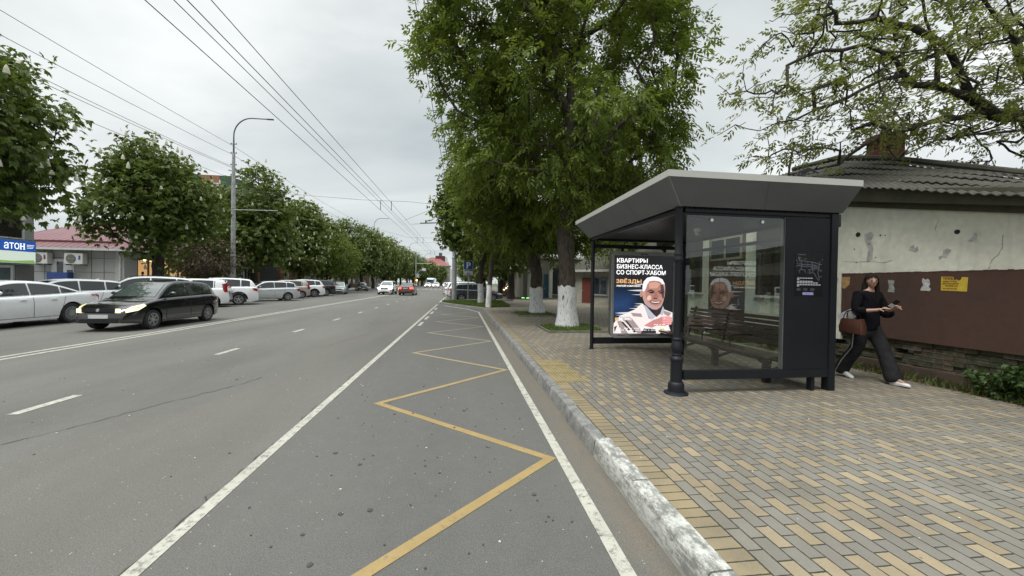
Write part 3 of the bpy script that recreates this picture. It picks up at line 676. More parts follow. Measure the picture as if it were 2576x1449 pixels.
for k in range(4): art('finger',[(868+k*4,1055+k*30),(940,1045+k*30),(1000,1062+k*28),(990,1082+k*28),(930,1068+k*30),(876,1078+k*30)],(.82,.36,.36),1.1)
art('flower',[(830,1265),(850,1225),(900,1215),(900,1260),(870,1285)],(.55,.50,.05),1.)
art('logo_tile',[(272,1068),(318,1068),(318,1110),(272,1110)],(.75,.50,.22),1.)
M_tx=emit('ad_white_ink',(1,1,1),1.05); M_gold=emit('ad_gold_ink',(.75,.42,.18),1.1)
TI=Matrix.Translation((-4.1,-8.3,-.38))
def adtext(body,px,py,wpx,hpx,mt,bold=.004,name='advert_text'):
    x,z=q2(px,py); k=(SX1-SX0)/758
    o=text(name,body,1.,Matrix.Identity(4),mt,bold=bold*.28/(hpx*k/.72) if bold else 0)
    xs=[v.co.x for v in o.data.vertices]; ys=[v.co.y for v in o.data.vertices]; w_=max(xs)-min(xs); h_=max(ys)-min(0,min(ys))
    sx=wpx*k/w_; sy=hpx*k/.73
    o.data.transform(TI@Matrix.Translation((x,8.287,z))@Matrix.Rotation(PI/2,4,'X')@Matrix.Diagonal((sx,sy,1,1))@Matrix.Translation((-min(xs),0,0))); o.parent=sc; return o
adtext('КВАРТИРЫ',285,296,385,50,M_tx,.005); adtext('БИЗНЕС-КЛАССА',285,380,580,50,M_tx,.005); adtext('СО СПОРТ-ХАБОМ',280,462,625,50,M_tx,.005)
adtext('ЗВЁЗДЫ',278,583,318,44,M_gold,.005); adtext('ЖИЛОЙ КОМПЛЕКС',282,634,305,19,M_tx,.002)
adtext('МЕТРИКС',330,1104,150,32,M_tx,0)
for k,(a,b_,l) in enumerate(((770,1170,190),(810,1192,150),(300,1222,650),(300,1248,650))):
    g=MB(); n_=int(l/18)
    for j in range(n_):
        if rr.random()<.8: x,z=q2(a+j*18,b_); g.box(x,x+.018,8.286,8.289,z,z+.014)
    PL(g,'caption',M_tx,sc)
M_sm=mat('frame_print',(.03,.03,.03),.5)
g=MB()
for a,l in ((300,95),(455,310),(818,110)): x,z=q2(a,1318); g.box(x,x+l*.00187,YF-.0008,YF+.001,z-.004,z+.006)
x,z=q2(550,1303); g.box(x,x+.22,YF-.0008,YF+.001,z,z+.008); x,z=q2(585,180); g.box(x,x+.045,YF-.0008,YF+.001,z-.012,z+.022); x,z=q2(620,180); g.box(x,x+.10,YF-.0008,YF+.001,z-.005,z+.014)
PL(g,'maker_mark',M_sm)
# ------------------------------------------------------------------ trees
M_bark=barkmat('bark',(.018,.014,.010),(.085,.068,.052)); M_bark2=barkmat('bark_dark',(.014,.012,.009),(.048,.040,.030)); M_wash=whitewash()
M_ash=leafmat('ash_leaf',(.066,.100,.016),(.142,.192,.032),.48); M_che=leafmat('chestnut_leaf',(.055,.090,.020),(.115,.160,.034),.38)
M_che2=leafmat('chestnut_leaf_light',(.070,.108,.022),(.130,.175,.038),.36); M_sparse=leafmat('olive_leaf',(.085,.100,.026),(.155,.165,.046),.5)
M_purp=leafmat('bronze_leaf',(.040,.035,.022),(.085,.05,.04),.25); M_bloss=mat('chestnut_blossom',(.50,.49,.37),.8,var=.3)
def ell_pts(r,ells,n,shell=.45):
    """cluster centres inside a union of ellipsoids, denser towards the outside"""
    vol=np.array([e[3]*e[4]*e[5] for e in ells]); pr=vol/vol.sum(); out=[]
    while len(out)<n:
        e=ells[r.choice(len(ells),p=pr)]; d=r.normal(size=3); d/=np.linalg.norm(d); k=r.rand()**(1/3.); k=shell+(1-shell)*k if r.rand()<.75 else k
        out.append((e[0]+d[0]*e[3]*k,e[1]+d[1]*e[4]*k,e[2]+d[2]*e[5]*k))
    return np.array(out)
def skeleton(r,trunk,att,step=.6,wt=.35,zmin=None):
    N=[np.array(p,float) for p in trunk]; par=[i-1 for i in range(len(trunk))]; pl=[0.]
    for i in range(1,len(N)): pl.append(pl[-1]+np.linalg.norm(N[i]-N[i-1]))
    top=N[-1]; order=np.argsort(np.linalg.norm(att-N[len(N)*2//3],axis=1)); tips=[]
    for oi in order:
        a=att[oi]; A=np.array(N); d=np.linalg.norm(A-a,axis=1)+wt*np.array(pl); up=A[:,2]-a[2]; d=d+np.maximum(up,0)*1.2
        if zmin is not None: d=d+(A[:,2]<zmin)*50
        j=int(np.argmin(d)); dist=np.linalg.norm(a-N[j]); k=max(1,int(dist/step)); base=N[j]; p=j
        cur=r.normal(size=3)*.09*dist; cur[2]=abs(cur[2])*1.0+.06*dist
        for i in range(1,k+1):
            t=i/k; q_=base+(a-base)*t+cur*4*t*(1-t)*.5+(r.normal(size=3)*.03*dist/k if i<k else 0)
            N.append(q_); par.append(p); pl.append(pl[p]+dist/k); p=len(N)-1
        tips.append(p)
    return np.array(N),par,tips
def limbs(name,N,par,tips,ntr,rt,mt,parent,rmin=.009,p=.5,sides=5,maxz=None):
    n=len(N); cnt=np.zeros(n)
    for t in tips: cnt[t]+=1
    for i in range(n-1,0,-1): cnt[par[i]]+=cnt[i]
    rad=np.maximum(rmin,rt*(cnt/cnt[0])**p); V=[];Fc=[]
    for i in range(ntr,n):
        a,b=N[par[i]],N[i]; ra,rb=min(rad[par[i]],rad[i]*1.5),rad[i]; d=b-a; L_=np.linalg.norm(d)
        if L_<1e-4: continue
        d/=L_; u=np.cross(d,(0,0,1) if abs(d[2])<.9 else (1,0,0)); u/=np.linalg.norm(u); v=np.cross(d,u); o=len(V)
        for P_,rr_ in ((a-d*ra*.4,ra),(b,rb)):
            for k in range(sides): an=2*PI*k/sides; V.append(P_+(u*math.cos(an)+v*math.sin(an))*rr_)
        for k in range(sides): k2=(k+1)%sides; Fc.append((o+k,o+k2,o+sides+k2,o+sides+k))
    if Fc: quick(name,np.array(V),np.array(Fc),mt,parent,True)
    return rad
def leaflets(name,B,D,Nn,L_,Wd,mt,parent,droop=.2):
    """rhombic leaflets: base B, direction D, normal Nn"""
    Sd=np.cross(D,Nn); Sd/=np.linalg.norm(Sd,axis=1)[:,None]+1e-9; n=len(B); L2=L_[:,None]; W2=Wd[:,None]
    dz=np.array([0,0,-1.])
    v=np.stack([B,B+D*L2*.5+Sd*W2*.5+dz*L2*droop*.2,B+D*L2+dz*L2*droop,B+D*L2*.5-Sd*W2*.5+dz*L2*droop*.2],1).reshape(-1,3)
    return quick(name,v,np.arange(n*4).reshape(n,4),mt,parent)
def unit(a): return a/(np.linalg.norm(a,axis=1)[:,None]+1e-9)
def foliage(r,name,cl,per,spread,mt,parent,kind='pinnate',s=1.,center=None,flat=.75):
    n=len(cl)*per; P_=np.repeat(cl,per,0)+r.normal(size=(n,3))*spread*np.array([1,1,flat]); ctr=cl.mean(0) if center is None else np.array(center)
    out=unit(P_-ctr)*.6+r.normal(size=(n,3))*.55; out[:,2]-=.12; D=unit(out)
    up=unit(np.stack([r.normal(size=n)*.45,r.normal(size=n)*.45,np.ones(n)],1))
    if kind=='pinnate':
        Bs=[];Ds=[];Ns=[];Ls=[];Ws=[]; Sd=unit(np.cross(D,up)); Nn=np.cross(Sd,D)
        for k,(t,sg) in enumerate(((.25,1),(.25,-1),(.55,1),(.55,-1),(.85,1),(.85,-1),(1,0))):
            Bs.append(P_+D*t*.22*s+np.array([0,0,-.05*s*t*t])); dd=D*.55+Sd*sg*.8 if sg else D; dd=dd+r.normal(size=(n,3))*.15; dd[:,2]-=.14; Ds.append(unit(dd)); Ns.append(Nn); Ls.append(s*.12*(.8+.4*r.rand(n))); Ws.append(s*.050*(.8+.4*r.rand(n)))
        return leaflets(name,np.concatenate(Bs),np.concatenate(Ds),np.concatenate(Ns),np.concatenate(Ls),np.concatenate(Ws),mt,parent,.25)
    if kind=='palmate':
        Bs=[];Ds=[];Ns=[];Ls=[];Ws=[]; Sd=unit(np.cross(D,up)); Nn=np.cross(Sd,D)
        for a in (-75,-38,0,38,75):
            dd=D*math.cos(R(a))+Sd*math.sin(R(a))+r.normal(size=(n,3))*.1; dd[:,2]-=.28; Bs.append(P_); Ds.append(unit(dd)); Ns.append(Nn); Ls.append(s*.20*(.8+.4*r.rand(n))*(1-.3*abs(a)/75)); Ws.append(s*.095*(.8+.4*r.rand(n)))
        return leaflets(name,np.concatenate(Bs),np.concatenate(Ds),np.concatenate(Ns),np.concatenate(Ls),np.concatenate(Ws),mt,parent,.35)
    return leaflets(name,P_,D,up,s*.10*(.7+.6*r.rand(n)),s*.055*(.7+.6*r.rand(n)),mt,parent,.2)
def trunkmesh(name,pts,rads,mt,parent,seed=1,n=18,rough=.05,smooth=60):
    g=MB(); r=random.Random(seed); g.tube(pts,rads,n)
    vs=[]
    for i,v in enumerate(g.v):
        j=i//n; c=Vector(pts[j]); d=Vector(v)-c; vs.append(tuple(c+d*(1+r.gauss(0,rough)+.05*math.sin(i%n*2*PI/n*3+seed+j*.4))))
    g.v=vs; return g.build(name,mt,parent,smooth=smooth)
def tree(name,label,x,y,z,trunk,rt,ells,ncl,per,spread,leaf,kind,s,seed,group=None,wash=0,bark=None,zmin=None,bloss=0,flare=1.35,ntr=None,extra=None,lname='crown',wt=.35,cat='tree',bsize=1.,p=.5,sm=1.):
    """trunk: list of (x,y,z) relative to the base; ells relative as well"""
    r=np.random.RandomState(seed); t=thing(name,label,cat,(x,y,z),0,group); bark=bark or M_bark
    att=ell_pts(r,ells,ncl); N,par,tips=skeleton(r,trunk,att,wt=wt,zmin=zmin)
    if extra:
        pass
    rad=limbs('branches',N,par,tips,len(trunk),rt,bark,t,p=p)
    tr=[max(rad[i],.02) for i in range(len(trunk))]; h0=trunk[1][2]
    # densify the trunk for bark relief
    pts=[];rr_=[]
    for i in range(len(trunk)-1):
        a,b=Vector(trunk[i]),Vector(trunk[i+1]); K=max(2,int((b-a).length/.16))
        for k in range(K): pts.append(a.lerp(b,k/K)); rr_.append(tr[i]+(tr[i+1]-tr[i])*k/K)
    pts.append(Vector(trunk[-1])); rr_.append(tr[-1])
    rr_=[q_*(1+(flare-1)*max(0,1-(p_.z/.7))**1.5) for q_,p_ in zip(rr_,pts)]
    trunkmesh('trunk',pts,rr_,bark,t,seed)
    if wash:
        pw=[p_ for p_ in pts if p_.z<wash]; g=MB(); n=22; g.tube([tuple(p_) for p_ in pw],[rr_[i]*1.13+.008 for i in range(len(pw))],n,cap=False); r2=random.Random(seed)
        vs=[]
        for i,v in enumerate(g.v):
            j=i//n; c=Vector(pw[j]); d=Vector(v)-c; zz_=v[2]+(r2.uniform(-.05,.05) if j==len(pw)-1 else 0); vs.append((c.x+d.x*(1+r2.gauss(0,.02)+.04*math.sin(i%n*2*PI/n*5+seed)),c.y+d.y*(1+r2.gauss(0,.02)+.04*math.sin(i%n*2*PI/n*5+seed)),zz_))
        g.v=vs; g.build('whitewashed_base',M_wash,t,smooth=70)
    ctr=np.array(ells[0][:3]); foliage(r,lname,att,per,spread,leaf,t,kind,s,center=ctr)
    if bloss:
        # upright candle blossoms on the outer tips
        g=MB(); o=att-ctr; dist=np.linalg.norm(o/np.array(ells[0][3:6]),axis=1); idx=np.argsort(-dist)[:int(len(att)*.6)]; r.shuffle(idx)
        for i in idx[:bloss]:
            p_=att[i]+unit(o[i:i+1])[0]*spread*1.7+r.normal(size=3)*.15; h_=bsize*r.uniform(.16,.34)
            g.lathe([(.0,0),(.07*bsize,.03),(.062*bsize,h_*.4),(.034*bsize,h_*.8),(0,h_)],tuple(p_),6)
        g.build('blossoms',M_bloss,t,smooth=60)
    return t
def trk(h,lean=(0,0),n=8,wob=.06,seed=1):
    r=random.Random(seed); return [(lean[0]*i/n+(r.gauss(0,wob) if i>1 else 0),lean[1]*i/n+(r.gauss(0,wob) if i>1 else 0),h*i/n) for i in range(n+1)]
# two tall ash-like trees on the pavement in their planting squares
a1=tree('tall_ash_tree','big leafy tree with whitewashed foot in the paved square nearest the shelter',3.52,12.5,.15,trk(8.2,(.0,.2),seed=3),.27,
 [(.4,.0,8.3,3.7,2.8,4.2),(-2.4,-.2,9.4,2.5,2.2,3.2),(2.5,.2,9.4,1.9,2.2,3.0),(-1.9,.2,5.5,2.1,1.8,1.3),(2.2,.2,6.0,2.0,1.6,1.5),(.2,0,4.5,1.5,1.4,.8),(1.2,.2,11.6,3.8,2.6,2.2),(-2.9,0,11.2,3.1,2.4,2.3),(-3.2,.2,8.6,1.8,1.7,1.8)],430,23,.30,M_ash,'pinnate',1.45,11,'whitewashed street trees',wash=1.45,wt=.25,p=.43)
a2=tree('tall_ash_tree','second whitewashed leafy tree from the shelter, with a thicker trunk',3.62,18.1,.15,trk(7.5,(-.5,0),seed=6),.27,
 [(.6,0,7.2,3.8,2.8,3.2),(-2.6,-.4,7.6,2.2,2.,2.0),(4.2,.4,8.6,2.5,2.3,2.6),(3.2,0,5.6,2.4,2.,1.8),(-1.7,0,4.3,1.8,1.6,1.2),(1.0,0,3.9,1.8,1.6,1.),(0,0,9.8,3.6,2.6,2.0),(-2.2,-.3,5.7,1.9,1.7,1.5),(-.4,-.3,3.7,1.5,1.4,.8)],410,24,.36,M_ash,'pinnate',1.6,21,'whitewashed street trees',wash=1.5,wt=.25,p=.43)
# planting squares
def pit(x0,x1,y0,y1,lab,seed):
    t=thing('planting_square',lab,'tree pit',((x0+x1)/2,(y0+y1)/2,.14),0,'planting squares around the trees'); Mi=Matrix.Translation((-(x0+x1)/2,-(y0+y1)/2,-.14))
    g=MB(); g.box(x0,x1,y0,y0+.07,.10,.205); g.box(x0,x1,y1-.07,y1,.10,.205); g.box(x0,x0+.07,y0+.07,y1-.07,.10,.205); g.box(x1-.07,x1,y0+.07,y1-.07,.10,.205); g.build('border',mat('kerb_mossy',(.17,.165,.13),.9,var=.4,scale=6,bump=.4),t,M=Mi,bevel=.012)
    g=MB(); g.box(x0+.07,x1-.07,y0+.07,y1-.07,.1,.165); g.build('soil',M_soil,t,M=Mi)
    o=grass('grass',[(x0+.08-(x0+x1)/2,y0+.08-(y0+y1)/2),(x1-.08-(x0+x1)/2,y0+.08-(y0+y1)/2),(x1-.08-(x0+x1)/2,y1-.08-(y0+y1)/2),(x0+.08-(x0+x1)/2,y1-.08-(y0+y1)/2)],2600,.09,.025,seed,t,sx=.009); o['kind']='stuff'
pit(2.56,4.42,11.1,12.95,'kerbed grass square around the foot of the tree nearest the shelter',31)
pit(2.45,4.3,16.55,18.75,'kerbed grass square around the second tree from the shelter',32)
# island trees
c1=tree('horse_chestnut_tree','slim whitewashed chestnut on the near edge of the grass island',1.58,22.9,.15,trk(6.5,(.3,0),seed=8),.13,
 [(.5,.2,6.4,1.8,1.7,2.2),(.5,0,4.6,1.3,1.3,.9),(1.4,0,5.0,1.5,1.5,1.4)],190,18,.34,M_che,'palmate',1.15,33,'horse chestnuts along the pavement',wash=1.45,flare=1.15,bloss=25,bsize=1.2)
c2=tree('horse_chestnut_tree','whitewashed horse chestnut in flower on the grass island behind the parking sign',1.30,26.2,.15,trk(7,(-.1,0),seed=9),.17,
 [(-.3,.2,6.4,2.7,2.7,3.4),(-1.0,.4,4.9,1.8,1.7,1.3),(1.9,.4,3.9,1.9,1.8,.9)],420,19,.36,M_che,'palmate',1.25,44,'horse chestnuts along the pavement',wash=1.5,bloss=70,flare=1.15,bsize=1.25)
# ---- horse chestnut rows
def chest(name,label,x,y,seed,ells,ncl,per,h,rt,bl,leaf=None,s=1.3,wash=0,group=None,sp=.42,lean=(0,0)):
    return tree(name,label,x,y,.14,trk(h,lean,seed=seed),rt,ells,ncl,per,sp,leaf or M_che,'palmate',s,seed,group,wash=wash,bark=M_bark2,bloss=bl,bsize=1.3)
GL='horse chestnuts across the road'
t1=chest('horse_chestnut_tree','large flowering horse chestnut filling the left edge, above the blue shop sign',-20.0,17.1,51,[(0,-.2,8.0,3.6,3.7,3.4),(.3,.9,5.7,3.0,2.7,1.8),(0,-2,9,3.2,2.8,2.8),(.2,1.3,8.8,2.0,1.9,1.9)],430,22,7.5,.3,90,group=GL,s=1.25,sp=.40)
t2=chest('horse_chestnut_tree','rounded flowering horse chestnut standing in front of the red roofed shop',-19.6,27.4,52,[(0,0,6.7,2.7,2.9,2.7),(-.9,-1.2,5.2,1.9,1.9,1.5),(.8,1.6,6.2,1.9,1.9,2.),(-.2,-.3,8.6,1.8,1.9,1.5),(.1,.3,3.1,1.1,1.2,1.1)],400,17,7.6,.30,95,group=GL,s=1.25,sp=.40,lean=(0,.8))
t3=chest('horse_chestnut_tree','tall dense horse chestnut right behind the near lamp post across the road',-20.2,40.5,53,[(0,0,8.0,2.9,3.1,4.4),(-.4,-1.2,5.6,2.3,2.2,2.6),(.4,1.2,6,2.3,2.3,3.)],380,17,9,.32,80,group=GL,s=1.6,sp=.52)
v2=chest('horse_chestnut_tree','horse chestnut next beyond the tall dense one, paler crown with many blossoms',-19.8,50,54,[(0,0,7.2,2.9,3.2,4.1),(.4,-1,4.8,2.4,2.4,2.4)],310,17,8,.3,110,leaf=M_che2,group=GL,s=1.8,sp=.55)
ordn=['third','fourth','fifth','sixth','seventh','eighth','ninth','tenth','eleventh','twelfth','thirteenth','fourteenth','fifteenth']
ys=[58,66.5,75,83.5,92,101,110,121,133,147,162,180]; rr=random.Random(3)
for i,y in enumerate(ys):
    dup([t3,v2][(i+1)%2 if i!=2 else 0],(-19.2+rr.uniform(-.5,.5)+(.9 if i>1 else 0),y,.14),rr.random()*6.28,rr.uniform(.92,1.04)*(.93 if i<1 else 1.0),'horse chestnut in the far row across the road, %s crown beyond the near lamp post'%ordn[i],GL)
dup(v2,(-22.5,36.5,.14),2.2,(.8,.8,.62),'low horse chestnut behind the near lamp post across the road',GL)
GR='horse chestnuts along the pavement'
for i,(x,y,k,s_) in enumerate(((2.2,35.5,0,.95),(2.0,44,1,.92),(1.4,53,0,.95),(1.2,62,1,.9),(.6,72,0,.95),(.4,84,1,.95),(-.2,98,0,.95),(-.6,114,1,.95),(-1.0,132,0,.95))):
    dup([t3,v2][k],(x+2.4,y,.14),1.3*i,s_,'horse chestnut in the row on the pavement side, %s beyond the grass island'%(['first','second']+ordn)[i],GR)
for i,(x,y,s_) in enumerate(((8.6,46,.8),(12.5,52,.9),(6.6,60,.85),(17,44,.9),(21,34,.85),(14,34,.66))):
    dup(t3,(x,y,.14),.9*i,s_,'dark tree in the park behind the pavement, %s'%['beside the lit steps','second from the lit steps','behind the lit steps','above the tiled roofs','at the end of the old house','between the old houses'][i],'park trees behind the pavement')
# small bronze-leaved tree across the road, and light green tree behind the parked cars
tree('bronze_maple_tree','small reddish brown leaved tree beside the lit shop',-20.3,33.6,.14,trk(2.6,seed=2),.10,[(0,0,3.3,2.2,2.2,1.3),(0,0,2.5,2.0,2.0,.7)],90,34,.36,M_purp,'simple',2.,61,bark=M_bark2)
tree('young_linden_tree','fresh green small tree overhanging the parked dark car across the road',-16.6,56,.14,trk(4.5,seed=4),.12,[(0,0,4.6,2.4,2.6,2.7)],110,34,.42,M_ash,'simple',2.6,62,bark=M_bark2)
tree('light_green_tree','light green bushy tree rising between the shelter roof and the old house',12.2,26.,.14,trk(6.5,seed=5),.2,[(0,0,7.0,2.6,2.6,2.8),(-.5,0,4.6,2.4,2.2,1.8)],170,34,.42,M_ash,'simple',2.2,63)
# ------------------------------------------------------------------ old house on the right
hs=thing('old_house','low house with white wall, brown painted base and mossy slate roof beside the shelter','house',(7.42,6,0))
def PH(mb,name,mt,par=None,**k): return mb.build(name,mt,par or hs,M=Matrix.Translation((-7.42,-6,0)),**k)
M_wallw=plaster('white_plaster',(.66,.65,.55),(.50,.50,.42)); M_wallb=plaster('brown_paint',(.072,.034,.024),(.045,.028,.021)); M_found=plaster('mossy_foundation',(.062,.054,.042),(.028,.034,.014),sc=2.2)
def topz(y): return max(2.2,3.20+(y-6.41)*.236) if y<9 else 3.811-(y-9)*.20
g=MB()
YS=[-2.0,0,2,4,5,6,6.6]; 
ytop=[-2,2.5,4.16,6.41,9,11.5,13.2]
g.prism([(-2,1.885)]+[(6.62,1.885)]+[(6.62,.6),(13.2,.6)]+[(y,topz(y)+.05) for y in ytop[::-1]],lambda a,b:(7.42,a,b),lambda a,b:(7.8,a,b)); PH(g,'plastered_wall',M_wallw)
g=MB(); g.box(7.408,7.79,-2,6.6,.74,1.883); PH(g,'painted_base',M_wallb)
m,nt,b=nmat('old_brick'); q=NB(nt); p=q.obj(); s_=q.sep(p); v=q.comb(s_[1],s_[2],0.)
bt=nt.nodes.new('ShaderNodeTexBrick'); nt.links.new(v,bt.inputs['Vector']); bt.inputs['Scale'].default_value=1; bt.inputs['Brick Width'].default_value=.25; bt.inputs['Row Height'].default_value=.075; bt.inputs['Mortar Size'].default_value=.012; bt.inputs['Color1'].default_value=(.09,.055,.035,1); bt.inputs['Color2'].default_value=(.055,.045,.028,1); bt.inputs['Mortar'].default_value=(.09,.085,.06,1)
n_=q.noise(p,2.6,6,.7); c=q.mix(q.mr(n_,.38,.6),bt.outputs[0],(.030,.036,.015)); c=q.mix(q.mr(q.noise(p,11,5,.7),.5,.75,0,.6),c,(.15,.14,.11)); q.set(b,'Base Color',c); b.inputs['Roughness'].default_value=.95; q.set(b,'Normal',q.bump(q.m('ADD',q.m('MULTIPLY',bt.outputs['Fac'],-.6),q.noise(p,14,5,.7)),.9,.03)); M_brick=m
g=MB(); r=random.Random(2); N_=60
for i in range(N_):
    y0,y1=-2+i*.27,-2+(i+1)*.27
    if y1>13.2: break
    for k in range(8):
        z0=.12+k*.078; o=r.uniform(0,.05)
        if r.random()<.975: g.box(7.43+o,7.75,y0+(.13 if k%2 else 0)+.005,y1+(.13 if k%2 else 0)-.005,z0,min(z0+.07,.735))
PH(g,'brick_foundation',M_brick)
g=MB(); g.box(7.36,7.5,-2,6.3,.12,.33); PH(g,'plinth',mat('brown_plinth',(.060,.042,.030),.95,var=.3,bump=.4),bevel=.01)
# eaves board, mossy soffit
M_moss=plaster('mossy_board',(.075,.072,.052),(.040,.045,.020),sc=3); M_slate=None
def vz(y): return max(2.38,3.38+(y-5.85)*.2965) if y<9 else 4.314-(y-9)*.22
g=MB(); yy=[-2,1,2.5,3.5,4.5,5.5,6.5,7.5,8.2,9,10.5,12,13.4]
for x0,x1,a,b_ in ((7.36,7.40,.02,.22),(7.16,7.19,.12,.30)):
    for i in range(len(yy)-1):
        y0,y1=yy[i],yy[i+1]; za,zb_=topz(y0),topz(y1)
        g.add([(x0,y0,za-a*0+ -.06+a),(x1,y0,za-.06+a),(x1,y0,za+b_),(x0,y0,za+b_),(x0,y1,zb_-.06+a),(x1,y1,zb_-.06+a),(x1,y1,zb_+b_),(x0,y1,zb_+b_)],[(0,1,2,3),(4,7,6,5),(0,4,5,1),(1,5,6,2),(2,6,7,3),(3,7,4,0)])
PH(g,'eaves_board',M_moss)
# wavy asbestos-slate roof: patch from verge edge to skyline
m,nt,b=nmat('mossy_slate'); q=NB(nt); p=q.obj(); n1=q.noise(p,1.6,7,.7); n2=q.noise(p,9,5,.7)
c=q.mix(q.mr(n1,.35,.65),(.045,.041,.035),(.080,.075,.064)); c=q.mix(q.mr(n2,.45,.7,0,.8),c,(.045,.050,.026)); c=q.mix(q.mr(q.noise(q.map(p,(.6,3,1)),3,5),.62,.74,0,.7),c,(.20,.19,.165)); q.set(b,'Base Color',c); b.inputs['Roughness'].default_value=.95; q.set(b,'Normal',q.bump(n2,.6,.02)); M_slate=m
def sheet(name,A,Bf,n_w,rows,y_param,par,wave=.028,lap=.035):
    """A(t),Bf(t): lower edge and upper edge; waves run from A to Bf, rows of lapped sheets"""
    V=[];Fc=[]; nu=n_w*6
    for rw in range(rows):
        s0,s1=rw/rows,(rw+1)/rows+.015; base=len(V); K=4
        for k in range(K+1):
            s_=s0+(s1-s0)*k/K; lift=lap*(1-k/K)
            for i in range(nu+1):
                t=i/nu; p_=Vector(A(t)).lerp(Vector(Bf(t)),s_); p_.z+=lift+wave*math.sin(2*PI*i/6)+.010*math.sin(t*37+rw*2.2); V.append(tuple(p_))
        for k in range(K):
            for i in range(nu): a=base+k*(nu+1)+i; Fc.append((a,a+1,a+nu+2,a+nu+1))
        # front lip so that each row has thickness
        o=len(V)
        for i in range(nu+1): v=V[base+i]; V.append((v[0],v[1],v[2]-.014))
        for i in range(nu): Fc.append((base+i,o+i,o+i+1,base+i+1))
    me=MB(); me.add(V,Fc); return me
def A_(t): y=-2.5+t*11.5; return (7.0,y-.35,vz(y-.35)-.03)
sk=[(-2.5,.9),(1.0,2.2),(2.5,2.75),(3.9,3.0),(5.64,3.66),(7.76,4.60),(9.11,5.06),(12.5,5.3)]
def skz(y):
    for (a,b_),(c_,d_) in zip(sk,sk[1:]):
        if y<=c_: return b_+(d_-b_)*(y-a)/(c_-a)
    return sk[-1][1]
def Bt(t): y=-2.5+t*11.5; y2=y+2.2+1.1*t; return (10.0,y2,max(skz(y2),vz(y)+.05))
g=sheet('r',A_,Bt,96,5,None,hs,wave=.013,lap=.026); PH(g,'slate_roof',M_slate)
g=sheet('r',lambda t:(7.0,8.66+t*5,vz(9)-.03-t*1.0),lambda t:(10.0,12.3+t*3,5.28-t*1.3),30,4,None,hs); PH(g,'slate_roof_far_slope',M_slate)
g=MB(); g.add([(10.02,y,skz(y)-.05) for y in (-2,1,2.5,3.9,5.64,7.76,9.11,12.5,15)]+[(16,y,max(0.5,skz(y)-2.0)) for y in (-2,1,2.5,3.9,5.64,7.76,9.11,12.5,15)],[(i,i+1,10+i,9+i) for i in range(8)]); PH(g,'rear_roof',M_slate)
g=MB(); g.tube([(10.0,y,skz(y)+.06) for y in (3.2,3.9,5.64,7.76,9.11,10.5)],.07,8); PH(g,'ridge_cap',M_slate)
# brick chimney
ch=MB(); ch.box(10.75,11.3,8.5,9.0,4.2,5.65); ch.box(10.69,11.36,8.44,9.06,5.47,5.57); ch.box(10.71,11.34,8.46,9.04,4.4,4.9); c_o=PH(ch,'chimney',mat('red_brick',(.13,.045,.03),.95,var=.4,scale=9,bump=.5))
# wall openings seen through the shelter
M_shut=mat('dark_shutter',(.030,.022,.018),.8,var=.4,scale=7,bump=.3); M_door=mat('brown_door',(.075,.050,.030),.6,var=.2,scale=4); M_glass=mat('window_glass',(.02,.025,.03),.08,var=.2,scale=2,coat=.5)
for y0,y1,z0,z1 in ((11.02,11.85,1.41,3.05),(7.55,8.82,1.40,3.05)):
    g=MB(); g.box(7.395,7.43,y0,y1,z0,z1); w_=PH(g,'window',M_shut,bevel=.004)
    g=MB()
    for k in range(7): g.box(7.388,7.395,y0+.02,y1-.02,z0+.04+k*.23,z0+.04+k*.23+.2)
    PH(g,'shutter_boards',M_shut,w_)
    g=MB(); g.box(7.36,7.42,y0-.05,y1+.05,z0-.06,z0-.005); PH(g,'sill',M_wallw,w_)
g=MB(); g.box(7.385,7.44,9.20,10.66,.14,3.08); d_=PH(g,'door',M_door,bevel=.004)
g=MB(); g.box(7.37,7.384,9.28,10.58,2.35,3.0); PH(g,'transom_frame',mat('cream_frame',(.30,.26,.19),.6),d_)
for k in range(2):
    g=MB(); g.box(7.362,7.369,9.36+k*.63,9.9+k*.63,2.42,2.94); PH(g,'transom_pane',M_glass,d_)
g=MB(); g.box(7.34,7.384,9.32,9.36,1.1,1.3); PH(g,'handle',M_chrome,d_)
# holes, bare patches and cable on the plaster
r=random.Random(12)
for (y,z,s_) in ((6.32,2.62,.042),(4.86,2.48,.032)):
    g=MB(); g.lathe([(0,-.004),(s_,-.004),(s_*1.1,0)],(7.417,y,z),14,'x'); PH(g,'wall_hole',mat('hole_dark',(.02,.018,.015),1))
def patch(y,z,pts,mt,name='bare_patch',x=7.416):
    g=MB(); g.add([(x,y-a,z+b_) for a,b_ in pts],[tuple(range(len(pts)))]); return PH(g,name,mt)
M_patch=mat('bare_render',(.38,.38,.36),.95,var=.3,scale=12,bump=.4)
patch(6.10,2.42,[(-.10,.20),(.02,.22),(.06,.16),(.02,.05),(.06,-.1),(.04,-.28),(-.02,-.33),(-.06,-.30),(-.03,-.1),(-.07,.0),(-.10,.08)],M_patch)
patch(5.42,2.26,[(-.05,.05),(0,.08),(.02,.02),(.06,.05),(.07,-.02),(.03,-.05),(-.01,-.02),(-.06,-.01)],M_patch)
patch(5.0,2.14,[(-.08,-.02),(-.03,.0),(-.02,.08),(.03,.10),(.08,.07),(.05,.02),(.02,-.05),(-.02,-.03),(-.07,-.07)],M_patch)
patch(4.68,2.36,[(-.06,-.03),(0,.03),(.02,.09),(.05,.06),(.04,-.02),(-.02,-.05)],M_patch)
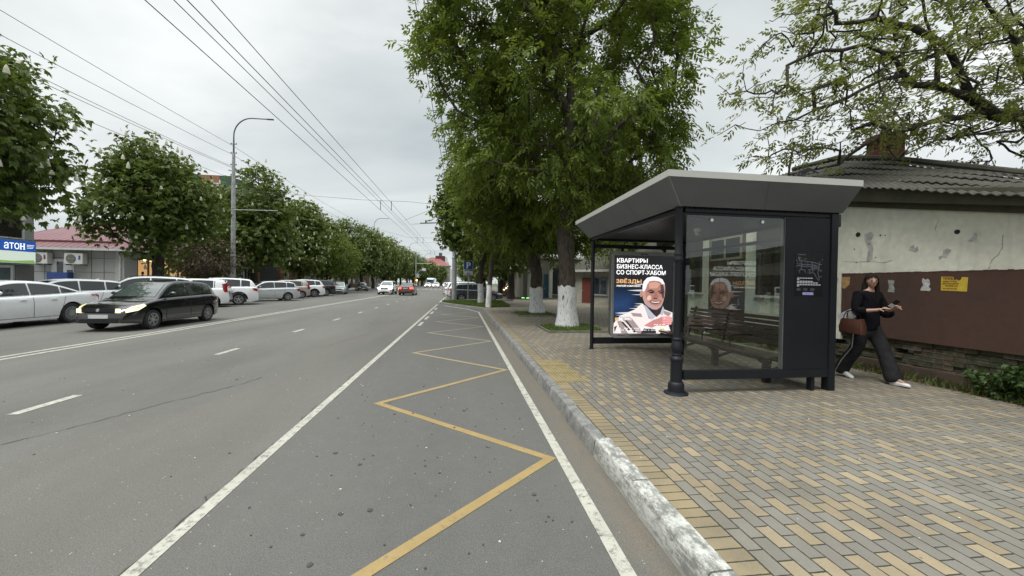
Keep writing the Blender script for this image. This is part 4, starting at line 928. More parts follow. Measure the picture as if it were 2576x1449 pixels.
def wcrack(pts,w,sd):
    r_=random.Random(sd); g=MB(); P_=[]
    for (a,b_),(c_,d_) in zip(pts,pts[1:]):
        for k in range(6): P_.append((a+(c_-a)*k/6+r_.gauss(0,.008),b_+(d_-b_)*k/6+r_.gauss(0,.008)))
    for (a,b_),(c_,d_) in zip(P_,P_[1:]): w_=w*r_.uniform(.4,1.2); g.add([(7.416,a,b_),(7.416,a+w_,b_+w_),(7.416,c_+w_,d_+w_),(7.416,c_,d_)],[(0,1,2,3)])
    PH(g,'plaster_crack',mat('crack_grey',(.16,.15,.13),1))
wcrack([(6.55,2.12),(6.1,2.10),(5.85,2.06),(5.7,2.1)],.006,1); wcrack([(5.2,2.9),(5.1,2.7),(5.14,2.5)],.004,2); wcrack([(4.5,1.9),(4.45,2.05),(4.36,2.2),(4.38,2.4)],.005,3)
g=MB(); r_=random.Random(5); y=-1.8
while y<6.55:
    h_=r_.uniform(.002,.014); g.box(7.4055,7.4185,y,y+.05,1.874,1.883+h_); y+=.05
PH(g,'paint_edge',M_wallb)
g=MB()
for y,z,s_ in ((6.38,2.35,.012),(5.93,2.56,.014),(5.85,2.55,.01),(6.0,2.17,.01),(6.12,2.42,.012),(6.34,2.1,.01)): g.lathe([(0,-.003),(s_,-.003),(s_,0)],(7.417,y,z),8,'x')
PH(g,'nail_holes',mat('hole_dark',(.02,.018,.015),1))
# torn notices pasted on the painted base
def flyer(lab,y,z,pts,mt,lines=None,ink=None):
    t=thing('notice',lab,'notice',(7.405,y,z),0,'notices pasted on the brown wall'); g=MB()
    n=len(pts); g.prism(pts,lambda a,b:(-.001,-a,b),lambda a,b:(.001,-a,b)); g.build('paper',mt,t)
    if lines:
        for k,(tx,sz,dy,dz) in enumerate(lines): text('writing',tx,sz,facing((-.0025,-dy,dz),(0,-1,0)),ink,t,ext=.0004,bold=sz*.03)
    return t
M_py=mat('yellow_paper',(.50,.36,.035),.8,var=.15,scale=14); M_pw=mat('torn_paper',(.42,.42,.40),.85,var=.4,scale=18); M_pg=mat('faded_paper',(.23,.24,.22),.85,var=.5,scale=20); M_po=mat('orange_paper',(.34,.20,.08),.85,var=.3,scale=14); M_inkr=mat('red_ink',(.14,.02,.015),.7)
flyer('yellow notice with a torn top edge and dark red lettering on the brown wall',5.03,1.59,[(0,0),(.31,-.012),(.32,.20),(.25,.205),(.235,.16),(.21,.15),(.19,.17),(.165,.155),(.145,.21),(0,.215)],M_py,[('ТРЕБУ',.052,.02,.165),('АРМАТУРЩ',.030,.02,.128),('БЕТОНЩИКИ',.030,.02,.095),('ТЕЛЕФОН',.032,.05,.058),('8-918-444-00',.030,.03,.018)],M_inkr)
flyer('torn white notice just left of the yellow one on the brown wall',5.30,1.585,[(0,0),(.13,-.01),(.14,.03),(.11,.06),(.13,.10),(.12,.16),(.10,.19),(.07,.17),(.03,.20),(.02,.15),(.04,.09),(.01,.04)],M_pw)
flyer('narrow faded grey notice between the woman and the torn white one',5.78,1.55,[(0,0),(.10,-.01),(.11,.05),(.09,.11),(.105,.20),(.03,.205),(.0,.21),(.02,.1)],M_pg)
flyer('orange notice on the brown wall behind the shoulder of the woman',6.60,1.60,[(0,.02),(.06,-.01),(.15,.07),(.16,.22),(0,.22)],M_po)
flyer('scraps of a scraped off white notice right beside the shelter post',6.86,1.62,[(.0,0),(.05,.02),(.02,.06),(.05,.12),(.03,.17),(.10,.19),(.19,.2),(.17,.12),(.15,.18),(.07,.17),(.07,.12),(.05,.05),(.08,.0)],M_pw)
flyer('pale torn notice at the right edge of the photo on the brown wall',4.13,1.555,[(0,.0),(.10,-.01),(.11,.06),(.13,.17),(.03,.18),(.04,.1),(.0,.06)],M_pw)
# dark green bush at the foot of the wall
r=np.random.RandomState(77); t=thing('bush','low dark green bush growing at the foot of the brown wall','bush',(7.18,3.95,.13))
cl=ell_pts(r,[(0,-.1,.22,.16,.62,.24),(-.02,-.7,.2,.16,.5,.22)],60); N_,pa,ti=skeleton(r,[(0,0,0),(0,0,.06)],cl,step=.2); limbs('stems',N_,pa,ti,1,.012,M_bark2,t,rmin=.003)
foliage(r,'leaves',cl,26,.06,leafmat('bush_leaf',(.028,.055,.014),(.055,.095,.025),.25),t,'palmate',.28)
# ------------------------------------------------------------------ branch-heavy tree reaching in from the right
r=np.random.RandomState(91)
bt_=thing('overhanging_tree','sparse leaved tree with long bent dark limbs hanging over the old house roof','tree',(13.6,7.2,.14))
O=np.array((13.6,7.2,.14))
def lp(*a): return [np.array(p_)-O for p_ in a]
main=[lp((13.6,7.2,.14),(13.5,7.2,2),(13.2,7.2,4),(12.9,7.1,5.2))]
arms=[lp((12.9,7.1,5.2),(12.37,7,5.50),(11.6,7,5.50),(11.34,7,5.57),(10.92,7,5.78),(10.4,6.9,5.80),(9.79,6.8,5.88),(9.3,6.8,5.86),(9.0,6.8,5.98),(8.5,6.8,5.85),(8.05,6.8,5.62),(7.4,6.9,5.35),(6.68,7,5.03),(5.9,7,4.75)),
 lp((11.34,7,5.57),(10.72,7.05,5.35),(10.1,7.1,5.22),(9.52,7.1,5.06),(9.0,7.1,4.9),(8.46,7.1,4.70),(8.1,7.1,4.42),(7.81,7.1,4.22),(7.3,7.1,4.1),(6.7,7.1,3.95)),
 lp((9.79,6.8,5.88),(9.77,6.8,6.5),(9.5,6.8,7.2),(9.34,6.8,7.9),(9.1,6.8,8.8)),
 lp((12.9,7.1,5.2),(12.0,6.9,5.1),(11.2,6.8,4.95),(10.5,6.8,4.85),(9.8,6.8,4.72),(9.2,6.9,4.4),(8.8,6.9,4.25),(8.4,6.9,4.1)),
 lp((12.9,7.1,5.2),(12.3,6.9,6.2),(11.6,6.8,7.1),(10.9,6.8,7.8)),
 lp((10.92,7,5.78),(10.5,6.9,6.3),(10.0,6.8,6.7),(9.2,6.8,7.0),(8.3,6.8,7.1),(7.4,6.8,6.9)),
 lp((9.0,6.8,5.98),(8.6,6.7,6.3),(7.9,6.7,6.45),(7.0,6.7,6.3),(6.2,6.7,5.9))]
nodes=list(main[0]); par=[-1,0,1,2]; trunk_n=4
for arm in arms:
    j=int(np.argmin([np.linalg.norm(n_-arm[0]) for n_ in nodes]))
    for a,b_ in zip(arm,arm[1:]):
        K=max(1,int(np.linalg.norm(b_-a)/.35))
        for k in range(1,K+1): nodes.append(a+(b_-a)*k/K+r.normal(size=3)*.02); par.append(j); j=len(nodes)-1
N0=len(nodes)
att=ell_pts(r,[tuple(np.array((8.3,6.9,5.9))-O)+(3.1,1.5,1.5),tuple(np.array((10.6,6.9,6.6))-O)+(2.6,1.6,2.0),tuple(np.array((7.0,7,5.0))-O)+(2.0,1.3,.9),tuple(np.array((12.6,6.9,6.6))-O)+(2.0,1.6,2.2),tuple(np.array((8.6,7,7.4))-O)+(2.3,1.4,1.1),tuple(np.array((12.4,6.6,4.6))-O)+(1.4,1.2,.6)],370,shell=.2)
# connect the twigs to the limbs
Nn=list(nodes); pp=list(par); tips=[]
order=np.argsort([min(np.linalg.norm(np.array(nodes)-a,axis=1)) for a in att])
for oi in order:
    a=att[oi]; A=np.array(Nn); d=np.linalg.norm(A-a,axis=1)+(A[:,0]<a[0]-.2)*.8; d[:3]+=50; j=int(np.argmin(d)); dist=np.linalg.norm(a-Nn[j]); k=max(1,int(dist/.22)); base=Nn[j]; cur=r.normal(size=3)*.12*dist; p_=j
    for i in range(1,k+1):
        t_=i/k; Nn.append(base+(a-base)*t_+cur*4*t_*(1-t_)*.6+r.normal(size=3)*.015); pp.append(p_); p_=len(Nn)-1
    tips.append(p_)
    for w_ in range(2):   # bare spurs
        e=a+r.normal(size=3)*np.array([.28,.2,.16]); Nn.append((a+e)/2+r.normal(size=3)*.03); pp.append(p_); Nn.append(e); pp.append(len(Nn)-2)
Nn=np.array(Nn); n_=len(Nn); cnt=np.zeros(n_)
for i in range(n_): cnt[i]=0
kids=np.zeros(n_)
for i in range(1,n_): kids[pp[i]]+=1
tips=[i for i in range(n_) if kids[i]==0]
limbs('branches',Nn,pp,tips,1,.17,M_bark2,bt_,rmin=.005,p=.52,sides=6)
foliage(r,'crown',att,7,.22,M_sparse,bt_,'pinnate',.88,center=np.array((13,7,5))-O,flat=.6)
# ------------------------------------------------------------------ houses farther along the pavement
M_cream=plaster('pale_plaster',(.36,.35,.30),(.26,.25,.20)); M_cement=mat('cement',(.22,.22,.20),.9,var=.2)
M_bluef=mat('blue_grey_frame',(.10,.14,.17),.6); M_red=mat('red_door_paint',(.13,.03,.02),.6)
def house(name,label,x,y,rz,L_,D,h,roofh,wallm,roofm,wins,door=None,cat='house',group=None,ov=.35,doorm=None,hip=True,winm=None,framem=None,base=None):
    """local: front wall on y=0 facing -y, x from 0 to L_, depth D along +y"""
    t=thing(name,label,cat,(x,y,0),rz,group)
    g=MB(); g.box(0,L_,0,D,0,h); g.build('wall',wallm,t)
    g=MB(); e=ov
    if hip: a=min(D/2,L_/2)*.95; g.add([(-e,-e,h),(L_+e,-e,h),(L_+e,D+e,h),(-e,D+e,h),(a,D/2,h+roofh),(L_-a,D/2,h+roofh)],[(0,1,5,4),(1,2,5),(2,3,4,5),(3,0,4),(3,2,1,0)])
    else: g.add([(-e,-e,h),(L_+e,-e,h),(L_+e,D+e,h),(-e,D+e,h),(-e,D/2,h+roofh),(L_+e,D/2,h+roofh)],[(0,1,5,4),(1,2,5),(2,3,4,5),(3,0,4),(3,2,1,0)])
    g.build('roof',roofm,t)
    g=MB(); g.box(-e,L_+e,-e-.03,-e,h-.16,h+.02); g.build('fascia',mat('white_trim',(.45,.45,.42),.6),t)
    for (x0,x1,z0,z1) in wins:
        g=MB(); g.box(x0-.07,x1+.07,-.05,.02,z0-.07,z1+.07); w=g.build('window',framem or M_bluef,t)
        g=MB(); mx=(x0+x1)/2; g.box(x0,mx-.03,-.056,-.05,z0,z1); g.box(mx+.03,x1,-.056,-.05,z0,z1); g.build('pane',winm or M_glass,w)
        g=MB(); g.box(x0-.12,x1+.12,-.12,-.05,z0-.12,z0-.07); g.build('sill',mat('white_trim',(.45,.45,.42),.6),w)
    if door:
        x0,x1,z1=door; g=MB(); g.box(x0,x1,-.05,.02,.1,z1); d=g.build('door',doorm or M_red,t)
        g=MB(); g.box(x0+.08,x0+.12,-.10,-.05,1.05,1.2); g.build('handle',M_chrome,d)
    return t
h2=house('old_house','white old house with a red door and grey blue window, seen behind the lit advert',8.9,30.2,R(-48),9,6,2.75,2.6,M_cream,M_slate,[(2.0,3.05,.9,2.1),(5.0,6.2,.9,2.1)],door=(.95,1.7,2.15),ov=.5)
for ob in h2.children:
    if ob.name.startswith('roof'): pass
h3=house('shop_building','pale one storey shop with wide pillars beyond the whitewashed trees',6.2,38.5,R(6),11,7,4.4,.6,mat('beige_panel',(.20,.19,.16),.8,var=.15),M_cement,[(1.0,1.9,.6,3.2),(3.0,4.4,.6,3.2),(5.4,6.6,.6,3.2)],door=(2.2,2.8,2.6),doorm=mat('blue_door',(.03,.08,.12),.5),ov=.2,framem=mat('dark_frame',(.03,.03,.03),.5))
for k in range(4):
    g=MB(); g.box(.3+k*2.2,.65+k*2.2,-.9,-.55,.1,4.35); g.build('pillar',mat('pillar_render',(.42,.41,.37),.8),h3,bevel=.02)
h4=house('old_house','long white house with grey slate roof right behind the shelter roof',10.4,19.5,R(-8),12,6,3.3,2.3,M_cream,M_slate,[(3,4.2,1.3,2.6)],ov=.4)
# yellow litter bin behind the light box, seen between column and rear post
yb=thing('litter_bin','small yellow litter bin standing behind the lit advert','litter bin',(5.35,9.3,.14))
g=MB(); g.box(-.2,.2,-.17,.17,.18,.78); g.build('body',mat('yellow_plastic',(.42,.27,.02),.5,var=.15),yb,bevel=.02)
g=MB(); g.box(-.22,.22,-.19,.19,.78,.84); g.build('lid',mat('yellow_plastic',(.42,.27,.02),.5),yb,bevel=.01)
g=MB(); g.box(-.16,-.11,-.03,.03,0,.18); g.box(.11,.16,-.03,.03,0,.18); g.build('foot',M_rub,yb)
# ------------------------------------------------------------------ buildings across the road
M_panel=mat('grey_panel',(.36,.36,.355),.55,var=.06,scale=.8); M_seam=mat('panel_seam',(.10,.10,.10),.8); M_dglass=mat('tinted_glazing',(.030,.028,.026),.06,var=.4,scale=.5,coat=.6); M_wf=mat('white_frame',(.60,.61,.61),.5); M_redroof=mat('red_metal_roof',(.165,.068,.078),.45,.0,var=.14,scale=.7); M_lit=emit('glowing_shop_wall',(1,.66,.34),.40,(.5,.35,.2)); M_tube=emit('strip_light',(1,.93,.70),3.)
# two-storey glazed building with the blue sign
b1=thing('shop_building','grey panelled building with tinted upper glazing and the blue shop sign','shop',(-24,20,0))
def PA(mb,name,mt,par=None,base=b1,o=(-24,20,0),**k): return mb.build(name,mt,par or base,M=Matrix.Translation(tuple(-x for x in o)),**k)
g=MB(); g.box(-32,-24,6,24.92,0,8.2); PA(g,'wall',M_panel)
g=MB()
for z in (.9,1.95,3.6,4.55,5.5,6.45,7.4): g.box(-24.01,-23.995,24.37,24.93,z,z+.02)
g.box(-24.01,-23.995,24.37,24.39,0,8.2); PA(g,'panel_joint',M_seam)
g=MB(); g.box(-24.0,-23.96,10,24.33,3.62,7.9); w=PA(g,'window',M_dglass)
g=MB()
for y in (12.2,14.6,17,19.4,21.8): g.box(-23.96,-23.92,y,y+.05,3.62,7.9)
for z in (3.62,5.15,6.6,7.85): g.box(-23.965,-23.915,10,24.36,z,z+.06)
g.box(-23.97,-23.91,24.28,24.37,3.62,7.9); PA(g,'frame',M_wf,w)
for y0,y1 in ((17.2,19.2),(19.5,21.3),(21.75,22.8),(22.95,23.85)):
    g=MB(); g.box(-24,-23.94,y0,y1,.14,2.18); d=PA(g,'door',M_wf)
    g=MB(); g.box(-23.938,-23.93,y0+.13,y1-.13,.95,2.05); g.box(-23.938,-23.93,y0+.13,y1-.13,.25,.85); PA(g,'pane',mat('grey_pane',(.10,.12,.13),.1,var=.3,scale=1),d)
    g=MB(); g.box(-23.93,-23.88,y0+.03,y0+.09,.95,1.35); PA(g,'handle',M_chrome,d)
g=MB(); g.box(-24.0,-23.97,24.0,24.9,.14,2.2); PA(g,'shutter',mat('roller_shutter',(.15,.15,.15),.6,var=.1))
g=MB(); g.box(-23.968,-23.96,24.35,24.62,1.05,1.25); PA(g,'notice_plate',M_wf)
sg=thing('shop_sign','long shop sign, blue with white lettering above a pale green picture strip','sign',(-23.75,21,2.3))
M_sb=emit('sign_blue',(.015,.07,.30),.55,(.02,.10,.40)); M_sw=emit('sign_white',(.85,.9,.9),.75,(.7,.7,.7))
def PS(mb,name,mt,**k): return mb.build(name,mt,sg,M=Matrix.Translation((23.75,-21,-2.3)),**k)
g=MB(); g.box(-23.98,-23.72,16,24.73,2.28,3.56); PS(g,'frame',mat('sign_frame',(.30,.32,.34),.5))
g=MB(); g.box(-23.72,-23.705,16.05,24.69,2.95,3.52); PS(g,'blue_panel',M_sb)
g=MB(); g.box(-23.72,-23.705,16.05,24.69,2.32,2.945); PS(g,'picture_panel',emit('sign_pale',(.62,.72,.62),.55,(.4,.45,.4)))
r=random.Random(4); g=MB()
for k in range(16): y=21.5+k*.2; g.box(-23.704,-23.7,y,y+.24,2.34,2.34+r.uniform(.05,.32)*(.3+.05*k))
g2=MB(); g2.add([(-23.70,20.9,2.75),(-23.70,21.5,2.66),(-23.70,22.1,2.80),(-23.70,22.25,2.9),(-23.70,21.9,2.75),(-23.70,21.3,2.72)],[(0,1,2,3,4,5)]); g2.add([(-23.70,22.6,2.45),(-23.70,23.6,2.42),(-23.70,24.6,2.50),(-23.70,24.68,2.33),(-23.70,22.6,2.33)],[(0,1,2,3,4)])
PS(g2,'leaf_picture',emit('sign_leaf',(.22,.42,.10),.5,(.15,.3,.08)))
lt=text('lettering','ато',1.,Matrix.Identity(4),M_sw,None,bold=.004)
xs_=[v.co.x for v in lt.data.vertices]; ys_=[v.co.y for v in lt.data.vertices]
lt.data.transform(facing((.049,23.20-21,.76),(0,1,0))@Matrix.Diagonal((.70/(max(xs_)-min(xs_)),.33/max(ys_),1,1))@Matrix.Translation((-min(xs_),0,0))); lt.parent=sg
g=MB(); g.box(-23.702,-23.698,23.94,23.995,3.06,3.38); g.box(-23.702,-23.698,24.10,24.155,3.06,3.38); g.box(-23.702,-23.698,23.995,24.10,3.20,3.25)
for y_ in (23.915,24.075):
    for z_ in (3.055,3.36): g.box(-23.7015,-23.6985,y_,y_+.105,z_,z_+.025)
PS(g,'lettering',M_sw)
g=MB()
for k,z in enumerate((3.30,3.22,3.14)): g.box(-23.704,-23.7,24.26,24.62-.03*k,z,z+.025)
PS(g,'small_lettering',M_sw)
# red roofed shop: side wall faces us, road front has a lit window
b2=thing('red_roofed_shop','grey panelled single storey shop under a dull red metal hip roof','shop',(-27,33,0))
def P2(mb,name,mt,par=None,**k): return mb.build(name,mt,par or b2,M=Matrix.Translation((27,-33,0)),**k)
g=MB(); g.box(-34,-24.2,31,31.2,0,3.62); g.box(-24.4,-24.2,31.2,32.1,0,3.62); g.box(-24.4,-24.2,37.6,44,0,3.62); g.box(-34,-24.2,43.8,44,0,3.62); g.box(-24.4,-24.2,32.1,37.6,3.15,3.62); g.box(-34,-33.8,31,44,0,3.62); P2(g,'wall',M_panel)
g=MB()
for z in (.95,1.95,2.95): g.box(-29.9,-24.6,30.985,31,z,z+.022)
for x in (-29.2,-28.75,-26.3,-25.5,-24.75): g.box(x,x+.02,30.984,31,.1,3.6)
for z in (1.6,2.7): g.box(-24.2,-24.19,37.7,43.8,z,z+.02)
P2(g,'panel_joint',M_seam)
g=MB(); e=.45; X0_,X1_,Y0_,Y1_=-34.4,-23.75,30.55,44.4
g.add([(X0_,Y0_,3.68),(X1_,Y0_,3.68),(X1_,Y1_,3.68),(X0_,Y1_,3.68),(X0_+4,Y0_+5.0,6.0),(X1_-4.8,Y0_+5.0,6.05),(X1_-4.8,Y1_-5,6.05),(X0_+4,Y1_-5,6.0)],[(0,1,5,4),(1,2,6,5),(2,3,7,6),(3,0,4,7),(4,5,6,7),(3,2,1,0)])
rf=P2(g,'roof',M_redroof)
g=MB()
for k in range(24):
    x=X0_+.5+k*.44; t_=min(1,(x-X0_)/4,(X1_-x)/4.8); g.bar((x,Y0_,3.70),(x,Y0_+5*t_,3.70+2.33*t_),.02,.012)
P2(g,'roof_seam',M_redroof,rf)
g=MB(); g.bar((-33.3,31.45,4.16),(-24.75,31.45,4.16),.05,.16); P2(g,'snow_guard',mat('dark_red',(.10,.025,.03),.5),rf)
g=MB(); g.box(X0_,X1_,Y0_-.10,Y0_,3.50,3.66); g.box(X1_,X1_+.10,Y0_,Y1_,3.50,3.66); P2(g,'gutter',M_wf)
g=MB(); g.tube([(-24.55,30.93,3.5),(-24.55,30.93,3.3),(-24.42,30.93,3.1),(-24.42,30.93,.2)],.06,10); P2(g,'downpipe',M_wf,smooth=50)
g=MB(); g.box(-24.75,-24.19,30.97,31.02,.14,3.5); P2(g,'corner_trim',mat('corner_trim',(.44,.44,.43),.55))
g=MB(); g.box(-28.75,-27.35,30.95,31.0,.14,2.85); d=P2(g,'door_frame',M_wf)
for x0,x1,z0 in ((-28.40,-28.02,1.5),(-27.78,-27.42,1.5)):
    g=MB(); g.box(x0,x1,30.935,30.95,z0,2.68 if x0<-28 else 2.1); P2(g,'pane',M_glass,d)
g=MB(); g.box(-28.62,-27.35,30.5,30.93,.14,1.92); bb=P2(g,'blue_cabinet',mat('blue_paint',(.025,.06,.22),.5,var=.12))
for x0,w_,col in ((-29.62,1.0,(.16,.03,.03)),(-27.62,1.16,(.03,.05,.30))):
    ac=thing('air_conditioner',('grilled outdoor air conditioner unit nearest the blue shop sign' if x0<-29 else 'larger air conditioner unit with a round fan beside the shop window'),'air conditioner',(x0+w_/2,30.75,2.5),0)
    Mi=Matrix.Translation((-(x0+w_/2),-30.75,-2.5)); z0=2.50; z1=3.28
    g=MB(); g.box(x0,x0+w_,30.55,30.92,z0,z1); g.build('casing',mat('ac_white',(.60,.60,.57),.5,var=.08),ac,M=Mi,bevel=.02)
    g=MB(); g.lathe([(0,-.02),(.29,-.02),(.31,0)],(x0+w_*.37,30.545,(z0+z1)/2),24,'y'); f_=g.build('fan_grille',mat('ac_grille',(.09,.095,.09),.6),ac,M=Mi)
    g=MB()
    for k in range(7): g.lathe([(.04+.038*k,-.03),(.048+.038*k,-.03)],(x0+w_*.37,30.545,(z0+z1)/2),20,'y')
    g.box(x0+w_*.37-.29,x0+w_*.37+.29,30.51,30.515,(z0+z1)/2-.008,(z0+z1)/2+.008); g.build('grille_ring',mat('ac_ring',(.40,.40,.38),.5),f_,M=Mi)
    g=MB(); g.box(x0+w_*.78,x0+w_*.88,30.54,30.549,(z0+z1)/2-.06,(z0+z1)/2+.22); g.build('badge',mat('ac_badge_%d'%(x0<-29),col,.5),ac,M=Mi)
    g=MB(); g.box(x0+.1,x0+.15,30.56,31,z0-.06,z0); g.box(x0+w_-.15,x0+w_-.1,30.56,31,z0-.06,z0); g.build('bracket',M_rub,ac,M=Mi)
# inner walls glow in place of lamplight; glazing of the road front
g=MB(); g.box(-29.5,-29.4,31.2,37.6,0,3.15); g.box(-29.4,-24.5,37.5,37.6,0,3.15); g.box(-29.4,-24.5,31.21,31.3,0,3.15); P2(g,'glowing_interior',M_lit)
g=MB(); g.box(-29.4,-24.4,31.3,37.5,-.02,.12); P2(g,'shop_floor',mat('shop_floor',(.35,.28,.2),.4))
for k in range(5):
    g=MB(); g.box(-26.3,-25.6,32.3+k*1.1,33.0+k*1.1,3.02,3.10); P2(g,'ceiling_light',M_tube)
for k in range(6):
    g=MB(); y=32.12+k*1.05; g.box(-24.32,-24.22,y,y+.09,.1,3.15); P2(g,'mullion',mat('bronze_frame',(.12,.10,.08),.5))
g=MB(); g.box(-24.27,-24.26,32.1,37.6,.5,3.15); P2(g,'shop_glazing',glassmat('shop_glass',(.9,.88,.82),1.))
g=MB()
for k in range(3): g.box(-27.5,-26.9,32.6+k*1.6,33.9+k*1.6,.12,1.0+.3*(k%2))
P2(g,'counter',mat('shop_goods',(.20,.12,.08),.7,var=.5,scale=6))
# mossy roof and green clad block behind
house('old_barn','low shed with a mossy ribbed roof showing above the red roofed shop',-36,38,R(0),9,7,4.9,2.3,M_cement,mat('mossy_metal',(.17,.18,.13),.8,var=.4,scale=1.2),[],ov=.3)
b3=thing('apartment_block','tall block clad in dark green panels with brick bands and white windows','apartment block',(-42,56,0))
M_gp=mat('green_panel',(.030,.070,.052),.5,var=.15,scale=.4); M_bk=mat('orange_brick',(.26,.12,.07),.85,var=.2,scale=3)
Mi=Matrix.Translation((42,-56,0))
g=MB(); g.box(-41,-30,54,74,0,15); g.build('wall',M_gp,b3,M=Mi)
g=MB()
for z in (4.2,8.2,12.2): g.box(-41.02,-29.98,53.97,74.02,z,z+.35)
g.box(-33.4,-31.2,53.96,54,0,15); g.box(-40.9,-39.5,53.96,54,0,15); g.build('brick_band',M_bk,b3,M=Mi)
for i in range(3):
    for j in range(4):
        x=-39.2+i*3.1; z=1.3+j*3.6; g=MB(); g.box(x,x+1.7,53.9,53.97,z,z+1.9); w=g.build('window',M_wf,b3,M=Mi); g=MB(); g.box(x+.1,x+.8,53.885,53.9,z+.1,z+1.8); g.box(x+.9,x+1.6,53.885,53.9,z+.1,z+1.8); g.build('pane',M_glass,w,M=Mi)
for j in range(4):
    for i in range(4):
        y=55+i*4.6; z=1.3+j*3.6; g=MB(); g.box(-30,-29.92,y,y+1.9,z,z+1.9); w=g.build('window',M_wf,b3,M=Mi); g=MB(); g.box(-29.92,-29.905,y+.1,y+.9,z+.1,z+1.8); g.box(-29.92,-29.905,y+1.,y+1.8,z+.1,z+1.8); g.build('pane',M_glass,w,M=Mi)
house('old_barn','small outbuilding with a white and rust patched roof behind the red roofed shop',-31.5,46.5,0,6,6,3.9,1.7,M_cement,mat('rusty_white_roof',(.42,.40,.38),.6,var=.45,scale=1.6),[],ov=.3)
# low houses under the chestnut row, seen between the trunks
def west(name,label,y0,L_,h,rh,wm,rm,wins,door,doorm,fr):  # front faces the road (+x)
    return house(name,label,-24.6,y0,R(90),L_,8,h,rh,wm,rm,wins,door=door,doorm=doorm,framem=fr,ov=.3)
house_specs=[('dark grey plastered house with white framed windows behind the parked silver car',46,9,4.6,2,mat('dark_plaster',(.045,.047,.055),.85,var=.2),M_cement,M_wf,M_bk),
 ('red brick house with pale quoins behind the parked beige car',56,6,5,2,mat('red_brick2',(.17,.07,.05),.9,var=.35,scale=7),M_slate,M_wf,M_door),
 ('grey panelled shop with a dark entrance under the chestnut row',63,11,4.8,.8,mat('grey_panel2',(.20,.20,.19),.7,var=.2),M_cement,M_wf,M_black),
 ('beige office house beyond the grey panelled shop across the road',75,14,6,2,M_cream,M_redroof,M_wf,M_door),
 ('brown brick house across the road at the start of the far crossing',90,16,6.5,2,mat('brown_brick',(.14,.09,.065),.9,var=.3,scale=5),M_slate,M_wf,M_door),
 ('pale long block far down the left side of the road',108,40,6,2,M_cream,M_redroof,M_wf,M_door)]
for lab,y0,L_,h,rh,wm,rm,fr,dm in house_specs:
    west('roadside_house',lab,y0,L_,h,rh,wm,rm,[(1+k*2.4,2.1+k*2.4,1.1,2.9) for k in range(int((L_-2)/2.4)) if k!=1],(3.4,4.4,2.5),dm,fr)
for i,(y,xx) in enumerate(((67,-23),(80,-23))):
    t=thing('stair_railing','pale metal stair railing by the %s entrance across the road'%['nearer','farther'][i],'railing',(xx,y,.14)); g=MB()
    for z in (.3,.6,.9): g.bar((0,0,z),(0,3.2,z+1.2),.05)
    for k in range(5): g.bar((0,k*.8,k*.3-.1),(0,k*.8,.9+k*.3),.05)
    g.build('rail',M_wf,t); g=MB()
    for k in range(6): g.box(-1.6,-.05,k*.55,3.3,-.1,.12+k*.2)
    g.build('steps',M_concrete,t)
# far end of the street
for i,(x,y) in enumerate(((-14.2,128),(-13.2,143),(-11.0,160),(-8.2,182))):
    dup([t3,v2][i%2],(x-1.5,y,.14),i*1.7,.82,'chestnut where the far street bends, %s before the red roof'%['first','second','third','last'][i],GL)
ff=house('gabled_house','far house with a dull red roof and dark red attic box at the street end',-21,185,R(0),15,12,9.6,4.2,M_cream,mat('far_red_roof',(.23,.07,.06),.6,var=.1),[(2,3.4,5,7),(5,6.4,5,7),(8,9.4,5,7)],ov=.6)
g=MB(); g.box(8.0,12.6,5,7,9.5,14.6); g.build('attic_box',mat('attic_red',(.10,.025,.03),.7),ff)
tw=thing('apartment_tower','tall pale tower block with a small rooftop cabin far down the street','tower block',(-14.5,265,0)); M_pale=mat('tower_pale',(.50,.51,.52),.7,var=.08)
g=MB(); g.box(-4,5,0,14,0,16); g.box(-3,4,1,12,16,19); g.box(5,9,0,14,0,11); g.build('wall',M_pale,tw); g=MB(); g.box(-1.5,.5,2,8,19,22); g.build('roof_cabin',mat('cabin_dark',(.07,.08,.10),.7),tw)
for i in range(3):
    for j in range(4): g=MB(); g.box(-3+i*2.6,-1.6+i*2.6,-.06,0,2+j*3.4,3.8+j*3.4); g.build('window',M_glass,tw)
for i,(x,y,w_,h_) in enumerate(((16,150,16,13),(-52,150,22,18),(30,230,30,22))):
    house('apartment_block','pale block of flats in the far background, %s'%['to the right of the street','to the left behind the chestnuts','deep behind the park trees'][i],x,y,0,w_,12,h_,1.5,M_cream,M_cement,[(1.5+a*3,3+a*3,2+b_*3.2,3.6+b_*3.2) for a in range(int(w_/3)-1) for b_ in range(3)])
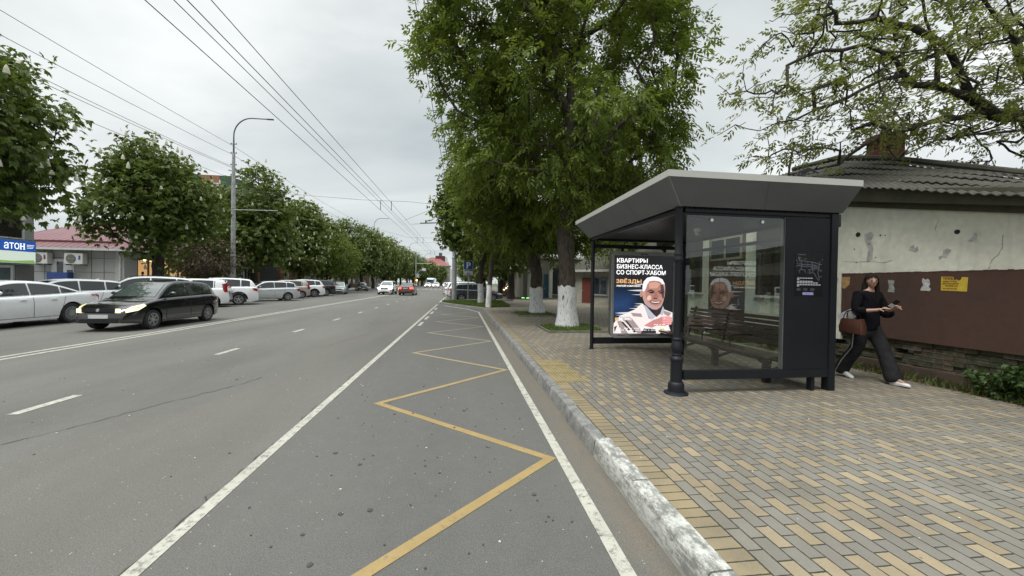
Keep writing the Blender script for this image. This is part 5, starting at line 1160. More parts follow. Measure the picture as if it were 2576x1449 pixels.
# ------------------------------------------------------------------ lamp posts, wires, signs
M_pole=mat('painted_pole',(.34,.345,.35),.5,.3,var=.25,scale=3); M_dpole=mat('lamp_arm',(.10,.11,.115),.5,.4)
def lamppost(label,x,y,H,side,seed=0,arm=2.3):
    t=thing('street_lamp',label,'street lamp',(x,y,.1),0,'curved street lamps'); s_=side
    g=MB(); g.lathe([(.19,0),(.185,3.4),(.215,3.42),(.215,3.5),(.17,3.55),(.15,H*.55),(.11,H*.8),(.09,H*.8)],(0,0,0),14)
    for z in (4.5,5.6,6.6,7.4): g.lathe([(.18,z),(.19,z+.02),(.18,z+.06)],(0,0,0),12)
    g.build('pole',M_pole,t,smooth=40)
    pts=[(0,0,H*.79)]; 
    for k in range(13):
        a=PI-(PI/2)*k/12; pts.append((s_*(arm*.55+arm*.55*math.cos(a)),0,H-.9*arm*.55*1.2+.9*arm*.55*1.2*math.sin(a)))
    pts.append((s_*arm*1.0,0,H+.01)); g=MB(); g.tube(pts,[.075]+[.05]*(len(pts)-1),8); g.build('arm',M_dpole,t,smooth=50)
    g=MB(); g.add([(s_*a_,b_,H+c_) for a_,b_,c_ in ((arm*.98,-.07,.04),(arm*.98,.07,.04),(arm*.98+.55,.10,.03),(arm*.98+.55,-.10,.03),(arm*.98,-.06,-.04),(arm*.98,.06,-.04),(arm*.98+.5,.08,-.03),(arm*.98+.5,-.08,-.03))],[(0,1,2,3),(7,6,5,4),(0,4,5,1),(1,5,6,2),(2,6,7,3),(3,7,4,0)]); g.build('lamp_head',M_dpole,t)
    g=MB()
    for z in (H*.85,H*.80,H*.735): g.box(-.25,.25,-.02,.02,z,z+.04); g.lathe([(.03,z+.04),(.035,z+.10),(0,z+.12)],(-.2,0,0),8); g.lathe([(.03,z+.04),(.035,z+.10),(0,z+.12)],(.2,0,0),8)
    g.build('insulator_bracket',M_rub,t)
    return t
L1=(-19.0,34.7); lamppost('tall street lamp with a curved arm across the road, nearest the camera',L1[0],L1[1],15.0,1,arm=2.6)
lamppost('second street lamp across the road, its arm showing above the chestnut row',-19,86,15.2,1,arm=2.6)
lamppost('third street lamp across the road, small above the far trees',-18.5,139,15.4,1,arm=2.6)
lamppost('fourth street lamp across the road, tiny beside the far red roof',-18,190,15.4,1,arm=2.6)
lamppost('grey street lamp standing on the grass island, its top hidden in leaves',-.61,30.6,9.5,-1,arm=.9)
lamppost('grey street lamp beyond the parked cars on the pavement side',1.3,74,10.5,-1,arm=1.2)
def wire(name,label,pts,rad,group,sag=0.,cat='overhead wire',mt=None):
    P3=[]
    for a,b_ in zip(pts,pts[1:]):
        a,b_=Vector(a),Vector(b_); K=14
        for k in range(K): t_=k/K; p_=a.lerp(b_,t_); p_.z-=sag*4*t_*(1-t_); P3.append(p_)
    P3.append(Vector(pts[-1])); g=MB(); g.tube(P3,rad,5); o=g.build(name,mt or mat('weathered_wire',(.09,.095,.10),.6),smooth=60); return tag(o,label,cat,group)
GT='trolleybus contact wires'
for i,(x,z) in enumerate(((-5.03,6.0),(-5.09,6.5),(-4.36,6.0),(-4.43,6.5))):
    wire('contact_wire','trolleybus wire over the road, %s of the four counted from the left at the top'%['first','second','third','fourth'][i],[(x,-6,z),(x,24,z),(x,62,z),(x-.2,110,z),(x-1.2,180,z)],.009,GT)
for i,(yy_,zz0,zz1) in enumerate(((24.5,7.6,7.6),(44,8.4,8.2),(62,7.8,7.8),(88,8.6,8.6),(112,8.4,8.4))):
    wire('span_wire','cross wire holding the contact wires, number %s from the camera'%['one','two','three','four','five'][i],[(-19,yy_ if yy_>34 else 34.7,zz0+1.5),(-6.2,yy_,6.6),(-3.4,yy_,6.6),(.2,yy_ if yy_>31 else 30.6,zz1)],.010,'span wires across the road')
for i,(a,b_) in enumerate((((-4.4,30,6.3),(.2,31,8.6)),((-3.9,30.5,6.1),(.4,38,7.6)),((-5,46,6.2),(1.0,60,8.0)))):
    wire('stay_wire','short slanting stay wire beside the chestnut on the island, %s'%['upper','middle','lower'][i],[a,b_],.012,'stay wires')
g=MB(); g.tube([(-3.4,31.5,6.35),(-1.6,31.3,6.42),(.2,31.0,6.5)],.035,6); g.tube([(-2.95,31.5,6.4),(-2.95,31.5,6.6)],.06,6); tag(g.build('contact_wire_bracket',M_rub,smooth=60),'dark bracket tube holding the wires beside the island chestnut','bracket')
g=MB()
for y in (24.5,44,62):
    for x in (-5.05,-4.4): g.tube([(x,y,6.0),(x,y,6.6)],.018,5)
tag(g.build('wire_hanger',M_rub),'short vertical hangers clipping the contact wires to the cross wires','wire hanger')
GW='sagging wires between the lamp posts'
for i,(z0,z1,sg_) in enumerate(((12.9,12.75,.5),(11.9,12.0,.7),(11.6,11.0,.9),(10.9,10.9,.8),(9.2,10.0,.5))):
    wire('power_line','sagging wire left of the near lamp post, %s from the top'%['first','second','third','fourth','fifth'][i],[(-19.2,-12,z0+.8),(-19.1,34.7,z1),(-19,86,z1+.2)],.014,GW,sag=sg_)
g=MB(); g.tube([(0,0,0),(3.5,0,.05)],.03,6); o=g.build('bracket_arm',mat('pale_arm',(.42,.45,.42),.6)); o.location=(-19,34.6,7.4); tag(o,'pale horizontal bracket arm on the near lamp post','bracket arm','bracket arms'); 
o2=dup(o,(-19,72,8.0),label='pale horizontal bracket arm farther along, in front of the chestnut row')
# drooping cables in front of the big ash crown
for i,(a,b_) in enumerate((((-1.85,14.5,12.),(-.9,29.5,7.6)),((-1.4,14.0,12.),(-.7,29.6,7.8)),((-1.55,13.9,12.2),(-.66,29.7,7.9)))):
    wire('hanging_cable','dark cable dropping past the ash crown to the island lamp, %s'%['left','middle','right'][i],[a,b_],.014,'cables past the ash crown',sag=.4)
# parking sign
ps=thing('parking_sign','blue parking sign with a white plate below on the grass island','traffic sign',(.47,29.5,.15))
g=MB(); g.lathe([(.035,0),(.035,3.1),(0,3.12)],(0,0,0),12); g.build('post',M_galv,ps,smooth=40)
g=MB(); g.prism(rrect(-.37,.37,2.44,3.16,.05),lambda a,b:(a,-.06,b),lambda a,b:(a,-.045,b)); pl=g.build('parking_plate',mat('sign_white_paint',(.50,.55,.62),.4),ps)
g=MB(); g.prism(rrect(-.34,.34,2.47,3.13,.04),lambda a,b:(a,-.064,b),lambda a,b:(a,-.0605,b)); g.build('blue_field',mat('sign_blue_paint',(.012,.055,.24),.35,var=.05),pl)
text('letter','P',.66,facing((-.17,-.0645,2.57),(1,0,0)),mat('sign_letter',(.62,.66,.70),.4),pl,ext=.002,bold=.018)
g=MB(); g.prism(rrect(-.37,.37,1.98,2.36,.03),lambda a,b:(a,-.06,b),lambda a,b:(a,-.045,b)); p2=g.build('lower_plate',mat('sign_white_paint2',(.45,.46,.47),.4),ps)
g=MB(); g.box(-.30,.30,-.064,-.061,2.06,2.08); g.box(-.09,.09,-.0645,-.061,2.13,2.165); g.box(-.09,-.055,-.0645,-.061,2.10,2.21); g.box(.055,.09,-.0645,-.061,2.10,2.21); g.box(-.36,.36,-.064,-.061,2.0,2.03); g.build('pictogram',M_black,p2)
# traffic light and signs at the far crossing
tl=thing('traffic_light','grey traffic light pole with a side arm and yellow lit signal at the far crossing','traffic light',(-8.9,76,0))
g=MB(); g.lathe([(.12,0),(.10,7.4),(0,7.42)],(0,0,0),10); g.tube([(0,0,5.2),(3.0,0,5.25)],.05,6); g.tube([(.1,0,2.4),(.3,0,3.3),(.8,0,3.9),(1.4,0,4.1)],.05,6); g.build('pole',M_galv,tl,smooth=40)
g=MB(); g.box(1.2,1.9,-.1,.1,3.8,4.35); g.build('arm_sign',M_wf,tl); g=MB(); g.box(.1,.65,-.1,.1,2.5,3.2); g.build('crossing_sign',mat('sign_grey',(.35,.38,.40),.5),tl)
g=MB(); g.box(-.25,.15,-.3,-.1,1.5,2.5); hd=g.build('signal_head',mat('amber_head',(.22,.12,.02),.6),tl); g=MB(); g.lathe([(0,-.02),(.17,-.02),(.17,0)],(.2,-.3,1.95),14,'y'); g.build('signal_lamp',emit('amber_glow',(1,.75,.2),3.),hd)
# light poles in the park and the lit steps / green ground lights beyond the trees
st=thing('lit_steps','outdoor steps edged with small warm lights beyond the whitewashed trees','steps',(4.6,47,.1))
g=MB()
for k in range(7): g.box(-.3+k*.26,1.8,0,3,k*.2-.05,k*.2+.15)
g.build('steps',mat('warm_stone',(.28,.19,.12),.8,var=.3),st)
for k in range(7): g=MB(); g.box(-.30+k*.26,-.10+k*.26,-.06,0,k*.2+.08,k*.2+.15); g.build('step_light',emit('warm_step_light',(1,.85,.5),4.),st)
g=MB()
for k in range(8): g.bar((-.3+k*.27,-.02,k*.2),(-.3+k*.27,-.02,k*.2+1.0),.03)
g.bar((-.3,-.02,1.0),(1.6,-.02,2.4),.05); g.build('handrail',mat('wood_rail',(.16,.10,.06),.6),st)
for i,(x,y) in enumerate(((7.4,36.6),(6.9,36.6),(6.3,36.2),(5.9,36.6))):
    o=thing('ground_light','small green glowing ground light in the bed, %s from the left'%['fourth','third','second','first'][i],'ground light',(x,y,.14),0,'green ground lights')
    g=MB(); g.box(-.14,.14,-.08,.08,0,.05); b_=g.build('housing',M_rub,o); g=MB(); g.box(-.13,.13,-.09,.07,.05,.12); g.build('lens',emit('green_light',(.3,1,.25),1.3),o)
for i,(x,y,h_) in enumerate(((6.4,45,3.8),(7.7,50,3.2),(9,47,2.6))):
    o=thing('park_lamp','slim park lamp with a glowing white head, %s'%['nearest the lit steps','second from the lit steps','third from the lit steps'][i],'lamp',(x,y,.1),0,'park lamps'); g=MB(); g.tube([(0,0,0),(0,0,h_)],.04,8); g.build('post',M_rub,o); g=MB(); g.lathe([(.0,h_+.3),(.07,h_+.25),(.07,h_-.2),(0,h_-.25)],(0,0,0),10); g.build('lamp_glass',emit('cool_glow',(.8,1,.85),4.),o)
g=MB(); g.box(5.2,12,35.9,41,.10,.17); struct(g.build('flower_bed',mat('bed_soil',(.05,.05,.02),.95,var=.5,scale=4,bump=.5)))
# ------------------------------------------------------------------ cars
M_tyre=mat('tyre',(.022,.022,.022),.85,var=.2); M_rim=mat('alloy',(.42,.43,.44),.3,.75,var=.08); M_rimd=mat('rim_shadow',(.03,.03,.03),.6); M_trim=mat('black_trim',(.016,.016,.018),.6,var=.15,spec=.25)
M_cglass=mat('car_glass',(.018,.022,.024),.03,var=.2,scale=.7,coat=1.); M_cglass2=mat('car_windscreen',(.050,.065,.060),.02,var=.3,scale=1.2,coat=1.)
M_tl=mat('taillight_red',(.30,.012,.014),.15,coat=1.); M_hl=mat('headlight_clear',(.50,.52,.54),.1,.2,coat=1.); M_plate=mat('number_plate',(.50,.51,.50),.5); M_seamc=mat('door_gap',(.012,.012,.012),.8)
M_hlon=emit('headlight_on',(1,.86,.42),.95,(.6,.6,.5)); M_tlon=emit('brake_light_on',(1,.06,.03),5.,(.4,.02,.02)); M_ylon=emit('fog_glow',(1,.92,.6),6.,(.6,.6,.5))
def interp(P_,x):
    """smooth monotone interpolation through control points"""
    if x<=P_[0][0]: return P_[0][1]
    for (a,b_),(c_,d_) in zip(P_,P_[1:]):
        if x<=c_: t=(x-a)/(c_-a); return b_+(d_-b_)*t
    return P_[-1][1]
def smooth_pts(P_,k=.5):
    # chaikin corner cutting twice
    for _ in range(2):
        Q=[P_[0]]
        for a,b_ in zip(P_,P_[1:]): Q+= [(a[0]*.75+b_[0]*.25,a[1]*.75+b_[1]*.25),(a[0]*.25+b_[0]*.75,a[1]*.25+b_[1]*.75)]
        P_=Q+[P_[-1]]
    return P_
_cars={}
def car(kind,L_,W_,H_,wb,r,deck,roof,glass,paintm,name='parked_car',label='',group=None,clad=False,lit=None,tail=None,belt=None,rails=False,oh=None,tumble=.30,pillars=None,tl_poly=None,hl_poly=None,handles=True,spokes=5,grille=True):
    """local x forward, y left, z up; origin on the ground under the car's middle"""
    t=thing(name,label,'car',(0,0,0),0,group); hw0=W_/2; f0=L_/2-(oh or .82); xf=f0; xr=f0-wb
    dk=smooth_pts(deck); rf=smooth_pts(roof); nx=L_/2
    def hw(x):
        d=nx-x; e=x+nx; k=1.
        if d<.75: k*=.70+.30*math.sin(min(1,max(0,d)/.75)*PI/2)**.8
        if e<.6: k*=.80+.20*math.sin(min(1,max(0,e)/.6)*PI/2)**.8
        return hw0*k
    def zb(x):
        z=.20+(.06*max(0,1-(nx-x)/.5) if nx-x<.5 else 0)+(.08*max(0,1-(x+nx)/.4) if x+nx<.4 else 0)
        for c in (xf,xr):
            d=abs(x-c); ra=r+.055
            if d<ra: z=max(z,math.sqrt(ra*ra-d*d)+r-.0)
        return z
    def yside(x,z):
        top=interp(dk,x); lo=.22; u=max(0,min(1,(z-lo)/max(.2,top-lo))); k=.955+.045*math.sin(min(1,u*1.25)*PI) if u<.8 else 1.0-.0-(u-.8)*.22
        k=.95+.05*math.sin(PI*min(1,u*1.05)) if u<.86 else .973-(u-.86)*.35
        return hw(x)*k
    xs=set([nx,-nx]); x=-nx
    while x<nx: xs.add(round(x,4)); x+=.06
    for c in (xf,xr):
        for k in range(-14,15): xs.add(round(c+(r+.055)*math.sin(k/14*PI/2),4))
    xs=sorted(xs); g=MB(); prof=[]
    for x in xs:
        b0=zb(x); tp=interp(dk,x); b0=min(b0,tp-.03); ys=[]
        zs=[b0+(tp-.035-b0)*u for u in (0,.08,.2,.35,.5,.65,.8,.92,1.)]
        col=[(x,0,b0+.01),(x,yside(x,b0)*.93,b0+.01)]+[(x,yside(x,z),z) for z in zs]+[(x,yside(x,tp-.03)-.03,tp-.008),(x,yside(x,tp)-.09,tp+.004),(x,hw(x)*.45,tp+.022),(x,0,tp+.03)]
        prof.append(col)
    m_=len(prof[0]); V=[]; 
    for sgn in (1,-1):
        base=len(V)
        for col in prof: V+=[(a,b_*sgn,c_) for a,b_,c_ in col]
        for i in range(len(prof)-1):
            for k in range(m_-1):
                g.f.append((base+i*m_+k,base+(i+1)*m_+k,base+(i+1)*m_+k+1,base+i*m_+k+1)); g.mi.append(1 if k<1 else 0)
    # front and rear caps
    n_=len(prof)
    for i in (0,n_-1):
        a=[i*m_+k for k in range(1,m_)]; b2=[n_*m_+i*m_+k for k in range(m_-2,0,-1)]; g.f.append(tuple(a+b2)); g.mi.append(0)
    g.v=V
    # greenhouse shell
    def ybelt(x): return yside(x,interp(dk,x))-.055
    x0,x1=rf[0][0],rf[-1][0]   # rear .. front
    gx=[x0+(x1-x0)*k/46 for k in range(47)]; gp=[]
    def ytop(x,z): zb_=interp(dk,x); return max(.05,ybelt(x)-tumble*(z-zb_)*(1+.25*max(0,z-zb_)))
    for x in gx:
        zr=interp(rf,x); zb_=interp(dk,x)-.03; zr=max(zr,zb_+.01); ye=ytop(x,zr-.03); col=[(x,ybelt(x),zb_),(x,ytop(x,zb_+(zr-zb_)*.5),zb_+(zr-zb_)*.5),(x,ytop(x,max(zb_,zr-.07)),max(zb_,zr-.07)),(x,ye-.025,zr-.025),(x,ye-.10,zr-.006),(x,ye*.5,zr+.008),(x,0,zr+.012)]; gp.append(col)
    k7=7
    for sgn in (1,-1):
        base=len(V)
        for col in gp: V+=[(a,b_*sgn,c_) for a,b_,c_ in col]
        for i in range(len(gp)-1):
            for k in range(k7-1): g.f.append((base+i*k7+k,base+(i+1)*k7+k,base+(i+1)*k7+k+1,base+i*k7+k+1)); g.mi.append(0)
    body=g.build('body',[paintm,M_trim],t,smooth=35)
    # side patch helper
    def patch(poly,mt,nm,off=.008,par=None,sides=(1,-1),surf=None,sub=5):
        S_=surf or yside
        for sg in sides:
            # subdivide the outline and triangulate as a fan grid through bmesh
            bm=bmesh.new(); P4=[]
            for a,b_ in zip(poly,poly[1:]+poly[:1]):
                for k in range(sub): P4.append((a[0]+(b_[0]-a[0])*k/sub,a[1]+(b_[1]-a[1])*k/sub))
            vs=[bm.verts.new((x,sg*(S_(x,z)+off),z)) for x,z in P4]; f=bm.faces.new(vs if sg<0 else vs[::-1]); bmesh.ops.triangulate(bm,faces=[f])
            me=bpy.data.meshes.new(nm); bm.to_mesh(me); bm.free(); me.materials.append(mt); o=bpy.data.objects.new(nm,me); C.objects.link(o); o.parent=par or t
        return o
    # side windows
    gxr,gxf=glass[0],glass[1]; pil=pillars or [glass[2]]
    edges=[gxr]+list(pil)+[gxf]
    def ztop(x): return interp(rf,x)-.085
    for i in range(len(edges)-1):
        a=edges[i]+(.025 if i>0 else 0); b_=edges[i+1]-(.025 if i<len(edges)-2 else 0)
        n=10; X_=[a+(b_-a)*k/n for k in range(n+1)]; lo=[(x,interp(dk,x)+.035+.0) for x in X_]; hi=[(x,max(ztop(x),interp(dk,x)+.06)) for x in X_]
        if i==len(edges)-2: lo=[(x,z) for x,z in lo]
        patch(lo+hi[::-1],M_cglass,'side_window',.006,sub=1,surf=lambda x,z:ytop(x,z))
    # windscreen and rear window as patches on the shell
    def screen(xa,xb,nm,mt):
        V2=[];F2=[]; nn=8; mm=10
        for i in range(nn+1):
            x=xa+(xb-xa)*i/nn; zr=interp(rf,x); ye=ytop(x,zr-.03)-.10
            for j in range(mm+1): u=-1+2*j/mm; V2.append((x,ye*u,zr+.020-.014*u*u))
        for i in range(nn):
            for j in range(mm): a=i*(mm+1)+j; F2.append((a,a+1,a+mm+2,a+mm+1))
        g=MB(); g.add(V2,F2); return g.build(nm,mt,t,smooth=60)
    screen(glass[3],glass[4],'windscreen',M_cglass2); screen(glass[5],glass[6],'rear_window',M_cglass)
    # wheels
    for c in (xf,xr):
        for sg in (1,-1):
            yo=sg*(hw0*.965); w=MB(); wd=.20
            pr=[(r*.62,0),(r*.70,.012),(r*.93,.012),(r*.985,-.01),(r,-.045),(r,-wd+.04),(r*.97,-wd),(r*.6,-wd)]
            w.lathe([(a,(yo+sg*b_) ) for a,b_ in pr],(c,0,r),26,'y'); wo=w.build('wheel',M_tyre,t,smooth=40)
            w=MB(); w.lathe([(0,yo-sg*.05),(r*.64,yo-sg*.05)],(c,0,r),20,'y'); w.build('rim_shade_disc',M_rimd,wo)  # dark disc: the shade behind the spokes put in as colour
            w=MB(); w.lathe([(r*.60,yo-sg*.05),(r*.60,yo+sg*.004),(r*.66,yo+sg*.008),(r*.68,yo-sg*.01)],(c,0,r),26,'y')
            w.lathe([(0,yo+sg*.004),(r*.13,yo+sg*.002),(r*.16,yo-sg*.03)],(c,0,r),12,'y')
            for k in range(spokes):
                a=2*PI*k/spokes+.3
                for da in (-.13,.13):
                    p0=Vector((c+r*.08*math.cos(a+da),yo-sg*.008,r+r*.08*math.sin(a+da))); p1=Vector((c+r*.63*math.cos(a+da*1.5),yo-sg*.004,r+r*.63*math.sin(a+da*1.5))); w.bar(p0,p1,r*.075,.02,up=(0,1,0))
            w.build('rim',M_rim,wo,smooth=30)
            w=MB(); V3=[]
    # fender lips / cladding
    if clad:
        for c in (xf,xr):
            ar=[(c+(r+.055)*math.cos(a),(r+.0)+(r+.055)*math.sin(a)) for a in [PI*k/14 for k in range(15)]]; ao=[(c+(r+.13)*math.cos(a),r+(r+.13)*math.sin(a)) for a in [PI*k/14 for k in range(15)]]
            patch(ar+ao[::-1],M_trim,'wheel_arch_trim',.012,sub=1)
        patch([(xr+r+.13,.20),(xf-r-.13,.20),(xf-r-.13,.36),(xr+r+.13,.36)],M_trim,'sill_trim',.012)
    g=MB()
    def strip_on(pts,w_,mt,nm,off=.006,surf=None):
        S_=surf or yside
        for sg in (1,-1):
            gg=MB()
            for (a,b_),(c,d) in zip(pts,pts[1:]):
                n=8
                for k in range(n):
                    xa,za=a+(c-a)*k/n,b_+(d-b_)*k/n; xb,zb2=a+(c-a)*(k+1)/n,b_+(d-b_)*(k+1)/n; dv=Vector((xb-xa,zb2-za)).normalized(); nv=Vector((-dv.y,dv.x))*w_/2
                    P5=[(xa-nv.x,za-nv.y),(xb-nv.x,zb2-nv.y),(xb+nv.x,zb2+nv.y),(xa+nv.x,za+nv.y)]; gg.add([(x,sg*(S_(x,z)+off),z) for x,z in P5],[(0,1,2,3)])
            gg.build(nm,mt,t)
    bz=interp(dk,0)
    doors=[xf-r-.22]+[p_ for p_ in (pil if len(pil)==1 else pil[-1:])]+[xr+r*.95]
    for i,x in enumerate(doors): strip_on([(x,.30),(x+(.02 if i<2 else 0),bz*.6),(x-(0 if i<2 else .12),bz-.04)],.012,M_seamc,'door_seam')
    strip_on([(doors[0],.29),(doors[-1],.29)],.012,M_seamc,'door_seam')
    if handles:
        for x in (doors[1]+.22,doors[2]+.16+.02):
            for sg in (1,-1):
                w=MB(); y=sg*(yside(x,bz-.12)+.018); w.box(x-.02,x+.15,min(y-.012,y+.012),max(y-.012,y+.012),bz-.135,bz-.105); w.build('door_handle',paintm,t,bevel=.006)
    # mirrors
    for sg in (1,-1):
        x=gxf-.12; y=ybelt(x); w=MB(); w.tube([(x,sg*(y+.0),bz+.08),(x-.01,sg*(y+.10),bz+.10)],.02,6)
        w.lathe([(0,0),(.055,.01),(.075,.06),(.07,.14),(.04,.19),(0,.20)],(0,0,0),10,'y')
        k=len(w.v)-60
        w.v=[v if i<len(w.v)-60 else (x+v[0]*.6,sg*(y+.05+v[1]),bz+.12+v[2]*.8) for i,v in enumerate(w.v)]
        w.build('mirror',paintm if kind!='x' else M_trim,t,smooth=50)
    # lights
    hz=interp(dk,nx-.35)
    hp=hl_poly or [(nx-.10,hz-.20),(nx-.12,hz-.07),(nx-.50,hz-.03),(nx-.55,hz-.08),(nx-.35,hz-.19)]
    patch(hp,lit or M_hl,'headlight',.012)
    tz=interp(dk,-nx+.2)
    tp=tl_poly or [(-nx+.06,tz-.26),(-nx+.07,tz-.06),(-nx+.34,tz-.05),(-nx+.26,tz-.2)]
    patch(tp,tail or M_tl,'taillight',.012)
    def cap(x,sg,y0,y1,z0,z1,mt,nm,th=.02):
        w=MB(); xa=sg*(nx)+(-.01 if sg>0 else .01); w.box(min(xa,xa+sg*th),max(xa,xa+sg*th),y0,y1,z0,z1); return w.build(nm,mt,t,bevel=.004)
    if grille: cap(0,1,-hw0*.52,hw0*.52,hz-.19,hz-.07,M_trim,'grille')
    cap(0,1,-hw0*.6,hw0*.6,.26,.38,M_trim,'lower_grille'); cap(0,1,-.26,.26,.40,.51,M_plate,'number_plate',.03)
    fh=[cap(0,1,sg*hw0*.50,sg*hw0*.68,hz-.2,hz-.08,lit or M_hl,'headlight',.012) if sg>0 else cap(0,1,-hw0*.68,-hw0*.50,hz-.2,hz-.08,lit or M_hl,'headlight',.012) for sg in (1,-1)]
    cap(0,-1,-.26,.26,tz-.24,tz-.13,M_plate,'number_plate',.03)
    for sg in (1,-1):
        a,b_=sorted((sg*hw0*.55,sg*hw0*.79)); cap(0,-1,a,b_,tz-.24,tz-.08,tail or M_tl,'taillight',.014)
    cap(0,-1,-hw0*.7,hw0*.7,.28,.40,M_trim,'rear_bumper_trim')
    w=MB(); w.lathe([(0,0),(.05,0),(.045,.02),(0,.025)],(nx+.012,0,0),12,'x'); 
    if grille:
        w=MB(); w.lathe([(0,nx+.03),(.045,nx+.03),(.05,nx)],(0,0,hz-.125),14,'x'); w.build('badge',M_chrome,t)
    if rails:
        for sg in (1,-1):
            x_a,x_b=rails if isinstance(rails,tuple) else (-nx+.7,.3); w=MB(); y=sg*(ytop(0,H_)-.06); w.tube([(x_a,y,interp(rf,x_a)-.01),(x_a+.12,y,interp(rf,x_a+.12)+.04),((x_a+x_b)/2,y,H_+.04),(x_b-.12,y,interp(rf,x_b-.12)+.04),(x_b,y,interp(rf,x_b)-.01)],.016,6); w.build('roof_rail',M_trim,t,smooth=50)
    w=MB(); xx=-nx+.95 if kind!='sedan' else -nx+1.5; w.add([(xx,0.02,interp(rf,xx)),(xx,-.02,interp(rf,xx)),(xx+.17,0,interp(rf,xx+.17)),(xx-.01,0,interp(rf,xx)+.075)],[(0,1,3),(0,3,2),(1,2,3)]); w.build('roof_antenna',paintm,t)
    return t
def place(c,x,y,h): c.location=(x,y,0); c.rotation_euler=(0,0,h); return c
def by_wheel(c,x,y,h,L_,wb,W_,oh,which='rear',side=1):
    """put the given wheel's outer contact at x,y with heading h"""
    lx=L_/2-oh-(wb if which=='rear' else 0); ly=side*W_/2; ch,sh=math.cos(h),math.sin(h); return place(c,x-(lx*ch-ly*sh),y-(lx*sh+ly*ch),h)
P_white=carpaint('white_paint',(.78,.79,.80),dirt=.25); P_black=carpaint('black_paint',(.006,.006,.008),0,.15,.10); P_silver=carpaint('silver_paint',(.56,.58,.59),.3,.32,.25); P_beige=carpaint('beige_paint',(.42,.37,.33),.3,.3); P_grey=carpaint('dark_grey_paint',(.045,.050,.056),.4,.28); P_red=carpaint('dark_red_paint',(.10,.008,.010),.2,.2); P_pale=carpaint('pale_green_silver',(.38,.43,.42),.4,.3); P_dk=carpaint('charcoal_paint',(.014,.015,.02),.2,.25)
hatch=dict(L_=4.22,W_=1.70,H_=1.53,wb=2.55,r=.305,oh=.85,
 deck=[(-2.11,.60),(-2.10,.86),(-1.98,1.00),(-1.5,1.02),(0,.98),(.72,.95),(1.05,.92),(1.55,.83),(1.88,.73),(2.05,.62),(2.11,.50)],
 roof=[(-2.02,.97),(-1.98,1.02),(-1.78,1.34),(-1.60,1.46),(-.9,1.52),(-.2,1.53),(.25,1.47),(.62,1.24),(1.02,.93),(1.08,.90)],glass=(-1.62,.66,-.42,.94,.30,-1.95,-1.68),pillars=[-1.18,-.38])
sedan=dict(L_=5.05,W_=1.88,H_=1.47,wb=3.05,r=.345,oh=.86,
 deck=[(-2.525,.62),(-2.52,.90),(-2.42,1.03),(-1.9,1.06),(-1.3,1.02),(0,.97),(.9,.94),(1.2,.91),(1.8,.82),(2.25,.72),(2.45,.6),(2.525,.48)],
 roof=[(-2.0,1.02),(-1.9,1.06),(-1.35,1.28),(-.9,1.41),(-.35,1.465),(.2,1.46),(.6,1.36),(1.1,1.06),(1.32,.92)],glass=(-1.62,.86,-.25,1.22,.55,-1.90,-1.20),pillars=[-1.12,-.22])
suv=dict(L_=4.65,W_=1.86,H_=1.70,wb=2.70,r=.36,oh=.90,clad=True,
 deck=[(-2.325,.60),(-2.32,.95),(-2.22,1.12),(-1.6,1.15),(0,1.09),(.8,1.06),(1.1,1.03),(1.7,.97),(2.1,.88),(2.28,.70),(2.325,.52)],
 roof=[(-2.24,1.10),(-2.20,1.16),(-2.0,1.50),(-1.85,1.62),(-1.0,1.69),(-.1,1.70),(.35,1.62),(.75,1.36),(1.12,1.05),(1.2,1.02)],glass=(-1.86,.78,-.45,1.06,.42,-2.18,-1.93),pillars=[-1.38,-.42])
boxy=dict(L_=4.15,W_=1.80,H_=1.62,wb=2.57,r=.33,oh=.82,
 deck=[(-2.075,.58),(-2.07,.95),(-1.99,1.08),(-1.3,1.08),(0,1.03),(.8,1.0),(1.1,.97),(1.6,.92),(1.95,.80),(2.05,.66),(2.075,.5)],
 roof=[(-2.02,1.06),(-1.98,1.12),(-1.88,1.45),(-1.76,1.58),(-1.0,1.615),(0,1.62),(.4,1.56),(.75,1.30),(1.05,.99),(1.12,.96)],glass=(-1.42,.74,-.42,1.0,.45,-1.97,-1.82),pillars=[-1.36,-.38])
wagon=dict(L_=4.50,W_=1.76,H_=1.52,wb=2.65,r=.315,oh=.90,
 deck=[(-2.25,.58),(-2.24,.88),(-2.14,1.00),(-1.5,1.02),(0,.97),(.8,.94),(1.1,.91),(1.7,.80),(2.05,.70),(2.2,.6),(2.25,.48)],
 roof=[(-2.18,.98),(-2.12,1.03),(-1.85,1.36),(-1.70,1.46),(-.9,1.515),(-.1,1.52),(.3,1.46),(.7,1.22),(1.1,.93),(1.16,.90)],glass=(-1.80,.72,-.42,1.0,.36,-2.08,-1.78),pillars=[-1.24,-.40])
GC='cars parked nose-in along the far kerb'
S_=lambda d,**k: dict(d,**k)
c=car('hatch',**hatch,paintm=P_black,name='car',label='black hatchback driving towards the camera with yellow headlights on',lit=M_hlon,hl_poly=[(2.03,.56),(2.01,.66),(1.88,.74),(1.56,.81),(1.52,.75),(1.75,.62)],spokes=6); by_wheel(c,-9.63,13.42,R(-91),4.22,2.55,1.70,.85,'front',1)
c=car('sedan',**sedan,paintm=P_white,label='large white sedan parked at the left edge of the photo, dark multi-spoke wheels',spokes=8,tl_poly=[(-2.50,.88),(-2.44,.98),(-2.05,1.0),(-2.12,.92)]); by_wheel(c,-13.5,15.25,R(-92),5.05,3.05,1.88,.86,'rear',1)
cw=car('wagon',**wagon,paintm=P_white,label='white estate car behind the tail of the large white sedan',group=GC); by_wheel(cw,-15.9,19.6,R(-118),4.5,2.65,1.76,.9,'rear',1)
cs=car('suv',**suv,paintm=P_white,rails=True,label='white tall car whose roof shows above the black hatchback',group=GC); by_wheel(cs,-14.3,21.2,R(-140),4.65,2.7,1.86,.9,'rear',1)
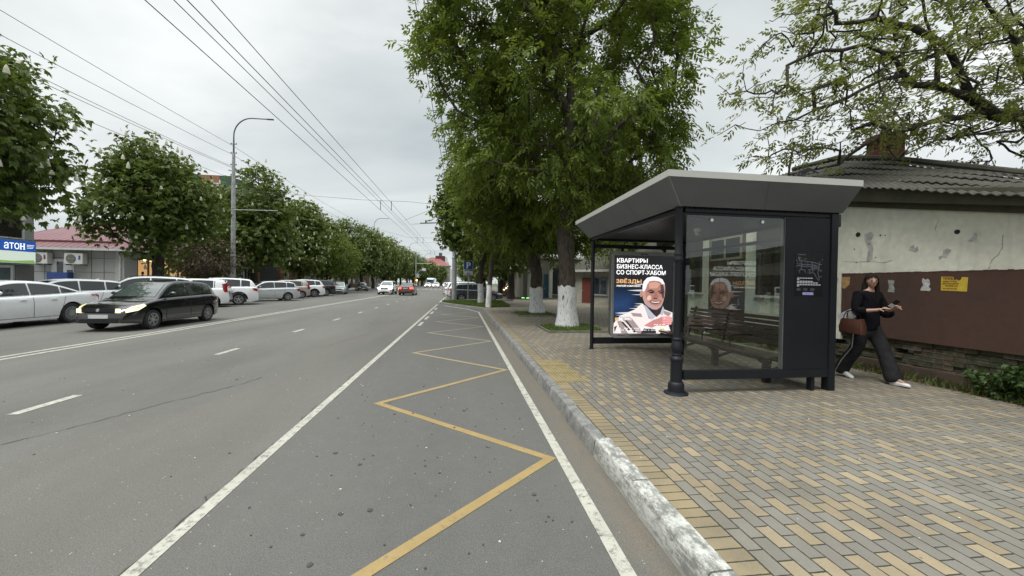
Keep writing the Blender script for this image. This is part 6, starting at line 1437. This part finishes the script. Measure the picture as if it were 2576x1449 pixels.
cb=car('boxy',**boxy,paintm=P_white,clad=False,label='boxy white car with a tall red curved tail light behind the black hatchback',group=GC,tl_poly=[(-2.02,.86),(-1.99,1.28),(-1.93,1.36),(-1.76,1.34),(-1.80,1.0),(-1.88,.86)]); by_wheel(cb,-13.95,23.5,R(-158),4.15,2.57,1.80,.82,'rear',1)
c=dup(cs,label='white crossover with dark wheel arches just left of the silver estate',group=GC); by_wheel(c,-13.85,25.9,R(-152),4.65,2.7,1.86,.9,'rear',1)
c=car('wagon',**wagon,paintm=P_silver,label='silver estate car seen side on, parked beyond the white crossover',group=GC,spokes=7); by_wheel(c,-13.35,31.6,R(-138),4.5,2.65,1.76,.9,'rear',1)
c=car('boxy',**boxy,paintm=P_beige,label='beige hatchback with dark red tail lights parked behind the silver estate',group=GC,spokes=7,tl_poly=[(-2.02,.80),(-1.99,1.2),(-1.93,1.40),(-1.78,1.1),(-1.82,.86)]); by_wheel(c,-14.0,35.8,R(-142),4.15,2.57,1.80,.82,'rear',1)
c=dup(cs,label='white crossover between the beige hatchback and the black off-roader',group=GC); by_wheel(c,-14.1,39.0,R(-142),4.65,2.7,1.86,.9,'rear',1)
c=car('suv',**suv,paintm=P_dk,rails=True,label='black off-roader parked beyond the white crossovers',group=GC); by_wheel(c,-14.1,42.2,R(-142),4.65,2.7,1.86,.9,'rear',1)
c=car('sedan',**S_(sedan,L_=4.6,wb=2.65),paintm=P_pale,label='pale green silver sedan facing the camera at the end of the parked row',group=GC) if False else car('hatch',**hatch,paintm=P_pale,label='pale green silver car facing the camera at the end of the parked row',group=GC); place(c,-15.0,49.5,R(-78))
c=car('hatch2',**hatch,paintm=P_dk,label='dark car parked under the far chestnuts, alone beyond the row',group=GC); place(c,-16.6,66.5,R(-68))
c=dup(cs,label='white off-roader driving towards the camera in the far lane, headlights on'); place(c,-9.4,50.5,R(-90)); del c['group']; c.name='car'
for ch in list(c.children):
    if ch.name.startswith('headlight'): ch.data=ch.data.copy(); ch.data.materials[0]=M_ylon
c=car('sedan',**S_(sedan,L_=5.05),paintm=P_red,name='car',label='dark red sedan driving away with its brake lights glowing',tail=M_tlon); place(c,-6.55,48.2,R(90)); c.scale=(.92,.96,1)
c=car('hatch3',**S_(hatch,L_=4.22),paintm=P_grey,label='dark grey hatchback parked behind the grass island and parking sign'); place(c,1.25,33.9,R(8)); c.scale=(1.08,1.03,1.02)
GP='cars parked beyond the grass island'
for i,(m_,x,y,h,lab) in enumerate(((cs,.9,38.5,10,'white off-roader just behind the dark grey hatchback on the right'),(cw,.2,44,12,'white estate car, second behind the dark grey hatchback'),(cb,0,49.5,10,'white boxy car, third behind the dark grey hatchback'),(cs,-.4,57,12,'white off-roader farthest back in the row beyond the island'))): c=dup(m_,label=lab,group=GP); place(c,x,y,R(h))
c['group']=GP
GD='distant oncoming cars'
for i,(m_,x,y,lab) in enumerate(((cb,-7.4,112,'small distant white car coming up the road right of the bus, headlights lit'),(cw,-10.2,118,'small distant white car coming up the road left, headlights lit'),(cs,-5.6,135,'tiny distant car farthest up the road'))):
    c=dup(m_,label=lab,group=GD); place(c,x,y,R(-90)); c.name='car'
    for ch in list(c.children):
        if ch.name.startswith('headlight'): ch.data=ch.data.copy(); ch.data.materials[0]=M_ylon
# distant bus
bs=thing('bus','distant white and teal bus coming up the road with its lights on','bus',(-10.3,128,0)); g=MB(); g.box(-1.25,1.25,0,10,.35,3.0); g.build('body',P_white,bs,bevel=.12)
g=MB(); g.box(-1.1,1.1,-.03,0.02,1.3,2.6); g.build('windscreen',M_cglass2,bs); g=MB(); g.box(1.24,1.27,.5,9.5,1.4,2.4); g.build('side_window',M_cglass,bs); g=MB(); g.box(-.9,.9,-.04,0,2.65,2.9); g.build('destination_sign',emit('bus_display',(.5,.85,1),3.),bs)
for x in (-.95,.75): g=MB(); g.box(x,x+.25,-.05,0,.6,.85); g.build('headlight',M_ylon,bs)
for x in (-1.2,.95):
    for y in (1.6,7.6): g=MB(); g.lathe([(0,0),(.48,0),(.48,.25),(0,.25)],(x,y,.48),18,'x'); g.build('wheel',M_tyre,bs)
# ------------------------------------------------------------------ the walking woman
M_skin=mat('skin',(.36,.21,.155),.55,var=.06); M_hair=mat('dark_hair',(.012,.008,.006),.8,var=.3,scale=30,spec=.15); M_jack=mat('black_wool',(.006,.006,.008),.95,var=.4,scale=20,bump=.4,spec=.12); M_trou=mat('charcoal_trousers',(.020,.020,.022),.9,var=.4,scale=9,bump=.3,spec=.15)
M_shoe=mat('white_trainer',(.62,.62,.60),.6,var=.1); M_bag=mat('brown_leather',(.075,.026,.014),.5,var=.25,scale=9,bump=.2); M_paper=mat('white_paper',(.50,.50,.52),.7,var=.2,scale=12); M_lip=mat('lips',(.28,.09,.08),.5); M_eye=mat('eye_dark',(.02,.015,.012),.3); M_stripe=mat('trouser_stripe',(.26,.26,.26),.8,var=.4,scale=25)
def skin(name,V,E,mt,parent=None,sub=2,join=None,root=0):
    """V: (x,y,z,rx,ry)"""
    me=bpy.data.meshes.new(name); me.from_pydata([v[:3] for v in V],E,[]); o=bpy.data.objects.new(name,me); C.objects.link(o)
    md=o.modifiers.new('s','SKIN'); md.use_smooth_shade=True; sl=me.skin_vertices[0].data
    for i,v in enumerate(V): sl[i].radius=(v[3],v[4] if len(v)>4 else v[3]); sl[i].use_root=(i==root)
    o.modifiers.new('u','SUBSURF').levels=sub; o.modifiers['u'].render_levels=sub
    dg=bpy.context.evaluated_depsgraph_get(); nm=bpy.data.meshes.new_from_object(o.evaluated_get(dg)); bpy.data.objects.remove(o); bpy.data.meshes.remove(me)
    bm=bmesh.new(); bm.from_mesh(nm)
    if join: join(bm)
    bmesh.ops.recalc_face_normals(bm,faces=bm.faces)
    for f in bm.faces: f.smooth=True
    bm.to_mesh(nm); bm.free(); nm.materials.clear(); nm.materials.append(mt); nm.name=name; q_=bpy.data.objects.new(name,nm); C.objects.link(q_)
    if parent: q_.parent=parent
    return q_
def w2(r_,f_,z_): return (-r_,-f_,z_)      # her right / forward / up -> local axes (walking towards -y)
def head_verts(c,yawh,s=1.,pitch=0):
    """rows of a face-shaped ovoid; returns verts and quads"""
    V=[];Fc=[]; nu,nv=32,24
    for j in range(nv+1):
        th=PI*j/nv; zc=math.cos(th); rr_=math.sin(th)
        for i in range(nu):
            ph=2*PI*i/nu; fx=math.sin(ph)*rr_; fy=math.cos(ph)*rr_    # fy forward
            x=fx*.073; y=fy*(.092 if fy>0 else .100); z=zc*.118
            if zc<0: k=1+zc*.42; x*=k; y*=1+zc*(.12 if fy>0 else .5)
            if fy>0:
                a=math.exp(-(fx/.16)**2); 
                y+=.020*a*math.exp(-((zc+.16)/.13)**2)+.010*a*math.exp(-((zc-.05)/.15)**2)-.004*a*math.exp(-((zc+.36)/.05)**2)+.007*math.exp(-(fx/.3)**2)*math.exp(-((zc+.50)/.08)**2)+.010*math.exp(-(fx/.3)**2)*math.exp(-((zc+.86)/.14)**2)
                for sx in (-1,1): y-=.009*math.exp(-((fx-sx*.42)/.17)**2-((zc-.04)/.12)**2)
            V.append((x*s,y*s,z*s))
    for j in range(nv):
        for i in range(nu): Fc.append((j*nu+i,j*nu+(i+1)%nu,(j+1)*nu+(i+1)%nu,(j+1)*nu+i))
    return V,Fc
def hand_chain(V,E,wr,d,n,side,curl=.5,s=1.):
    """adds palm and five fingers; wr index of wrist vertex, d direction of the hand, n back-of-hand normal"""
    w=Vector(V[wr][:3]); d=Vector(d).normalized(); n=Vector(n).normalized(); sd=d.cross(n).normalized()*side
    V.append((*(w+d*.045*s),.024*s,.013*s)); pm=len(V)-1; E.append((wr,pm))
    V.append((*(w+d*.080*s),.026*s,.012*s)); kn=len(V)-1; E.append((pm,kn))
    for k,(o,L_) in enumerate(((.030,.066),(.010,.076),(-.010,.070),(-.029,.055))):
        b=w+d*.088*s+sd*o*s; prev=kn; dd=d.copy(); p_=b; V.append((*p_,.0085*s,.0085*s)); E.append((prev,len(V)-1)); prev=len(V)-1
        for seg_ in (.42,.33,.25): dd=(dd-n*curl*.9).normalized(); p_=p_+dd*L_*seg_*s; V.append((*p_,.0078*s,.0078*s)); E.append((prev,len(V)-1)); prev=len(V)-1
    b=w+d*.030*s+sd*.028*s; V.append((*b,.011*s,.011*s)); E.append((pm,len(V)-1)); prev=len(V)-1; dd=(d*.6+sd*.7-n*.3).normalized()
    for seg_ in (.035,.030): b=b+dd*seg_*s; V.append((*b,.0095*s,.0095*s)); E.append((prev,len(V)-1)); prev=len(V)-1; dd=(dd-sd*.35-n*.2).normalized()
pw=thing('person','woman in black coat and wide trousers walking past the brown wall with a phone','person',(6.42,5.30,.14))
HD=Vector(w2(0,.055,1.575)); hy=R(-30)
Rel=(.25,.04,1.10); Rwr=(.115,.235,1.135); Lel=(-.25,.07,1.09); Lwr=(-.145,.27,1.165)
V=[(*w2(0,0,.93),.12,.09),(*w2(0,.01,1.10),.105,.08),(*w2(0,.02,1.28),.13,.085),(*w2(0,.015,1.40),.075,.06),(*w2(0,.03,1.47),.048,.048),(*w2(0,.045,1.53),.047,.05)]
E=[(0,1),(1,2),(2,3),(3,4),(4,5)]
def add(v,p_): V.append(v); E.append((p_,len(V)-1)); return len(V)-1
rs=add((*w2(.155,.01,1.375),.052,.05),3); re_=add((*w2(*Rel),.040,.04),rs); rw=add((*w2(*Rwr),.024,.022),re_)
ls=add((*w2(-.155,.01,1.375),.052,.05),3); le=add((*w2(*Lel),.040,.04),ls); lw=add((*w2(*Lwr),.024,.022),le)
hr_=add((*w2(.09,0,.88),.06,.06),0); kr=add((*w2(.10,-.05,.50),.045,.045),hr_); ar_=add((*w2(.12,-.31,.13),.036,.036),kr); add((*w2(.12,-.18,.05),.035,.028),ar_)
hl_=add((*w2(-.09,.02,.88),.06,.06),0); kl=add((*w2(-.10,.20,.49),.045,.045),hl_); al=add((*w2(-.115,.33,.10),.036,.036),kl); add((*w2(-.115,.47,.045),.035,.028),al)
hand_chain(V,E,rw,w2(-.09,.10,.055),w2(.15,.1,.9),1,.35); hand_chain(V,E,lw,w2(.05,.10,.06),w2(-.3,.1,.9),-1,.6)
HV,HF=head_verts(None,0)
def jn(bm):
    M=Matrix.Translation(HD)@Matrix.Rotation(PI+hy,4,'Z')@Matrix.Rotation(R(2),4,'X')
    vs=[bm.verts.new(M@Vector(v)) for v in HV]
    for f in HF:
        try: bm.faces.new([vs[i] for i in dict.fromkeys(f)])
        except ValueError: pass
    for sx in (-1,1):   # ears
        g_=[bm.verts.new(M@Vector((sx*(.072+.010*math.cos(a*.5)),-.008+.016*math.cos(a),.0+.030*math.sin(a)))) for a in [2*PI*k/10 for k in range(10)]]; c_=bm.verts.new(M@Vector((sx*.088,-.014,.002)))
        for k in range(10): bm.faces.new((g_[k],g_[(k+1)%10],c_))
body=skin('body',V,E,M_skin,pw,2,jn)
MH=Matrix.Translation(HD)@Matrix.Rotation(PI+hy,4,'Z')@Matrix.Rotation(R(2),4,'X')
g=MB()
for sx in (-1,1):
    o=len(g.v); g.lathe([(0,-.006),(.013,-.003),(.013,.003),(0,.006)],(0,0,0),10,'y'); g.v[o:]=[tuple(MH@Vector((sx*.030+v[0]*1.2,.086+v[1]*.5,.004+v[2]*.7))) for v in g.v[o:]]
g.build('eyes',M_eye,pw)
g=MB()
for sx in (-1,1): g.add([tuple(MH@Vector(p_)) for p_ in ((sx*.014,.093,.020),(sx*.030,.0915,.027),(sx*.050,.080,.021),(sx*.050,.079,.017),(sx*.030,.090,.022),(sx*.014,.092,.015))],[(0,1,2,3,4,5)])
g.build('eyebrows',M_hair,pw)
g=MB(); g.add([tuple(MH@Vector(p_)) for p_ in ((-.023,.088,-.058),(-.008,.101,-.053),(0,.102,-.055),(.008,.101,-.053),(.023,.088,-.058),(.010,.100,-.067),(0,.101,-.069),(-.010,.100,-.067))],[tuple(range(8))]); g.build('lips',M_lip,pw)
# hair: cap plus long lengths over the back and shoulders
bm=bmesh.new(); Vh=[]; nu,nv=36,26; keep=[]
for j in range(nv+1):
    th=PI*j/nv
    for i in range(nu):
        ph=2*PI*i/nu; fx=math.sin(ph)*math.sin(th); fy=math.cos(ph)*math.sin(th); zc=math.cos(th); part=.004*abs(math.sin(ph*9+th*3)); x,y,z=fx*(.086+part),fy*(.102 if fy>0 else .122)-.004,zc*.130+.004; Vh.append(bm.verts.new(MH@Vector((x,y,z)))); keep.append((fx,fy,zc))
for j in range(nv):
    for i in range(nu):
        idx=(j*nu+i,j*nu+(i+1)%nu,(j+1)*nu+(i+1)%nu,(j+1)*nu+i); k=keep[idx[0]]
        if k[1]>.30 and k[2]<.50-.25*abs(k[0]) and abs(k[0])<.93: continue
        if k[2]<-.75: continue
        try: bm.faces.new([Vh[q_] for q_ in idx])
        except ValueError: pass
for f in bm.faces: f.smooth=True
me=bpy.data.meshes.new('hair'); bm.to_mesh(me); bm.free(); me.materials.append(M_hair); ho=bpy.data.objects.new('hair',me); C.objects.link(ho); ho.parent=pw
VV=[];EE=[]
for k,(a,b_,c_) in enumerate(((.07,-.02,.0),(-.07,-.02,.0),(.045,-.07,0),(-.045,-.07,0),(0,-.085,0))):
    o=len(VV); 
    for t_,rr_ in ((.03,.036),(-.06,.046),(-.14,.050),(-.22,.046),(-.31,.026)): p_=MH@Vector((a*(1+.3*abs(t_)),b_-.02*abs(t_)*4+(.10*abs(t_) if k<2 else 0),t_)); VV.append((*p_,rr_,rr_*.7))
    EE+= [(o+i,o+i+1) for i in range(4)]
    if k: EE.append((0,o))
skin('hair_lengths',VV,EE,M_hair,pw,1)
# coat
V=[(*w2(0,.01,.74),.18,.16),(*w2(0,.01,.90),.175,.15),(*w2(0,.01,1.10),.165,.130),(*w2(0,.015,1.27),.178,.128),(*w2(0,.0,1.385),.115,.080),(*w2(0,-.0,1.435),.072,.062)]
E=[(0,1),(1,2),(2,3),(3,4),(4,5)]
rs=add((*w2(.165,.0,1.37),.078,.075),4); re_=add((*w2(Rel[0]+.01,Rel[1]-.01,Rel[2]),.078,.070),rs); add((*w2(.175,.15,1.118),.066,.060),re_)
ls=add((*w2(-.165,.0,1.37),.078,.075),4); le=add((*w2(Lel[0]-.02,Lel[1],Lel[2]-.05),.092,.085),ls); add((*w2(-.20,.20,1.10),.088,.080),le)
skin('coat',V,E,M_jack,pw,2)
# trousers with wide legs
V=[(*w2(0,0,.97),.135,.105),(*w2(0,0,.86),.165,.13)]; E=[(0,1)]
a=add((*w2(.095,-.01,.76),.108,.112),1); a=add((*w2(.105,-.05,.50),.090,.095),a); a=add((*w2(.118,-.20,.28),.098,.104),a); a=add((*w2(.12,-.28,.14),.100,.118),a); a=add((*w2(.12,-.29,.035),.095,.115),a)
a=add((*w2(-.095,.05,.76),.110,.118),1); a=add((*w2(-.10,.18,.50),.092,.098),a); a=add((*w2(-.11,.25,.28),.100,.108),a); a=add((*w2(-.115,.30,.14),.102,.122),a); a=add((*w2(-.115,.33,.03),.098,.122),a)
skin('trousers',V,E,M_trou,pw,2)
g=MB(); P7=[w2(.19,-.03,.82),w2(.196,-.05,.52),w2(.213,-.195,.29),w2(.217,-.29,.09)]
for a_,b_ in zip(P7,P7[1:]): g.bar(a_,b_,.006,.032,up=(1,0,0))
g.build('side_stripe',M_stripe,pw)
def shoe(f0_,r0_,zt,pit):
    g=MB(); V=[];Fc=[]; n=12; st=[(-.125,.026,.060),(-.10,.034,.075),(-.04,.036,.078),(.02,.038,.062),(.07,.042,.048),(.11,.036,.038),(.135,.016,.026)]
    for f_,hw_,ht in st:
        for k in range(n): a=2*PI*k/n; V.append((hw_*math.cos(a),f_,max(0,ht*.5+ht*.5*math.sin(a)) if math.sin(a)>-.3 else .0))
    for i in range(len(st)-1):
        for k in range(n): Fc.append((i*n+k,i*n+(k+1)%n,(i+1)*n+(k+1)%n,(i+1)*n+k))
    Fc+= [tuple(range(n)),tuple(range((len(st)-1)*n,len(st)*n))]; g.add(V,Fc)
    M=Matrix.Translation(w2(r0_,f0_,zt))@Matrix.Rotation(PI,4,'Z')@Matrix.Rotation(pit,4,'X'); return g.build('shoe',M_shoe,pw,smooth=60,M=M)
shoe(.40,-.115,.012,R(6)); shoe(-.22,.12,.035,R(-14))
# things she carries
ph=thing('phone','dark phone with a bright case held in both hands of the walking woman','phone',(6.42,5.30,.14)); g=MB(); M=Matrix.Translation(w2(-.01,.365,1.235))@Matrix.Rotation(R(25),4,'Y')@Matrix.Rotation(R(-50),4,'X'); g.cbox((0,0,0),(.075,.15,.009)); g.build('body',M_black,ph,M=M,bevel=.003); g=MB(); g.cbox((0,.03,-.006),(.07,.06,.003)); g.build('case',M_paper,ph,M=M)
bg=thing('handbag','brown leather handbag hanging from the forearm of the walking woman','handbag',(6.42,5.30,.14)); Mb=Matrix.Translation(w2(.29,.02,.87))
g=MB(); st=[(-.17,.045),(-.155,.065),(0,.075),(.155,.065),(.17,.045)]; V=[];Fc=[]
for f_,hw_ in st: V+=[(-hw_*.9,f_,-.12),(hw_*.9,f_,-.12),(hw_,f_*1.04,-.02),(hw_*.55,f_*.92,.11),(-hw_*.55,f_*.92,.11),(-hw_,f_*1.04,-.02)]
for i in range(4):
    for k in range(6): Fc.append((i*6+k,i*6+(k+1)%6,(i+1)*6+(k+1)%6,(i+1)*6+k))
Fc+= [tuple(range(6)),tuple(range(24,30))]; g.add(V,Fc); g.build('body',M_bag,bg,M=Mb,bevel=.012,smooth=50)
g=MB(); g.tube([(-.03,-.11,.10),(-.035,-.10,.17),(-.045,-.04,.235),(-.05,.0,.24),(-.045,.05,.225),(-.035,.10,.16),(-.03,.11,.10)],.007,8); g.tube([(.03,-.11,.10),(.02,-.10,.17),(-.02,-.04,.235),(-.03,.0,.24),(-.02,.05,.225),(.02,.10,.16),(.03,.11,.10)],.007,8); g.build('handles',M_jack,bg,M=Mb,smooth=60)
pp_=thing('paper_sheet','folded white paper sheets tucked in the top of the brown handbag','paper',(6.42,5.30,.14)); g=MB(); Mp=Matrix.Translation(w2(.26,-.10,1.01))@Matrix.Rotation(R(-28),4,'X'); g.box(-.004,.004,-.13,.13,-.07,.08); g.build('sheet',M_paper,pp_,M=Mp); g=MB(); g.box(.006,.010,-.12,.12,-.06,.075); g.build('sheet',M_paper,pp_,M=Mp@Matrix.Rotation(R(9),4,'X'))
# two people inside the lit shop, very small in the photo
def figure(lab,x,y,z,top,bot,rz,h=1.7):
    t=thing('person',lab,'person',(x,y,z),rz); k=h/1.7
    V=[(0,0,.93,.13,.09),(0,0,1.15,.12,.085),(0,0,1.35,.13,.08),(0,0,1.46,.05,.05),(0,.01,1.56,.075,.085),(0,.01,1.66,.07,.08)]; E=[(0,1),(1,2),(2,3),(3,4),(4,5)]
    for sx in (-1,1):
        b=len(V); V+=[(sx*.17,0,1.38,.05,.05),(sx*.23,.03,1.12,.04,.04),(sx*.2,.15,.95,.03,.03),(sx*.19,.2,.90,.022,.012)]; E+=[(2,b),(b,b+1),(b+1,b+2),(b+2,b+3)]
        for q_ in range(4): V.append((sx*.19+(q_-1.5)*.012,.25,.86,.007,.007)); E.append((b+3,len(V)-1))
        b=len(V); V+=[(sx*.09,0,.86,.08,.08),(sx*.10,0,.48,.055,.055),(sx*.10,0,.08,.04,.04),(sx*.10,.12,.04,.035,.03)]; E+=[(0,b),(b,b+1),(b+1,b+2),(b+2,b+3)]
    skin('body',[(a*k,b_*k,c_*k,d*k,e*k) for a,b_,c_,d,e in V],E,M_skin,t,1)
    T_=[(0,0,.98,.15,.11),(0,0,1.2,.14,.10),(0,0,1.36,.14,.09)]; ET=[(0,1),(1,2)]
    for sx in (-1,1): b=len(T_); T_+=[(sx*.18,0,1.37,.06,.06),(sx*.235,.03,1.12,.05,.05)]; ET+=[(2,b),(b,b+1)]
    skin('shirt',[(a*k,b_*k,c_*k,d*k,e*k) for a,b_,c_,d,e in T_],ET,top,t,1)
    T_=[(0,0,.97,.14,.10)]; ET=[]
    for sx in (-1,1): b=len(T_); T_+=[(sx*.09,0,.84,.095,.095),(sx*.10,0,.50,.08,.08)]; ET+=[(0,b),(b,b+1)]
    skin('shorts',[(a*k,b_*k,c_*k,d*k,e*k) for a,b_,c_,d,e in T_],ET,bot,t,1)
    g=MB(); g.lathe([(0,1.77*k),(.05*k,1.755*k),(.085*k,1.69*k),(.088*k,1.62*k),(.07*k,1.58*k)],(0,-.02,0),12); g.build('hair',M_hair,t,smooth=60)
figure('person in a pale top and black shorts standing inside the lit shop',-25.2,36.0,.35,mat('pale_shirt',(.45,.42,.36),.8),M_jack,R(150))
figure('person in dark clothes at the counter inside the lit shop',-25.4,34.2,.35,mat('brown_top',(.10,.06,.05),.8),M_jack,R(60))
